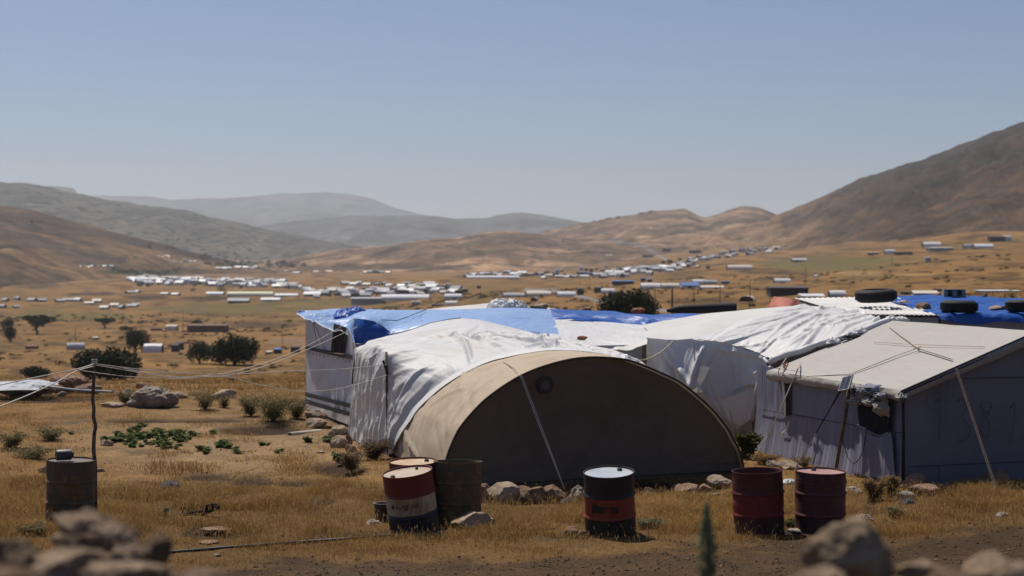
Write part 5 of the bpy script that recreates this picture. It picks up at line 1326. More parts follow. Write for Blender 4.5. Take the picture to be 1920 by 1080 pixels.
# stones and rubble on the roofs
GT = 'stones weighing down the roof sheets'
rock(984, 577, 36.0, 36, 9, 'piece of grey driftwood like stone on the ridge beside the plastic scrap', m_limeG, 80, group=GT)
rock(1011, 575, 35.8, 28, 13, 'rough brown rock on the ridge left of the deep blue tarpaulin', m_lime, 81, group=GT, rough=.2)
rock(1101, 580, 35.6, 20, 6, 'flat reddish stone at the back of the deep blue tarpaulin', m_limeR, 82, group=GT)
rock(1197, 583, 35.1, 26, 9, 'crumbling orange brick rubble on the deep blue tarpaulin before the dark bush', m_brick, 83, group=GT, rough=.25)
rock(1092, 634, 29.9, 16, 7, 'broken red brick on the creased white roof', m_brick, 84, group=GT, cuts=4)
rock(1655, 561, 33.4, 13, 9, 'small tan stone at the foot of the largest tyre', m_lime, 85, group=GT)
rock(1695, 569, 34, 20, 9, 'tan stone on the edge between metal roof and blue tarpaulin', m_lime, 86, group=GT)
rock(1730, 576, 33.0, 26, 14, 'square brown stone on the blue tarpaulin left of the middle tyre', m_limeR, 87, group=GT, cuts=5)
rock(1868, 577, 32.9, 26, 9, 'long tan stone on the blue tarpaulin left of the rightmost tyre', m_lime, 88, group=GT)
rock(1888, 576, 32.8, 20, 11, 'brown stone touching the rightmost tyre', m_limeR, 89, group=GT)
rock(1500, 556, 36.3, 12, 5, 'small orange stone at the back corner of the corrugated roof', m_lime, 90, group=GT)
rock(1846, 553, 36.4, 11, 9, 'small brown stone on the back edge of the bright blue tarpaulin', m_limeR, 91, group=GT)
o = thing('concrete_block', at(1788, 557, 36.3), 'grey hollow concrete block on the back edge of the bright blue tarpaulin', 'concrete block')
mb = MB(); k = 36.3 / FPX
mb.box((0, 0, .17), 40 * k, .2, .02); mb.box((0, 0, .01), 40 * k, .2, .02)
for x, w_ in ((-.205, .08), (0, .10), (.205, .08)): mb.box((x, 0, .09), w_, .2, .15)
mb.box((0, .09, .09), 40 * k, .02, .15); mb.build('body', m_concrete, o, False, (0, 0, 0))

# ---------------------------------------------------------------- pole, washing lines, hose, pipe, crate
pD = 19.9
pp = [(178, 880, pD), (176, 840, pD), (178, 800, pD), (174, 750, pD), (176, 700, pD), (177, 656, pD)]
P = catmull(P_(*pp), 40); P[0, 2] = -.05; P[:, 0] += (vn(np.arange(40) * .35, 2, 5) - .5) * .02
o = thing('wooden_pole', P[0], 'thin crooked wooden pole with cords tied to it beside the lone grey barrel', 'pole')
mb = MB(); mb.tube(P, np.interp(np.arange(40), [0, 39], [.026, .018]), 9); mb.build('shaft', m_wood, o, True)
mb = MB()
for dz in (0, .02, .045): mb.tube([at(177, 682, pD) + np.array([.03 * math.cos(a), .03 * math.sin(a), dz + .01 * a / 6.3]) for a in np.linspace(0, 6.3, 13)], .007, 5)
mb.build('cord_binding', m_whiterope, o)
def line(pts, label, r=.0055, mat=None, n=60):
    P = catmull(P_(*pts), n); V, Q, T_ = tube_data(P, r, 6)
    o = link('washing_line', mesh_np('washing_line', V, Q, T_, True), mat or m_whiterope)
    return tag(o, label, 'cord', 'cords strung from the crooked pole')
line([(177, 682, pD), (215, 687, 20.2), (270, 698, 21.6), (342, 707, 23.2), (425, 699, 25.2), (500, 679, 27.4), (560, 656, 29.2), (610, 630, 30.6), (663, 598, 31.0)], 'upper pale cord from the crooked pole to the top of the blue fold')
line([(177, 684, pD), (225, 692, 20.4), (285, 703, 22), (350, 709, 23.4), (440, 702, 25.4), (520, 678, 27.8), (600, 645, 29.8), (670, 613, 30.8)], 'second pale cord ending just below the top of the blue fold')
line([(177, 682, pD), (250, 691, 20.5), (320, 698, 21.8), (420, 702, 23), (520, 697, 24.2), (640, 692, 25.3), (725, 684, 26.0)], 'nearly level cord from the crooked pole to the corner of the white drape')
line([(146, 694, 19.0), (240, 706, 20.6), (330, 710, 21.8), (424, 706, 23.2), (480, 720, 24.2), (568, 734, 25), (640, 728, 25.5), (730, 702, 25.98)], 'lowest sagging cord reaching the white drape below the corner')
line([(177, 682, pD), (145, 692, 19.0), (90, 703, 18.6), (40, 713, 18.2), (-20, 727, 17.8), (-80, 744, 17.4)], 'cord running from the crooked pole out over the left edge', .0065)
line([(177, 686, pD), (140, 697, 19.0), (107, 716, 18.4), (50, 742, 17.6), (0, 762, 17), (-60, 786, 16.4)], 'steeper cord dropping from the crooked pole to the left', .0065)
P = catmull(P_((80, 724, 37.3), (140, 731, 37.2), (213, 735, 37.0)), 20); V, Q, T_ = tube_data(P, .03, 7); o = link('metal_pipe', mesh_np('metal_pipe', V, Q, T_, True), m_plain('grey_pipe', (.3, .3, .31), .6)); tag(o, 'thin grey pipe lying on the rubble below the leaning tree', 'pipe')
# hose along the ground
P = catmull([gpt(310, 1039), gpt(380, 1033), gpt(470, 1026), gpt(560, 1019), gpt(660, 1012), gpt(740, 1006), gpt(800, 1003)], 60); P[:, 2] += .018
V, Q, T_ = tube_data(P, .016, 8); o = link('hose', mesh_np('hose', V, Q, T_, True), m_plain('dusty_black_hose', (.05, .05, .052), .5, .4, 10)); tag(o, 'long black water hose lying on the trodden ground at the lower left', 'hose')
P = catmull([gpt(930, 998), gpt(980, 996), gpt(1040, 993)], 20); P[:, 2] += .012
V, Q, T_ = tube_data(P, .010, 6); o = link('cable', mesh_np('cable', V, Q, T_, True), m_black); tag(o, 'short dark cable in the grass between the grey barrel and the black barrel', 'cable')
o = thing('plastic_pipe', at(570, 815, 29.6), 'short cream plastic drain pipe lying among the stones by the white wall', 'pipe')
a_, b_ = at(543, 817, 29.4), at(600, 811, 30.2); r_ = .065; ax_ = (b_ - a_) / np.linalg.norm(b_ - a_)
mb = MB(); u1 = np.cross(ax_, [0, 0, 1.]); u1 /= np.linalg.norm(u1); u2 = np.cross(u1, ax_); k = 20; an = np.arange(k) / k * 2 * math.pi
ring = lambda c, rr_: [c + rr_ * (math.cos(x) * u1 + math.sin(x) * u2) for x in an]
V = np.array(ring(a_ + ax_ * .3, r_ * .86) + ring(a_, r_ * .86) + ring(a_, r_) + ring(b_, r_)); i = np.arange(3)[:, None] * k; j = np.arange(k)[None]
mb.add(V, np.stack([i + j, i + (j + 1) % k, i + k + (j + 1) % k, i + k + j], -1).reshape(-1, 4)); mb.build('tube', m_plain('cream_plastic', (.42, .37, .3), .6, .2, 4), o, True)
mb = MB(); mb.add(np.array([a_ + ax_ * .28] + ring(a_ + ax_ * .28, r_ * .87)), None, [[0, 1 + i, 1 + (i + 1) % k] for i in range(k)]); mb.build('bore', m_dark, o)
# broken crate
c = gpt(375, 966)
o = thing('broken_crate', c, 'broken black plastic crate half buried in the golden grass', 'crate')
mb = MB()
cr = lambda px, py: at(px, py, c[1])
for pts in ([(341, 951), (344, 966), (352, 962)], [(341, 951), (349, 955), (356, 960), (384, 956), (390, 947), (398, 944), (411, 947)], [(344, 963), (386, 959), (410, 951)], [(346, 968), (386, 964), (402, 956)], [(388, 946), (386, 964)], [(398, 944), (400, 958)], [(410, 946), (411, 953)]):
    mb.tube([cr(*p) for p in pts], .012, 4)
for x in range(350, 386, 5): mb.tube([cr(x, 960 - (x - 350) * .1), cr(x + 3, 967 - (x - 350) * .1)], .007, 4)
for x in range(388, 410, 4): mb.tube([cr(x, 947), cr(x + 3, 960 - (x - 388) * .2)], .007, 4)
mb.build('lattice', m_black, o)
P = [gpt(x, y) for x, y in ((0, 0),)] if False else None
crumple('sheet', at(30, 724, 38.5), .78, 1.2, .12, m_greywhite, None, 61, 40, label='pale sheet lying over the rubble at the left edge', cat='sheet')
o = bpy.data.objects['sheet']; o.name = 'ground_sheet'
for k_, (px, py, w, lab) in enumerate([(1596, 925, .16, 'heap of white litter scraps right of the maroon barrel'), (1618, 972, .10, 'small pale litter scrap in the grass before the maroon barrel'), (700, 982, .09, 'pale rag of litter in the grass left of the striped barrel'),
                                       (600, 1012, .09, 'black litter scrap on the hose'), (1480, 905, .10, 'white litter scrap between the two red barrels'), (320, 912, .14, 'black clump of rags on the bare soil'), (1880, 967, .08, 'pale litter scrap beside the gravel track at the right'),
                                       (1700, 943, .10, 'pink and dark litter below the concrete block'), (1068, 942, .12, 'red and blue litter below the guy rope peg')]):
    c = gpt(px, py); m_ = [m_ragpale, m_ragpale, m_ragpale, m_ragdark, m_plastic, m_ragdark, m_ragpale, m_ragdark, m_ragdark][k_]
    crumple('litter', c + [0, 0, .005], w, w * .8, w * .55, m_, None, 70 + k_, 26, label=lab, cat='litter')
# ---------------------------------------------------------------- trees and bushes
m_leaf = m_tint('dark_olive_leaves', .8, 0, bump=0, trans=.05)
m_bark = m_plain('grey_brown_bark', (.09, .07, .05), .95, .4, 6)
def leaf_cloud(blobs, n, size, cols, seed, flat=.7, hollow=.35):
    """leaf-sized quads through a set of ellipsoids (cx, cy, cz, rx, ry, rz)"""
    r_ = np.random.default_rng(seed)
    w = np.array([b[3] * b[4] * b[5] for b in blobs]) ** .75; w /= w.sum()
    k = r_.choice(len(blobs), n, p=w); B = np.array(blobs)[k]
    d = r_.normal(size=(n, 3)); d /= np.linalg.norm(d, axis=1, keepdims=True)
    rad = (hollow + (1 - hollow) * r_.random(n) ** .5)[:, None]
    lump = 1 + .35 * (fbm(d[:, 0] * 2.3 + k * 7, d[:, 1] * 2.3 + d[:, 2] * 2.1, 3, seed) - .5)[:, None]
    C = B[:, :3] + d * rad * B[:, 3:] * lump
    # break the crown into clumps with gaps
    keep = fbm(C[:, 0] / (size * 7) + seed, C[:, 1] / (size * 7) + C[:, 2] / (size * 6), 3, seed + 5) > .36
    C = C[keep]; n = len(C)
    nrm = d[keep] * .6 + r_.normal(size=(n, 3)) * .6; nrm /= np.linalg.norm(nrm, axis=1, keepdims=True)
    t1 = np.cross(nrm, r_.normal(size=(n, 3))); t1 /= np.linalg.norm(t1, axis=1, keepdims=True) + 1e-9; t2 = np.cross(nrm, t1)
    s = (size * (.6 + .9 * r_.random(n)))[:, None]
    V = np.stack([C - t1 * s, C - t2 * s * flat, C + t1 * s, C + t2 * s * flat], 1).reshape(-1, 3)
    F = np.arange(n * 4).reshape(-1, 4)
    cl = np.array(cols); u = r_.random(n)[:, None]; c = cl[0] * (1 - u) + cl[1] * u
    return V, F, np.repeat(c, 4, 0)
OLV = [(.018, .024, .010), (.042, .05, .02)]
def tree(px, base_py, w, h, label, seed, cat='tree', name='tree', pos=None, trunk=True, lumps=7, n=2600, cols=OLV, group=None, trunk_h=.14, flat_top=False, leaf=None):
    p = hit(px, base_py) if pos is None else np.array(pos, float)
    k = p[1] / FPX; W, H = w * k, h * k
    r_ = random.Random(seed)
    o = thing(name, p, label, cat, group)
    th = H * trunk_h if trunk else 0
    blobs = []
    for i in range(lumps):
        x = r_.uniform(-.32, .32) * W; y = r_.uniform(-.3, .3) * W
        q_ = 1 - (abs(x) / (W * .5)) ** 2 * .7
        if flat_top: blobs.append((x, y, th + (H - th) * r_.uniform(.5, .75), W * r_.uniform(.2, .28), W * r_.uniform(.2, .28), (H - th) * r_.uniform(.2, .3)))
        else: blobs.append((x, y, th + (H - th) * r_.uniform(.22, .62) * q_, W * r_.uniform(.20, .30), W * r_.uniform(.20, .30), (H - th) * r_.uniform(.32, .44)))
    blobs.append((0, 0, th + (H - th) * .45, W * .33, W * .33, (H - th) * .42))
    zt = max(b[2] + b[5] for b in blobs); sc = H / zt
    blobs = [(a, b, c * sc if trunk else c, d, e, f) for a, b, c, d, e, f in blobs]
    V, F, C = leaf_cloud(blobs, int(n * 1.7), leaf or max(.03, W * .022), cols, seed)
    if not trunk: V[:, 2] = np.maximum(V[:, 2], .0)
    link('crown', mesh_np('crown', V, F, tint=C), m_leaf, o, (0, 0, 0))
    mb = MB(); r0 = W * .028 + .02
    if trunk:
        b0_ = np.array([r_.uniform(-.04, .04) * W, 0, 0])
        fork = np.array([r_.uniform(-.06, .06) * W, 0, th * .85])
        mb.tube(catmull([b0_ - [0, 0, .25], b0_ * .6 + fork * .4 + [W * .02, 0, 0], fork], 10), np.linspace(r0 * 1.5, r0, 10), 8)
        for b in blobs[:5]:
            mb.tube(catmull([fork - [0, 0, th * .2], fork * .5 + np.array(b[:3]) * .5 + [0, 0, -th * .1], b[:3]], 8), np.linspace(r0 * .75, r0 * .2, 8), 6)
    else:
        for b in blobs[:6]: mb.tube(catmull([[b[0] * .2, b[1] * .2, -.05], [b[0] * .6, b[1] * .6, b[2] * .5], b[:3]], 6), np.linspace(r0 * .5, r0 * .15, 6), 5)
    mb.build('trunk' if trunk else 'stems', m_bark, o, True, (0, 0, 0))
    return o
TG = 'dark trees in the valley left of the camp'
tree(203, 716.5, 128, 70, 'broad dark leaning tree right behind the crooked pole', 1, group=TG, n=5200, lumps=10, trunk_h=.16)
tree(252, 661, 54, 48, 'round dark tree beside the small white hut', 2, group=TG, n=3000)
tree(374, 682, 50, 46, 'rounded dark tree, left one of the joined pair below the mud wall', 3, group=TG, n=3000, trunk_h=.15)
tree(438, 684, 92, 62, 'wide dark tree, right one of the joined pair below the mud wall', 4, group=TG, n=4600, lumps=10, trunk_h=.12)
tree(70, 627, 56, 37, 'spreading tree with two trunks near the left edge', 5, group=TG, n=2800, trunk_h=.34, flat_top=True)
tree(17, 642, 38, 34, 'small dark tree in front of another at the left edge', 6, group=TG, n=2200)
tree(16, 616, 32, 22, 'small rounded tree behind the other one at the left edge', 7, group=TG, n=1800, trunk_h=.12)
tree(196, 616, 38, 20, 'low umbrella shaped tree alone in the field', 8, group=TG, n=2000, trunk_h=.38, flat_top=True)
tree(230, 603, 12, 13, 'tiny upright tree behind the umbrella shaped tree', 9, group=TG, n=700)
tree(60, 708, 62, 24, 'low bushy shrub behind the pale sheet at the left edge', 10, 'bush', 'bush', trunk=False, n=2400, group='bushes in the valley')
tree(236, 619, 30, 9, 'low scrub above the round dark tree', 11, 'bush', 'bush', trunk=False, n=900, group='bushes in the valley')
tree(371, 609, 30, 10, 'small bush growing over the mud wall', 12, 'bush', 'bush', trunk=False, n=900, group='bushes in the valley')
tree(1176, 592, 112, 58, 'big dark bushy tree behind the deep blue tarpaulin', 13, pos=None, trunk=False, lumps=12, n=5600, cat='tree', group='dark trees behind the roofs') if False else None
def ptree(px, base, D, w, h, label, seed, **k):
    X = (px - 960) * D / FPX; z_ = land_z(X, D)
    ztop = CZ + (H0 - base) * D / FPX
    extra = max(0.0, (ztop - z_))
    return tree(px, base, w, h + extra * FPX / D, label, seed, pos=(X, D, z_), **k)
ptree(1176, 592, 130, 110, 56, 'big dark bushy tree behind the deep blue tarpaulin', 13, trunk=False, lumps=12, n=6500, group='dark trees behind the roofs')
ptree(1278, 592, 60, 48, 16, 'green bush behind the long black roll', 14, cat='bush', name='bush', trunk=False, n=1500, group='bushes in the valley', cols=[(.035, .05, .018), (.085, .105, .04)])
ptree(1385, 584, 60, 12, 6, 'low weed at the right end of the long black roll', 15, cat='bush', name='bush', trunk=False, n=500, group='bushes in the valley')
ptree(1840, 558, 60, 60, 18, 'bright green bushes behind the concrete block', 16, cat='bush', name='bush', trunk=False, n=2400, lumps=9, group='bushes in the valley', cols=[(.06, .085, .02), (.15, .17, .05)])
ptree(1895, 556, 62, 60, 14, 'bright green bushes at the right edge behind the blue roof', 17, cat='bush', name='bush', trunk=False, n=2400, lumps=9, group='bushes in the valley', cols=[(.06, .085, .02), (.15, .17, .05)])
for i, (px, py, w, h, lab) in enumerate([(415, 549, 20, 15, 'dark round tree standing among the white tents left of the greenhouse'), (362, 548, 13, 9, 'small dark tree among the white tents near the tree by the greenhouse'), (638, 556, 14, 10, 'dark round bush by the tents above the torn window shed'),
        (706, 556, 17, 10, 'dark bush among the tents above the blue tarpaulin'), (800, 541, 22, 9, 'pair of dark bushes among the tents at the camp centre'), (58, 421, 14, 9, 'lone dark tree high on the tan left hill'),
        (166, 458, 7, 6, 'small lone shrub in the middle of the tan left hill'), (184, 417, 7, 5, 'dot of a tree on the ridge of the tan left hill'), (537, 502, 12, 9, 'dark tree in the gully at the foot of the centre hill'),
        (548, 500, 14, 11, 'larger dark tree in the gully at the foot of the centre hill'), (505, 494, 14, 8, 'tree in the grove above the gully'), (440, 481, 16, 9, 'tree group member on the slope below the scrubby hill'), (1055, 455, 8, 4, 'single shrub on the slope right of the centre hill'),
        (1018, 520, 12, 9, 'round green tree in the camp left of the road'), (988, 519, 24, 7, 'pale green bush in the camp left of the round tree'), (1115, 418, 9, 5, 'leftmost shrub on the skyline of the right ridge'), (1140, 413, 12, 5, 'second shrub on the skyline of the right ridge'),
        (1160, 410, 16, 5, 'wide shrub on the skyline of the right ridge'), (1203, 403, 16, 4, 'low shrub near the top of the right ridge skyline'), (1222, 399, 14, 4, 'last shrub before the flat top of the right ridge skyline')]):
    tree(px, py, w, h, lab, 30 + i, n=500, trunk_h=.12, lumps=4, group='far trees of the valley', leaf=None)
# small far shrubs scattered on the slopes: copies of one far tree
proto = [o for o in bpy.data.objects if o.name.startswith('tree') and o.get('label', '').startswith('tree group member')][0]
def shrubs(spots, label, group, lo=.5, hi=1.1):
    for (px, py) in spots:
        p = hit(px, py); c = copy_tree(proto); c.name = 'shrub'
        k = p[1] / proto.location[1] * random.uniform(lo, hi)
        c.location = p; c.scale = (k, k, k * random.uniform(.7, 1.1)); c.rotation_euler[2] = random.uniform(0, 6.3)
        c['label'] = label; c['group'] = group; c['category'] = 'shrub'
rs_ = random.Random(5)
shrubs([(rs_.uniform(280, 430), 448 + rs_.uniform(0, 22)) for _ in range(26)], 'scattered dark shrub on the plain under the scrubby left ridge', 'shrubs under the scrubby left ridge', .35, .8)
shrubs([(rs_.uniform(375, 470), 470 + rs_.uniform(0, 18)) for _ in range(24)], 'dark shrub in the loose grove above the valley orchards', 'shrubs of the loose grove', .5, 1.0)
shrubs([(rs_.uniform(500, 570), 494 + rs_.uniform(0, 10)) for _ in range(18)], 'dark shrub in the gully beside the centre hill', 'shrubs of the gully', .6, 1.1)
shrubs([(205 + i * 5.2 + rs_.uniform(-2, 2), 506 + rs_.uniform(0, 9)) for i in range(26)], 'green tree of the long orchard strip behind the left camp', 'trees of the long orchard strip', .5, .9)
shrubs([(385 + i * 4.6, 494 + rs_.uniform(0, 6)) for i in range(24)], 'green tree of the short orchard strip at the gully mouth', 'trees of the short orchard strip', .5, .9)
shrubs([(1480 + rs_.uniform(0, 440), 0) for _ in range(0)], '', '')

# ---------------------------------------------------------------- tents and huts of the valley, small in the photo
m_vw = m_plain('far_white_sheet', (.58, .58, .60), .5, .12, .5, .4); m_vc = m_plain('far_cream_sheet', (.55, .49, .42), .6, .15, .5); m_vg = m_plain('far_grey_sheet', (.32, .33, .36), .7, .2, .5)
m_vb = m_plain('far_blue_tarpaulin', (.06, .15, .38), .5, .3, .5); m_vd = m_plain('far_dark_wall', (.06, .055, .055), .8, .3, .5); m_vy = m_plain('pale_yellow_green_sheet', (.55, .56, .38), .5, .1, .5); m_vr = m_plain('far_dull_red_wall', (.16, .075, .06), .8, .3, .5)
m_vn = m_plain('far_brown_mud_wall', (.15, .10, .07), .95, .25, .4)
def gable_mesh(name, ra, wa):
    me = bpy.data.meshes.new(name)
    v = [(-.5, -.5, 0), (.5, -.5, 0), (.5, .5, 0), (-.5, .5, 0), (-.48, -.48, .55), (.48, -.48, .55), (.48, .48, .55), (-.48, .48, .55), (-.48, 0, 1), (.48, 0, 1), (-.54, -.56, .5), (.54, -.56, .5), (.54, .56, .5), (-.54, .56, .5), (-.54, 0, 1.03), (.54, 0, 1.03), (-.08, -.5, .01), (.08, -.5, .01), (.08, -.49, .42), (-.08, -.49, .42)]
    f = [(0, 1, 5, 4), (2, 3, 7, 6), (1, 2, 6, 9, 5), (3, 0, 4, 8, 7), (10, 11, 15, 14), (12, 13, 14, 15), (16, 17, 18, 19)]
    v[16:20] = [(-.09, -.505, .01), (.07, -.505, .01), (.07, -.495, .46), (-.09, -.495, .46)]
    me.from_pydata(v, [], f); me.materials.append(wa); me.materials.append(ra); me.materials.append(m_vd); me.polygons[6].material_index = 2
    for i in (4, 5): me.polygons[i].material_index = 1
    return me
def hut_mesh(name, ra, wa, k=9):
    a = np.linspace(0, math.pi, k); V = []; 
    for x in (-.5, -.17, .17, .5):
        for t_ in a: V.append((x, -math.cos(t_) * .5, max(0, math.sin(t_) ** .75) * (1 + (.03 if abs(x) < .3 else 0))))
    me = bpy.data.meshes.new(name); F = [(i * k + j, i * k + j + 1, (i + 1) * k + j + 1, (i + 1) * k + j) for i in range(3) for j in range(k - 1)] + [tuple(range(k)), tuple(range(3 * k, 4 * k))]
    me.from_pydata(V, [], F); me.materials.append(ra); me.materials.append(wa)
    for i in (-1, -2): me.polygons[len(F) + i].material_index = 1
    return me
def flat_mesh(name, ra, wa):
    me = bpy.data.meshes.new(name)
    v = [(-.5, -.5, 0), (.5, -.5, 0), (.5, .5, 0), (-.5, .5, 0), (-.5, -.5, .85), (.5, -.5, .85), (.5, .5, .95), (-.5, .5, .95), (-.54, -.57, .84), (.54, -.57, .84), (.54, .55, .98), (-.54, .55, .98), (-.54, -.57, .92), (.54, -.57, .92), (.54, .55, 1.05), (-.54, .55, 1.05)]
    f = [(0, 1, 5, 4), (1, 2, 6, 5), (2, 3, 7, 6), (3, 0, 4, 7), (8, 9, 13, 12), (9, 10, 14, 13), (10, 11, 15, 14), (11, 8, 12, 15), (12, 13, 14, 15)]
    me.from_pydata(v, [], f); me.materials.append(wa); me.materials.append(ra)
    for i in range(4, 9): me.polygons[i].material_index = 1
    return me
VM = {'gw': gable_mesh('tent', m_vw, m_vg), 'gc': gable_mesh('tent', m_vc, m_vg), 'gb': gable_mesh('tent', m_vb, m_vw), 'gg': gable_mesh('tent', m_vg, m_vd), 'hw': hut_mesh('tent', m_vw, m_vd), 'hc': hut_mesh('tent', m_vc, m_vd), 'hy': hut_mesh('greenhouse', m_vy, m_vy), 'hg': hut_mesh('tent', m_vg, m_vd),
      'fw': flat_mesh('shed', m_vw, m_vg), 'fd': flat_mesh('shed', m_vd, m_vd), 'fb': flat_mesh('shed', m_vb, m_vd), 'fg': flat_mesh('shed', m_vg, m_vg), 'fr': flat_mesh('shed', m_vr, m_vr), 'fc': flat_mesh('shed', m_vc, m_vn), 'fwr': flat_mesh('shed', m_vw, m_vr), 'gww': gable_mesh('tent', m_vw, m_vw), 'fn': flat_mesh('mud_wall', m_vn, m_vn)}
def far(kind, px, py, w, h, label, cat='tent', group=None, rot=0.0, dep=.7, name=None, D0=48.0):
    p = hit(px, py, D0); k = p[1] / FPX
    name = name or {'g': 'tent', 'h': 'tent', 'f': 'shed'}[kind[0]]
    o = bpy.data.objects.new(name, VM[kind]); col.objects.link(o)
    L = w * k; Wd = max(1.6, min(L * dep, 5.5)); 
    o.location = (p[0], p[1], p[2] - .05); o.scale = (L, Wd, h * k); o.rotation_euler = (0, 0, rot)
    return tag(o, label, cat, group, 'thing')
rv = random.Random(11)
def camp(spots, kinds, wr_, hr_, label, group):
    for (px, py) in spots: far(rv.choice(kinds), px, py, rv.uniform(*wr_), rv.uniform(*hr_), label, 'tent', group, rv.uniform(-.9, .9))
W6 = ['gw', 'gw', 'hw', 'hw', 'gc', 'gww', 'fw', 'gg', 'hc', 'gww']
def band(x0, x1, yf, n, jit): return [(x0 + (x1 - x0) * (i + rv.uniform(.1, .9)) / n, yf((i + .5) / n) + rv.uniform(-jit, jit)) for i in range(n)]
camp(band(245, 560, lambda s: 527 + 9 * s, 84, 6.0), W6, (10, 20), (6, 9), 'white tent in the dense camp on the valley floor at the left', 'tents of the dense left camp')
camp(band(250, 300, lambda s: 527, 6, 3), ['gww', 'hw'], (14, 22), (5, 7), 'long white tent at the left end of the dense left camp', 'long tents of the left camp')
camp(band(570, 870, lambda s: 553 - 6 * s, 54, 7), W6 + ['fg', 'gg', 'fd'], (11, 23), (7, 10.5), 'pale tent in the wide camp straight above the blue tarpaulin', 'tents of the middle camp')
camp(band(640, 840, lambda s: 536 + 2 * s, 14, 3), W6, (9, 20), (4.5, 7), 'small tent in the back row of the middle camp', 'back row of the middle camp')
camp(band(872, 1000, lambda s: 517 - 3 * s, 16, 4), W6, (8, 17), (4.5, 6.5), 'white tent in the bright row under the centre hill', 'tents under the centre hill')
camp(band(1000, 1130, lambda s: 519 - 6 * s, 14, 7), W6 + ['fr', 'fb'], (8, 18), (4.5, 7), 'tent or shed of the loose camp along the winding road', 'huts along the winding road')
camp(band(1130, 1300, lambda s: 519 - 20 * s, 42, 7), W6 + ['fg'], (10, 20), (6, 9), 'white tent at the lower end of the long camp climbing to the right', 'lower tents of the climbing camp')
camp(band(1290, 1468, lambda s: 488 - 22 * s, 36, 6), W6 + ['fg'], (6, 12), (4.5, 8), 'small white tent at the upper end of the long camp climbing to the right', 'upper tents of the climbing camp')
camp(band(268, 320, lambda s: 485, 7, 2), ['gw', 'gc', 'gww'], (6, 11), (3.5, 5), 'tiny white tent of the cluster at the foot of the tan left hill', 'cluster at the foot of the left hill')
camp(band(320, 375, lambda s: 494, 9, 3), ['gw', 'gc', 'fg'], (5, 9), (3, 5), 'tiny pale tent between the left hill cluster and the orchards', 'cluster before the orchards')
camp(band(150, 212, lambda s: 502, 7, 1.5), ['gw', 'gc'], (6, 10), (3, 4.5), 'tiny white tent in the row left of the long orchard strip', 'row left of the orchard')
camp(band(400, 490, lambda s: 504, 7, 1.5), ['gw', 'gww', 'gc'], (8, 13), (4, 5), 'small white tent in the row below the short orchard strip', 'row below the short orchard')
camp(band(525, 620, lambda s: 511, 4, 2), ['gw', 'gc'], (10, 22), (3, 4.5), 'lone pale tent on the plain before the centre hill', 'lone tents before the centre hill')
camp(band(675, 735, lambda s: 512, 5, 1.5), ['gg', 'gw', 'fd'], (8, 14), (4, 5), 'small hut at the left foot of the centre hill', 'huts at the left foot of the centre hill')
camp(band(1105, 1158, lambda s: 484, 6, 2), ['gw', 'gg', 'hw'], (7, 10), (4, 5), 'small white hut left of the straight upper road', 'huts left of the upper road')
camp(band(255, 560, lambda s: 530 + 8 * s, 26, 6.5), ['fd', 'fg', 'fn', 'gg'], (4, 9), (4, 7), 'small dark hut among the white tents of the dense left camp', 'dark huts of the left camp')
camp(band(575, 865, lambda s: 553 - 6 * s, 28, 8), ['fd', 'fg', 'fn', 'gg', 'fb'], (5, 10), (4, 8), 'small dark hut among the pale tents of the camp above the blue tarpaulin', 'dark huts of the middle camp')
camp(band(1010, 1330, lambda s: 521 - 26 * s, 34, 9), ['fd', 'fg', 'fn', 'gg', 'fr'], (4, 9), (4, 7), 'small dark hut among the tents of the camp climbing to the right', 'dark huts of the climbing camp')
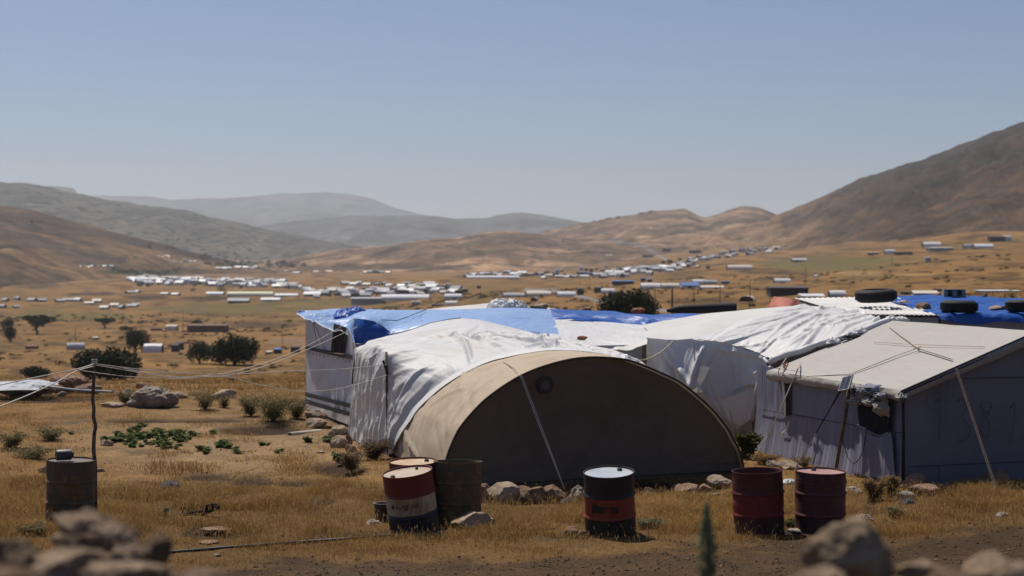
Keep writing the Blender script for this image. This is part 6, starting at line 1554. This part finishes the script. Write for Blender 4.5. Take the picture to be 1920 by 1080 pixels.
for a in [('hy', 470, 555, 86, 8, 'long pale yellow green greenhouse in the left camp', 'greenhouse', 0.0), ('hw', 538, 556, 44, 6, 'long white tent right of the yellow green greenhouse', 'tent', 0), ('hw', 404, 553, 32, 6, 'white tent left of the yellow green greenhouse', 'tent', 0),
          ('hw', 924, 523, 98, 6, 'very long thin white tunnel under the centre hill', 'greenhouse', .05), ('hc', 1386, 506, 46, 9, 'long white barrel roofed hut alone in the green field', 'hut', 0.05),
          ('hw', 760, 563, 90, 11, 'long white tunnel hut at the front of the middle camp', 'hut', 0), ('fg', 690, 571, 60, 13, 'grey flat roofed building at the front of the middle camp', 'building', 0), ('hw', 850, 560, 32, 9, 'white hut right of the long white tunnel hut', 'hut', 0), ('hw', 846, 572, 22, 8, 'white dome roofed hut in front of the middle camp', 'hut', 0), ('fg', 780, 573, 16, 8, 'grey cube hut in front of the middle camp', 'hut', 0), ('fd', 825, 574, 30, 4, 'low dark wall left of the dome roofed hut', 'wall', 0),
          ('gg', 448, 568, 38, 9, 'dark grey tent cluster below the greenhouse', 'tent', 0), ('gw', 508, 565, 34, 7, 'white tent right of the dark grey tents', 'tent', 0), ('gw', 586, 556, 30, 9, 'bright white tent left of the middle camp', 'tent', 0),
          ('hc', 1009, 555, 46, 10, 'cream barrel roofed hut beside the road', 'hut', .1), ('hg', 963, 557, 40, 8, 'grey hut with a dark underside near the road', 'hut', .1), ('hg', 1002, 565, 18, 8, 'dark arched hut mouth below the cream hut', 'hut', 1.4), ('hw', 1062, 556, 34, 9, 'white car like hut right on the road bend', 'hut', 0), ('fr', 898, 541, 8, 6, 'dull red cube hut on the ochre mound', 'hut', 0), ('fd', 1088, 553, 12, 13, 'dark blue upright water tank by the road', 'tank', 0), ('fd', 1122, 549, 16, 11, 'black shed left of the pale dome tent', 'shed', 0), ('hw', 1140, 550, 26, 9, 'pale dome tent left of the dark bushy tree', 'tent', 0),
          ('fb', 1168, 534, 40, 8, 'hut with bright blue roof behind the dark bushy tree', 'hut', 0), ('hw', 1220, 542, 38, 11, 'white barrel hut right behind the dark bushy tree', 'hut', 0), ('hc', 1256, 540, 34, 9, 'cream barrel hut in the long row right of the dark bushy tree', 'hut', 0), ('gb', 1293, 540, 32, 11, 'blue roofed tent in the long row right of the dark bushy tree', 'tent', 0), ('hc', 1334, 541, 44, 6, 'low pale tunnel at the right end of the long row', 'tent', 0), ('fb', 1206, 528, 9, 7, 'small blue tank, left one of two', 'tank', 0), ('fb', 1218, 529, 9, 6, 'small blue tank, right one of two', 'tank', 0),
          ('hw', 1310, 531, 24, 7, 'white hut behind the blue roofed tent', 'hut', 0), ('hg', 1332, 533, 24, 8, 'dark arched hut behind the low pale tunnel', 'hut', 0), ('fb', 1360, 532, 14, 5, 'small dark blue hut at the end of the back row', 'hut', 0), ('hc', 1402, 565, 22, 11, 'round tent with a dark mouth in the field behind the black roll', 'tent', 1.2), ('hw', 1466, 530, 30, 8, 'pale hut above the long dark shed', 'hut', 0), ('fd', 1476, 554, 70, 17, 'long dark shed with blue grey walls behind the red sheet', 'shed', 0),
          ('hw', 1569, 556, 30, 12, 'white domed tent behind the corrugated roof', 'tent', 0), ('gww', 1520, 558, 44, 8, 'white sheeted row behind the corrugated roof', 'tent', 0), ('gc', 1732, 553, 44, 9, 'cream row of huts behind the blue roof right of the big tyre', 'hut', 0), ('fd', 1702, 552, 20, 6, 'dark hut right of the biggest tyre', 'hut', 0), ('fr', 1762, 546, 16, 6, 'dull red roof behind the blue roof', 'hut', 0), ('fw', 1870, 548, 70, 5, 'long low white wall sheet behind the green bushes', 'shed', 0),
          ('hw', 1746, 463, 33, 9, 'white barrel roofed hut on the right hillside', 'hut', 0), ('fw', 1762, 471, 45, 7, 'long white shed below the white hut on the right hillside', 'shed', 0), ('hw', 1668, 477, 18, 9, 'small white hut beside the rusty sheds on the right', 'hut', 0), ('fr', 1689, 478, 24, 6, 'rusty orange shed beside the small white hut', 'shed', 0), ('fc', 1637, 478, 20, 5, 'reddish pale hut left of the rusty sheds', 'hut', 0), ('fd', 1706, 478, 8, 6, 'dark little shed right of the rusty shed', 'shed', 0), ('hg', 1815, 466, 18, 8, 'grey barrel hut left of the long container on the right hillside', 'hut', 0), ('hw', 1842, 466, 36, 8, 'long pale container like hut on the right hillside', 'hut', 0), ('fd', 1868, 453, 28, 10, 'dark shed at the top right of the huts', 'shed', 0), ('hw', 1888, 452, 14, 10, 'white hut next to the dark shed at the top right', 'hut', 0),
          ('fg', 1739, 490, 10, 8, 'grey cube hut alone in the right field', 'hut', 0), ('hw', 1529, 520, 7, 5, 'tiny white tank in the right field', 'tank', 0), ('gg', 1498, 491, 26, 7, 'grey roofed hut in the green field', 'hut', 0), ('fr', 1250, 474, 16, 9, 'dark brick house right of the upper road', 'house', 0), ('fd', 1303, 475, 22, 6, 'dark roofed house on the slope right of the brick house', 'house', 0), ('fd', 1215, 483, 20, 4, 'dark low wall left of the upper road', 'wall', 0),
          ('fn', 390, 622, 70, 14, 'long brown mud wall in the field below the valley camp', 'wall', 0), ('hc', 322, 620, 22, 11, 'domed straw hut left of the mud wall', 'hut', 0), ('fn', 293, 620, 18, 5, 'low mud wall left of the domed straw hut', 'wall', 0), ('hw', 288, 661, 34, 17, 'small white barrel roofed hut beside the round dark tree', 'hut', 0), ('hg', 142, 656, 32, 13, 'grey tent with a pole in the field at the left', 'tent', .2), ('fr', 60, 654, 20, 6, 'rusty red trough lying in the left field', 'trough', 0), ('fd', 337, 656, 13, 15, 'dark green water tank, front one beside the white hut', 'tank', 0), ('fd', 329, 660, 12, 15, 'dark green water tank, rear one beside the white hut', 'tank', 0), ('fd', 554, 661, 15, 12, 'dark tank at the left of the banded shed', 'tank', 0), ('fb', 521, 663, 13, 10, 'small blue tub in the field left of the dark tank', 'tub', 0), ('fc', 179, 637, 8, 5, 'small cart like box in the left field', 'box', 0), ('fc', 505, 663, 10, 5, 'small rubble box left of the blue tub', 'box', 0)]:
    far(a[0], a[1], a[2], a[3], a[4], a[5], a[6], None, a[7], name=a[6].replace(' ', '_'))
camp([(10, 565), (32, 563), (5, 577), (30, 578)], ['hw', 'gw', 'gg'], (9, 15), (5, 7), 'white tent of the small group at the left edge of the valley', 'tents at the left edge')
camp([(60, 565), (78, 566)], ['hg', 'gg'], (14, 20), (5, 7), 'grey tent between the left edge group and the next group', 'grey tents near the left edge')
camp([(112, 567), (128, 565), (146, 566), (168, 570), (182, 568)], ['gc', 'gg', 'hg', 'gw', 'gb'], (12, 20), (5, 8), 'tent of the mixed white and blue group in the left valley', 'tents of the mixed left group')
camp([(196, 580), (215, 575), (228, 579), (248, 576), (255, 573)], ['gg', 'gc', 'hw'], (11, 19), (5, 8), 'tent of the dark and pale group right of the mixed left group', 'tents of the dark and pale group')
camp([(245, 550), (258, 549), (310, 553), (330, 554)], ['gc', 'gg', 'gw'], (12, 20), (4.5, 6), 'small tent in the loose row between the two ploughed strips', 'tents between the ploughed strips')
# poles of the power line and the fence posts in the field
def post(px, top, base, D, label, r=.05, group='thin posts in the fields', cross=False):
    X = (px - 960) * D / FPX; z0 = land_z(X, D) - .1; z1 = CZ + (H0 - top) * D / FPX
    mb = MB(); mb.tube([[X, D, z0], [X, D, (z0 + z1) / 2], [X, D, z1]], [r, r * .9, r * .8], 7)
    if cross: mb.box((X, D, z1 - .3), .9, .08, .08)
    o = mb.build('post', m_wood, None, True); tag(o, label, 'post', group)
post(1260, 538, 585, 75, 'thick dark post behind the deep blue tarpaulin', .055)
for i, (px, tp) in enumerate([(1228, 540), (1301, 535), (1350, 532), (1406, 528)]): post(px, tp, 588, 95, ['thin fence post right of the dark bushy tree', 'thin fence post right of the thick dark post', 'thin fence post above the middle of the black roll', 'thin fence post at the right end of the black roll'][i], .03)
for i, (px, py, h, lab) in enumerate([(343, 621, 42, 'tall thin pole left of the mud wall'), (141, 640, 28, 'thin pole rising from the grey tent'), (530, 645, 22, 'thin pole left of the banded shed'), (1510, 535, 36, 'thin pole in the green field on the right'), (1672, 497, 22, 'thin pole below the rusty shed'), (1088, 535, 26, 'thin pole above the dark blue tank'), (1106, 537, 26, 'thin pole right of the dark blue tank')]):
    p = hit(px, py); post(px, py - h, py, p[1], lab, .07)

# ---------------------------------------------------------------- weeds and bushes near the camp
m_weed = m_tint('green_weed_leaves', .7, 0, bump=0, trans=.25); m_twig = m_plain('dry_twigs', (.12, .085, .05), .9, .4, 20)
def weed(px, py, w, h, label, seed, cols, n=240, leaf=.04, cat='weed', name='weed', group=None, stems=8, spiky=False, D=None):
    p = gpt(px, py) if D is None else np.array([(px - 960) * D / FPX, D, land_z((px - 960) * D / FPX, D)])
    k = p[1] / FPX; W, H = w * k, h * k; r_ = np.random.default_rng(seed)
    o = thing(name, p, label, cat, group)
    mb = MB(); tips = []
    for i in range(stems):
        a = r_.uniform(0, 6.3); rr_ = r_.uniform(.2, .5) * W; hh = H * r_.uniform(.6, 1.05)
        t_ = np.array([math.cos(a) * rr_, math.sin(a) * rr_, hh]); mid = t_ * [.4, .4, .6]; tips.append((mid, t_))
        mb.tube(catmull([[0, 0, -.02], mid, t_], 6), np.linspace(.008, .003, 6) * max(1, H), 4)
    mb.build('stems', m_twig, o, True, (0, 0, 0))
    ii = r_.integers(0, stems, n); s = r_.uniform(.0 if not spiky else .1, 1.05, n)[:, None]
    M_ = np.array([t_[0] for t_ in tips])[ii]; T_ = np.array([t_[1] for t_ in tips])[ii]
    C = np.where(s < .5, M_ * (s * 2), M_ + (T_ - M_) * (s * 2 - 1)) + r_.normal(size=(n, 3)) * [W * .10, W * .10, H * .05]
    C[:, 2] = np.maximum(C[:, 2], .01)
    nr = r_.normal(size=(n, 3)) * [.6, .6, .3] + [0, 0, .8]; nr /= np.linalg.norm(nr, axis=1, keepdims=True)
    t1 = np.cross(nr, r_.normal(size=(n, 3))); t1 /= np.linalg.norm(t1, axis=1, keepdims=True); t2 = np.cross(nr, t1)
    sz = leaf * r_.uniform(.6, 1.4, n)[:, None]; fl = .28 if spiky else .62
    V = np.stack([C - t1 * sz, C - t2 * sz * fl + t1 * sz * .1, C + t1 * sz * 1.1, C + t2 * sz * fl + t1 * sz * .1], 1).reshape(-1, 3)
    u = r_.random(n)[:, None]; cc = np.array(cols[0]) * (1 - u) + np.array(cols[1]) * u
    link('leaves', mesh_np('leaves', V, np.arange(n * 4).reshape(-1, 4), tint=np.repeat(cc, 4, 0)), m_weed, o, (0, 0, 0))
    return o
GREENC = [(.065, .09, .03), (.14, .17, .06)]; OLIVEC = [(.13, .11, .05), (.22, .18, .08)]; DRYC = [(.17, .11, .05), (.26, .17, .075)]
for i, (px, py, w, h, lab, cl, n, sp) in enumerate([
        (512, 789, 100, 56, 'large olive green bush beside the far corner of the banded shed', OLIVEC, 2600, True), (470, 780, 50, 40, 'olive bush left of the large olive green bush', OLIVEC, 1100, True), (556, 785, 46, 40, 'olive bush touching the banded shed', OLIVEC, 1000, True),
        (384, 768, 56, 44, 'tall grey green weeds right of the big weathered boulder', OLIVEC, 900, True), (420, 764, 36, 24, 'low grey weeds in front of the low pale rock', OLIVEC, 500, True), (240, 760, 40, 34, 'yellow green weeds at the left of the big boulder', OLIVEC, 700, True),
        (60, 860, 90, 26, 'patch of olive weeds left of the lone grey barrel', OLIVEC, 700, True), (20, 840, 60, 36, 'tall weeds at the left edge of the dry field', OLIVEC, 900, True), (95, 825, 60, 26, 'weeds left of the crooked pole', OLIVEC, 800, True),
        (1402, 858, 40, 50, 'dark green weeds in the gap between the arched tent and the blue grey wall', [(.03, .04, .015), (.08, .085, .03)], 1100, False), (1436, 872, 60, 22, 'golden weeds in the gap above the dark red barrel', DRYC, 700, True), (1505, 878, 40, 26, 'dry weeds against the blue grey wall', DRYC, 500, True),
        (700, 862, 70, 40, 'brown dry thorny shrub below the white drape', [(.10, .07, .045), (.17, .115, .07)], 1300, True), (660, 882, 60, 36, 'dry brown shrub left of the striped barrel', [(.12, .085, .05), (.2, .135, .08)], 1000, True), (632, 862, 22, 14, 'bright green weed below the rounded golden stone', GREENC, 260, False), (578, 829, 18, 12, 'bright green weed under the fallen pipe', GREENC, 220, False), (612, 826, 16, 8, 'small green weed by the white chip of stone', GREENC, 140, False), (640, 868, 18, 12, 'dark green weed at the corner of the white drape', GREENC, 220, False),
        (1216, 988, 60, 18, 'grey green weed in the grass right of the black barrel', [(.09, .11, .07), (.15, .17, .10)], 500, True), (1660, 988, 16, 10, 'small bright green weed near the maroon barrel', GREENC, 160, False), (1680, 970, 40, 22, 'yellow green weeds in front of the leaning stones', OLIVEC, 500, True), (1640, 938, 50, 46, 'tall golden dry weeds right of the maroon barrel', DRYC, 900, True), (1672, 930, 44, 40, 'brown dry weeds before the corner of the beige roofed tent', DRYC, 800, True),
        (60, 1000, 70, 22, 'dark weeds in the grass below the lone grey barrel', OLIVEC, 500, True), (310, 968, 14, 16, 'single grey weed stem left of the broken crate', OLIVEC, 120, True), (1480, 985, 20, 10, 'dark green weed between the two red barrels', GREENC, 150, False)]):
    weed(px, py, w, h * .9, lab, 100 + i, cl, int(n * (2.4 if sp else 1.5)), .035 if not sp else .022, spiky=sp, cat='bush' if w > 75 else 'weed', name='bush' if w > 75 else 'weed', stems=14 if w > 45 else 8)
# the patch of broad leaved weeds
wp = weed(300, 825, 22, 10, 'low broad leaved green weed in the patch on the dry soil', 200, GREENC, 60, .055, group='broad leaved weeds on the dry soil', stems=7)
for i in range(88):
    px = rv.gauss(290, 55); py = 822 + rv.gauss(0, 9)
    if i > 72: px, py = rv.choice([(420, 838), (440, 846), (378, 846), (500, 835), (530, 848), (480, 860), (610, 830)]); px += rv.uniform(-14, 14); py += rv.uniform(-5, 5)
    c = copy_tree(wp); p = gpt(px, py); c.location = p; k = rv.uniform(.4, .95); c.scale = (k, k, k * rv.uniform(.7, 1.1)); c.rotation_euler[2] = rv.uniform(0, 6.3)
# the blurred mullein spike near the camera
D = 5.2; X = (1325 - 960) * D / FPX; zt = CZ + (H0 - 945) * D / FPX; zb = land_z(X, D)
o = thing('mullein', (X, D, zb), 'single tall green flower spike blurred close to the camera at bottom centre right', 'plant')
mb = MB(); mb.tube([[0, 0, -.05], [.01, 0, (zt - zb) * .5], [.0, 0, zt - zb]], [.016, .014, .006], 7); mb.build('stem', m_twig, o, True, (0, 0, 0))
H = zt - zb; r_ = np.random.default_rng(9); n = 620; hh = H * (1 - .55 * r_.random(n) ** 1.1); q_ = (H - hh) / (H * .55); rad = (.004 + .024 * np.clip(q_ * 2.2, 0, 1) * (1 - .45 * np.clip(q_ * 1.2 - .5, 0, 1))) * r_.uniform(.55, 1.3, n); a = r_.uniform(0, 6.3, n)
C = np.stack([np.cos(a) * rad, np.sin(a) * rad, hh], 1); nr = np.stack([np.cos(a), np.sin(a), .5 * np.ones(n)], 1) + r_.normal(size=(n, 3)) * .5; nr /= np.linalg.norm(nr, axis=1, keepdims=True)
t1 = np.cross(nr, r_.normal(size=(n, 3))); t1 /= np.linalg.norm(t1, axis=1, keepdims=True); t2 = np.cross(nr, t1); s = .010
V = np.stack([C - t1 * s, C - t2 * s * .6, C + t1 * s, C + t2 * s * .6], 1).reshape(-1, 3); u = r_.random(n)[:, None]
link('flower_spike', mesh_np('flower_spike', V, np.arange(n * 4).reshape(-1, 4), tint=np.repeat(np.array((.10, .13, .06)) * (1 - u) + np.array((.26, .27, .15)) * u, 4, 0)), m_weed, o, (0, 0, 0))

# ---------------------------------------------------------------- dry grass and gravel (uncountable)
def in_poly(X, Y, poly):
    ins = np.zeros(X.shape, bool); n = len(poly)
    for i in range(n):
        x0, y0 = poly[i]; x1, y1 = poly[(i + 1) % n]
        c_ = ((y0 > Y) != (y1 > Y)) & (X < (x1 - x0) * (Y - y0) / (y1 - y0 + 1e-12) + x0); ins ^= c_
    return ins
FOOT = [[tuple((GL - AX * .0)[:2]), tuple(GR[:2]), tuple((GR + AX * 7)[:2]), (-3.1, 29.5)], [(-4.45, 34.5), (-2.8, 30.), (3, 30), (3, 42), (-4.5, 42)], [(4.17, 27.35), (5.6, 22.8), (9.7, 24.1), (8.3, 28.7)], [(2.4, 29.2), (4.2, 28.1), (14, 28), (16, 38), (1, 38)]]
def scatter(n, d0, d1, seed, marg=250):
    r_ = np.random.default_rng(seed)
    D = np.sqrt(r_.uniform(d0 * d0, d1 * d1, n)); px = r_.uniform(-marg, 1920 + marg, n); X = (px - 960) / FPX * D
    ok = np.ones(n, bool)
    for f in FOOT: ok &= ~in_poly(X, D, f)
    return X[ok], D[ok], r_
def blades(X, Y, Z, h, w, lean, az, bend, colr, r_):
    n = len(X); base = np.stack([X, Y, Z], 1); dx = np.stack([np.cos(az), np.sin(az), np.zeros(n)], 1)
    fa = r_.uniform(0, 2 * math.pi, n); wd = np.stack([np.cos(fa), np.sin(fa), np.zeros(n)], 1) * (w / 2)[:, None]
    up = np.array([0, 0, 1.])
    mid = base + dx * (lean * h * .45)[:, None] + up * (h * .6)[:, None]
    tip = base + dx * (lean * h + bend * h)[:, None] + up * (h * (1 - bend * .35))[:, None]
    V = np.stack([base - wd, base + wd, mid + wd * .8, mid - wd * .8, tip], 1).reshape(-1, 3)
    i = np.arange(n)[:, None] * 5
    return V, np.concatenate([i, i + 1, i + 2, i + 3], 1), np.concatenate([i + 3, i + 2, i + 4], 1), np.repeat(colr, 5, 0)
m_grass = m_tint('dry_grass_blades', .85, 0, bump=0, trans=.35)
GC = np.array([(.23, .122, .036), (.46, .285, .10), (.17, .09, .03), (.50, .35, .16)])
def grass_field(nt_, d0, d1, seed, per, hfun, dens, width, spread=.06):
    X, Y, r_ = scatter(nt_, d0, d1, seed)
    px, py, track, bare = near_masks(X, Y)
    e1 = fbm(X * .55, Y * .55, 4, 61); e2 = fbm(X * 2.2, Y * 2.2, 3, 63)
    pr = dens(px, py, e1, e2) * (1 - track * .985) * (1 - bare * .97)
    k = r_.random(len(X)) < pr
    X, Y, px, py, e1, e2 = X[k], Y[k], px[k], py[k], e1[k], e2[k]
    n = len(X); rep = np.repeat(np.arange(n), per); m = len(rep)
    nb_ = np.ones(n)
    for bo_ in (B1, B2, B3, B4, B5, B6, B7): nb_ = np.minimum(nb_, .3 + .7 * sstep(.35, .75, np.hypot(X - bo_.location[0], Y - bo_.location[1])))
    hh = (hfun(px, py, e1, e2) * nb_)[rep] * r_.uniform(.45, 1.15, m)
    x = X[rep] + r_.normal(0, spread, m); y = Y[rep] + r_.normal(0, spread, m)
    z_ = ground_z(x, y) - .01
    az = np.arctan2(y - Y[rep], x - X[rep]) + r_.normal(0, .6, m)
    lean = np.abs(r_.normal(.35, .45, m)); bend = r_.uniform(0, .5, m)
    u = np.clip(e1[rep] * 3.0 - 1.0 + r_.normal(0, .25, m), 0, 1)[:, None]
    c = GC[0] * (1 - u) + GC[1] * u
    s = r_.random(m)[:, None]; c = np.where(s < .2, GC[2], np.where(s > .9, GC[3], c)) * r_.uniform(.75, 1.2, m)[:, None]
    return blades(x, y, z_, hh, np.full(m, width) * r_.uniform(.6, 1.4, m), lean, az, bend, c, r_)
def tall(px, py):
    """where the grass stands tall: front strip, clumps in the middle"""
    t_ = sstep(905, 940, py) * (1 - sstep(985, 1035, py) * .75) * .75
    for (ax, ay, rx, ry, s) in [(330, 880, 80, 22, .7), (560, 880, 60, 26, .8), (650, 935, 90, 40, .8), (60, 930, 90, 40, .8), (1280, 950, 120, 34, .8), (1700, 945, 90, 34, 1), (1850, 940, 110, 40, 1), (950, 965, 90, 20, .9), (250, 940, 140, 40, .8), (120, 985, 120, 30, .7), (1545, 900, 0, 0, 0)]:
        if s: t_ = np.maximum(t_, s * (1 - sstep(.5, 1.1, np.hypot((px - ax) / rx, (py - ay) / ry))))
    return t_
P1 = grass_field(92000, 15.9, 23.5, 1, 9, lambda px, py, a, b: .03 + .105 * tall(px, py) * (.35 + sstep(.35, .7, b)) + .04 * b, lambda px, py, a, b: np.clip(.06 + 1.0 * tall(px, py) * sstep(.43, .57, a * .5 + b * .5) + .08 * b, 0, 1), .0042, .075)
P2 = grass_field(60000, 23, 44, 2, 8, lambda px, py, a, b: .03 + .10 * tall(px, py) * (.5 + b) + .07 * sstep(.5, .7, b), lambda px, py, a, b: np.clip(.18 + .6 * tall(px, py) + .7 * sstep(.45, .65, a * .5 + b * .5), 0, 1), .006, .09)
P3 = grass_field(26000, 44, 130, 3, 6, lambda px, py, a, b: .10 + .16 * sstep(.45, .7, b), lambda px, py, a, b: np.clip(.25 + .8 * sstep(.45, .65, b), 0, 1), .022, .22)
def merge(parts):
    V, Q, T_, C, n = [], [], [], [], 0
    for (v_, q_, t_, c_) in parts: V.append(v_); Q.append(q_ + n); T_.append(t_ + n); C.append(c_); n += len(v_)
    return np.concatenate(V), np.concatenate(Q), np.concatenate(T_), np.concatenate(C)
V, Q, T_, C = merge([P1, P2, P3])
o = link('grass', mesh_np('grass', V, Q, T_, tint=C), m_grass); tag(o, kind='stuff')
# low dark shrubs and tussocks dotting the valley floor, too many to count
X, Y, r_ = scatter(5200, 46, 520, 15); e2 = fbm(X * .05, Y * .05, 4, 67); k = r_.random(len(X)) < sstep(.42, .62, e2) * np.where(X / Y > .12, .3, .8); X, Y = X[k], Y[k]; n = len(X)
rep = np.repeat(np.arange(n), 26); m = len(rep); sz = (r_.uniform(.12, .42, n) * np.interp(Y, [46, 500], [.7, 1.6]))[rep]
x = X[rep] + r_.normal(0, .55, m) * sz; y = Y[rep] + r_.normal(0, .45, m) * sz
c = np.where(r_.random(n)[:, None] < .55, np.array((.075, .055, .03)), np.array((.06, .06, .025)))[rep] * r_.uniform(.6, 1.3, m)[:, None]
V, Q, T_, C = blades(x, y, ground_z(x, y) - .03, sz * r_.uniform(.5, 1.1, m), sz * .28, np.abs(r_.normal(.3, .4, m)), r_.uniform(0, 6.3, m), r_.uniform(0, .4, m), c, r_)
o = link('scrub', mesh_np('scrub', V, Q, T_, tint=C), m_grass); tag(o, kind='stuff')
# seed heads of the tallest grass: small fuzzy quads on thin stalks
X, Y, r_ = scatter(30000, 16.2, 22.5, 8); px, py, track, bare = near_masks(X, Y)
k = r_.random(len(X)) < tall(px, py) * (1 - track) * (1 - bare) * .8; X, Y = X[k], Y[k]; n = len(X)
h_ = r_.uniform(.09, .23, n); az = r_.uniform(0, 6.3, n); ln = r_.uniform(0, .35, n)
c = (np.array((.34, .22, .085)) * (.8 + .5 * r_.random(n))[:, None])
s1 = blades(X, Y, ground_z(X, Y) - .01, h_, np.full(n, .0035), ln, az, np.full(n, .12), c, r_)
tipx, tipy, tipz = s1[0].reshape(n, 5, 3)[:, 4].T
s2 = blades(tipx, tipy, tipz - .035, np.full(n, .04), np.full(n, .008), ln, az, np.full(n, .3), c * 1.15, r_)
V, Q, T_, C = merge([s1, s2]); o = link('seeding_grass', mesh_np('seeding_grass', V, Q, T_, tint=C), m_grass); tag(o, kind='stuff')
# gravel and clods on the track and the bare soil
X, Y, r_ = scatter(90000, 15.2, 30, 12); px, py, track, bare = near_masks(X, Y)
pr = track * .55 + bare * .12 + .015; k = r_.random(len(X)) < pr; X, Y = X[k], Y[k]; n = len(X)
s = .007 + .022 * r_.random(n) ** 4
oct_ = np.array([(1, 0, 0), (0, 1, 0), (-1, 0, 0), (0, -1, 0), (0, 0, .7), (0, 0, -.7)]); fa = np.array([(0, 1, 4), (1, 2, 4), (2, 3, 4), (3, 0, 4), (1, 0, 5), (2, 1, 5), (3, 2, 5), (0, 3, 5)])
a = r_.uniform(0, 6.3, n); J = oct_[None] * r_.uniform(.6, 1.3, (n, 6, 1)) * s[:, None, None]
V = np.stack([J[..., 0] * np.cos(a)[:, None] - J[..., 1] * np.sin(a)[:, None] + X[:, None], J[..., 0] * np.sin(a)[:, None] + J[..., 1] * np.cos(a)[:, None] + Y[:, None], J[..., 2] + (ground_z(X, Y) + s * .25)[:, None]], -1).reshape(-1, 3)
Tt = (np.arange(n)[:, None, None] * 6 + fa[None]).reshape(-1, 3)
u = r_.random(n)[:, None]; C = np.repeat(np.array((.06, .04, .025)) * (1 - u) + np.array((.18, .13, .085)) * u, 6, 0)
o = link('gravel', mesh_np('gravel', V, None, Tt, tint=C), m_tint('gravel_stones', .95, .2, 30, .0)); tag(o, kind='stuff')
# ---------------------------------------------------------------- the air of the valley
hb = MB(); hb.box((0, 6500, 150), 24000, 13400, 500)
tm = bpy.data.materials.new('valley_haze'); tm.use_nodes = True
hn = tm.node_tree
for nd in list(hn.nodes):
    if nd.type != 'OUTPUT_MATERIAL': hn.nodes.remove(nd)
pv = hn.nodes.new('ShaderNodeVolumePrincipled')
pv.inputs['Color'].default_value = (.92, .95, 1.0, 1)
pv.inputs['Density'].default_value = 1.0e-4
pv.inputs['Anisotropy'].default_value = 0.3
hn.links.new(pv.outputs[0], [n for n in hn.nodes if n.type == 'OUTPUT_MATERIAL'][0].inputs['Volume'])
hz_o = hb.build('haze', tm); tag(hz_o, kind='stuff')
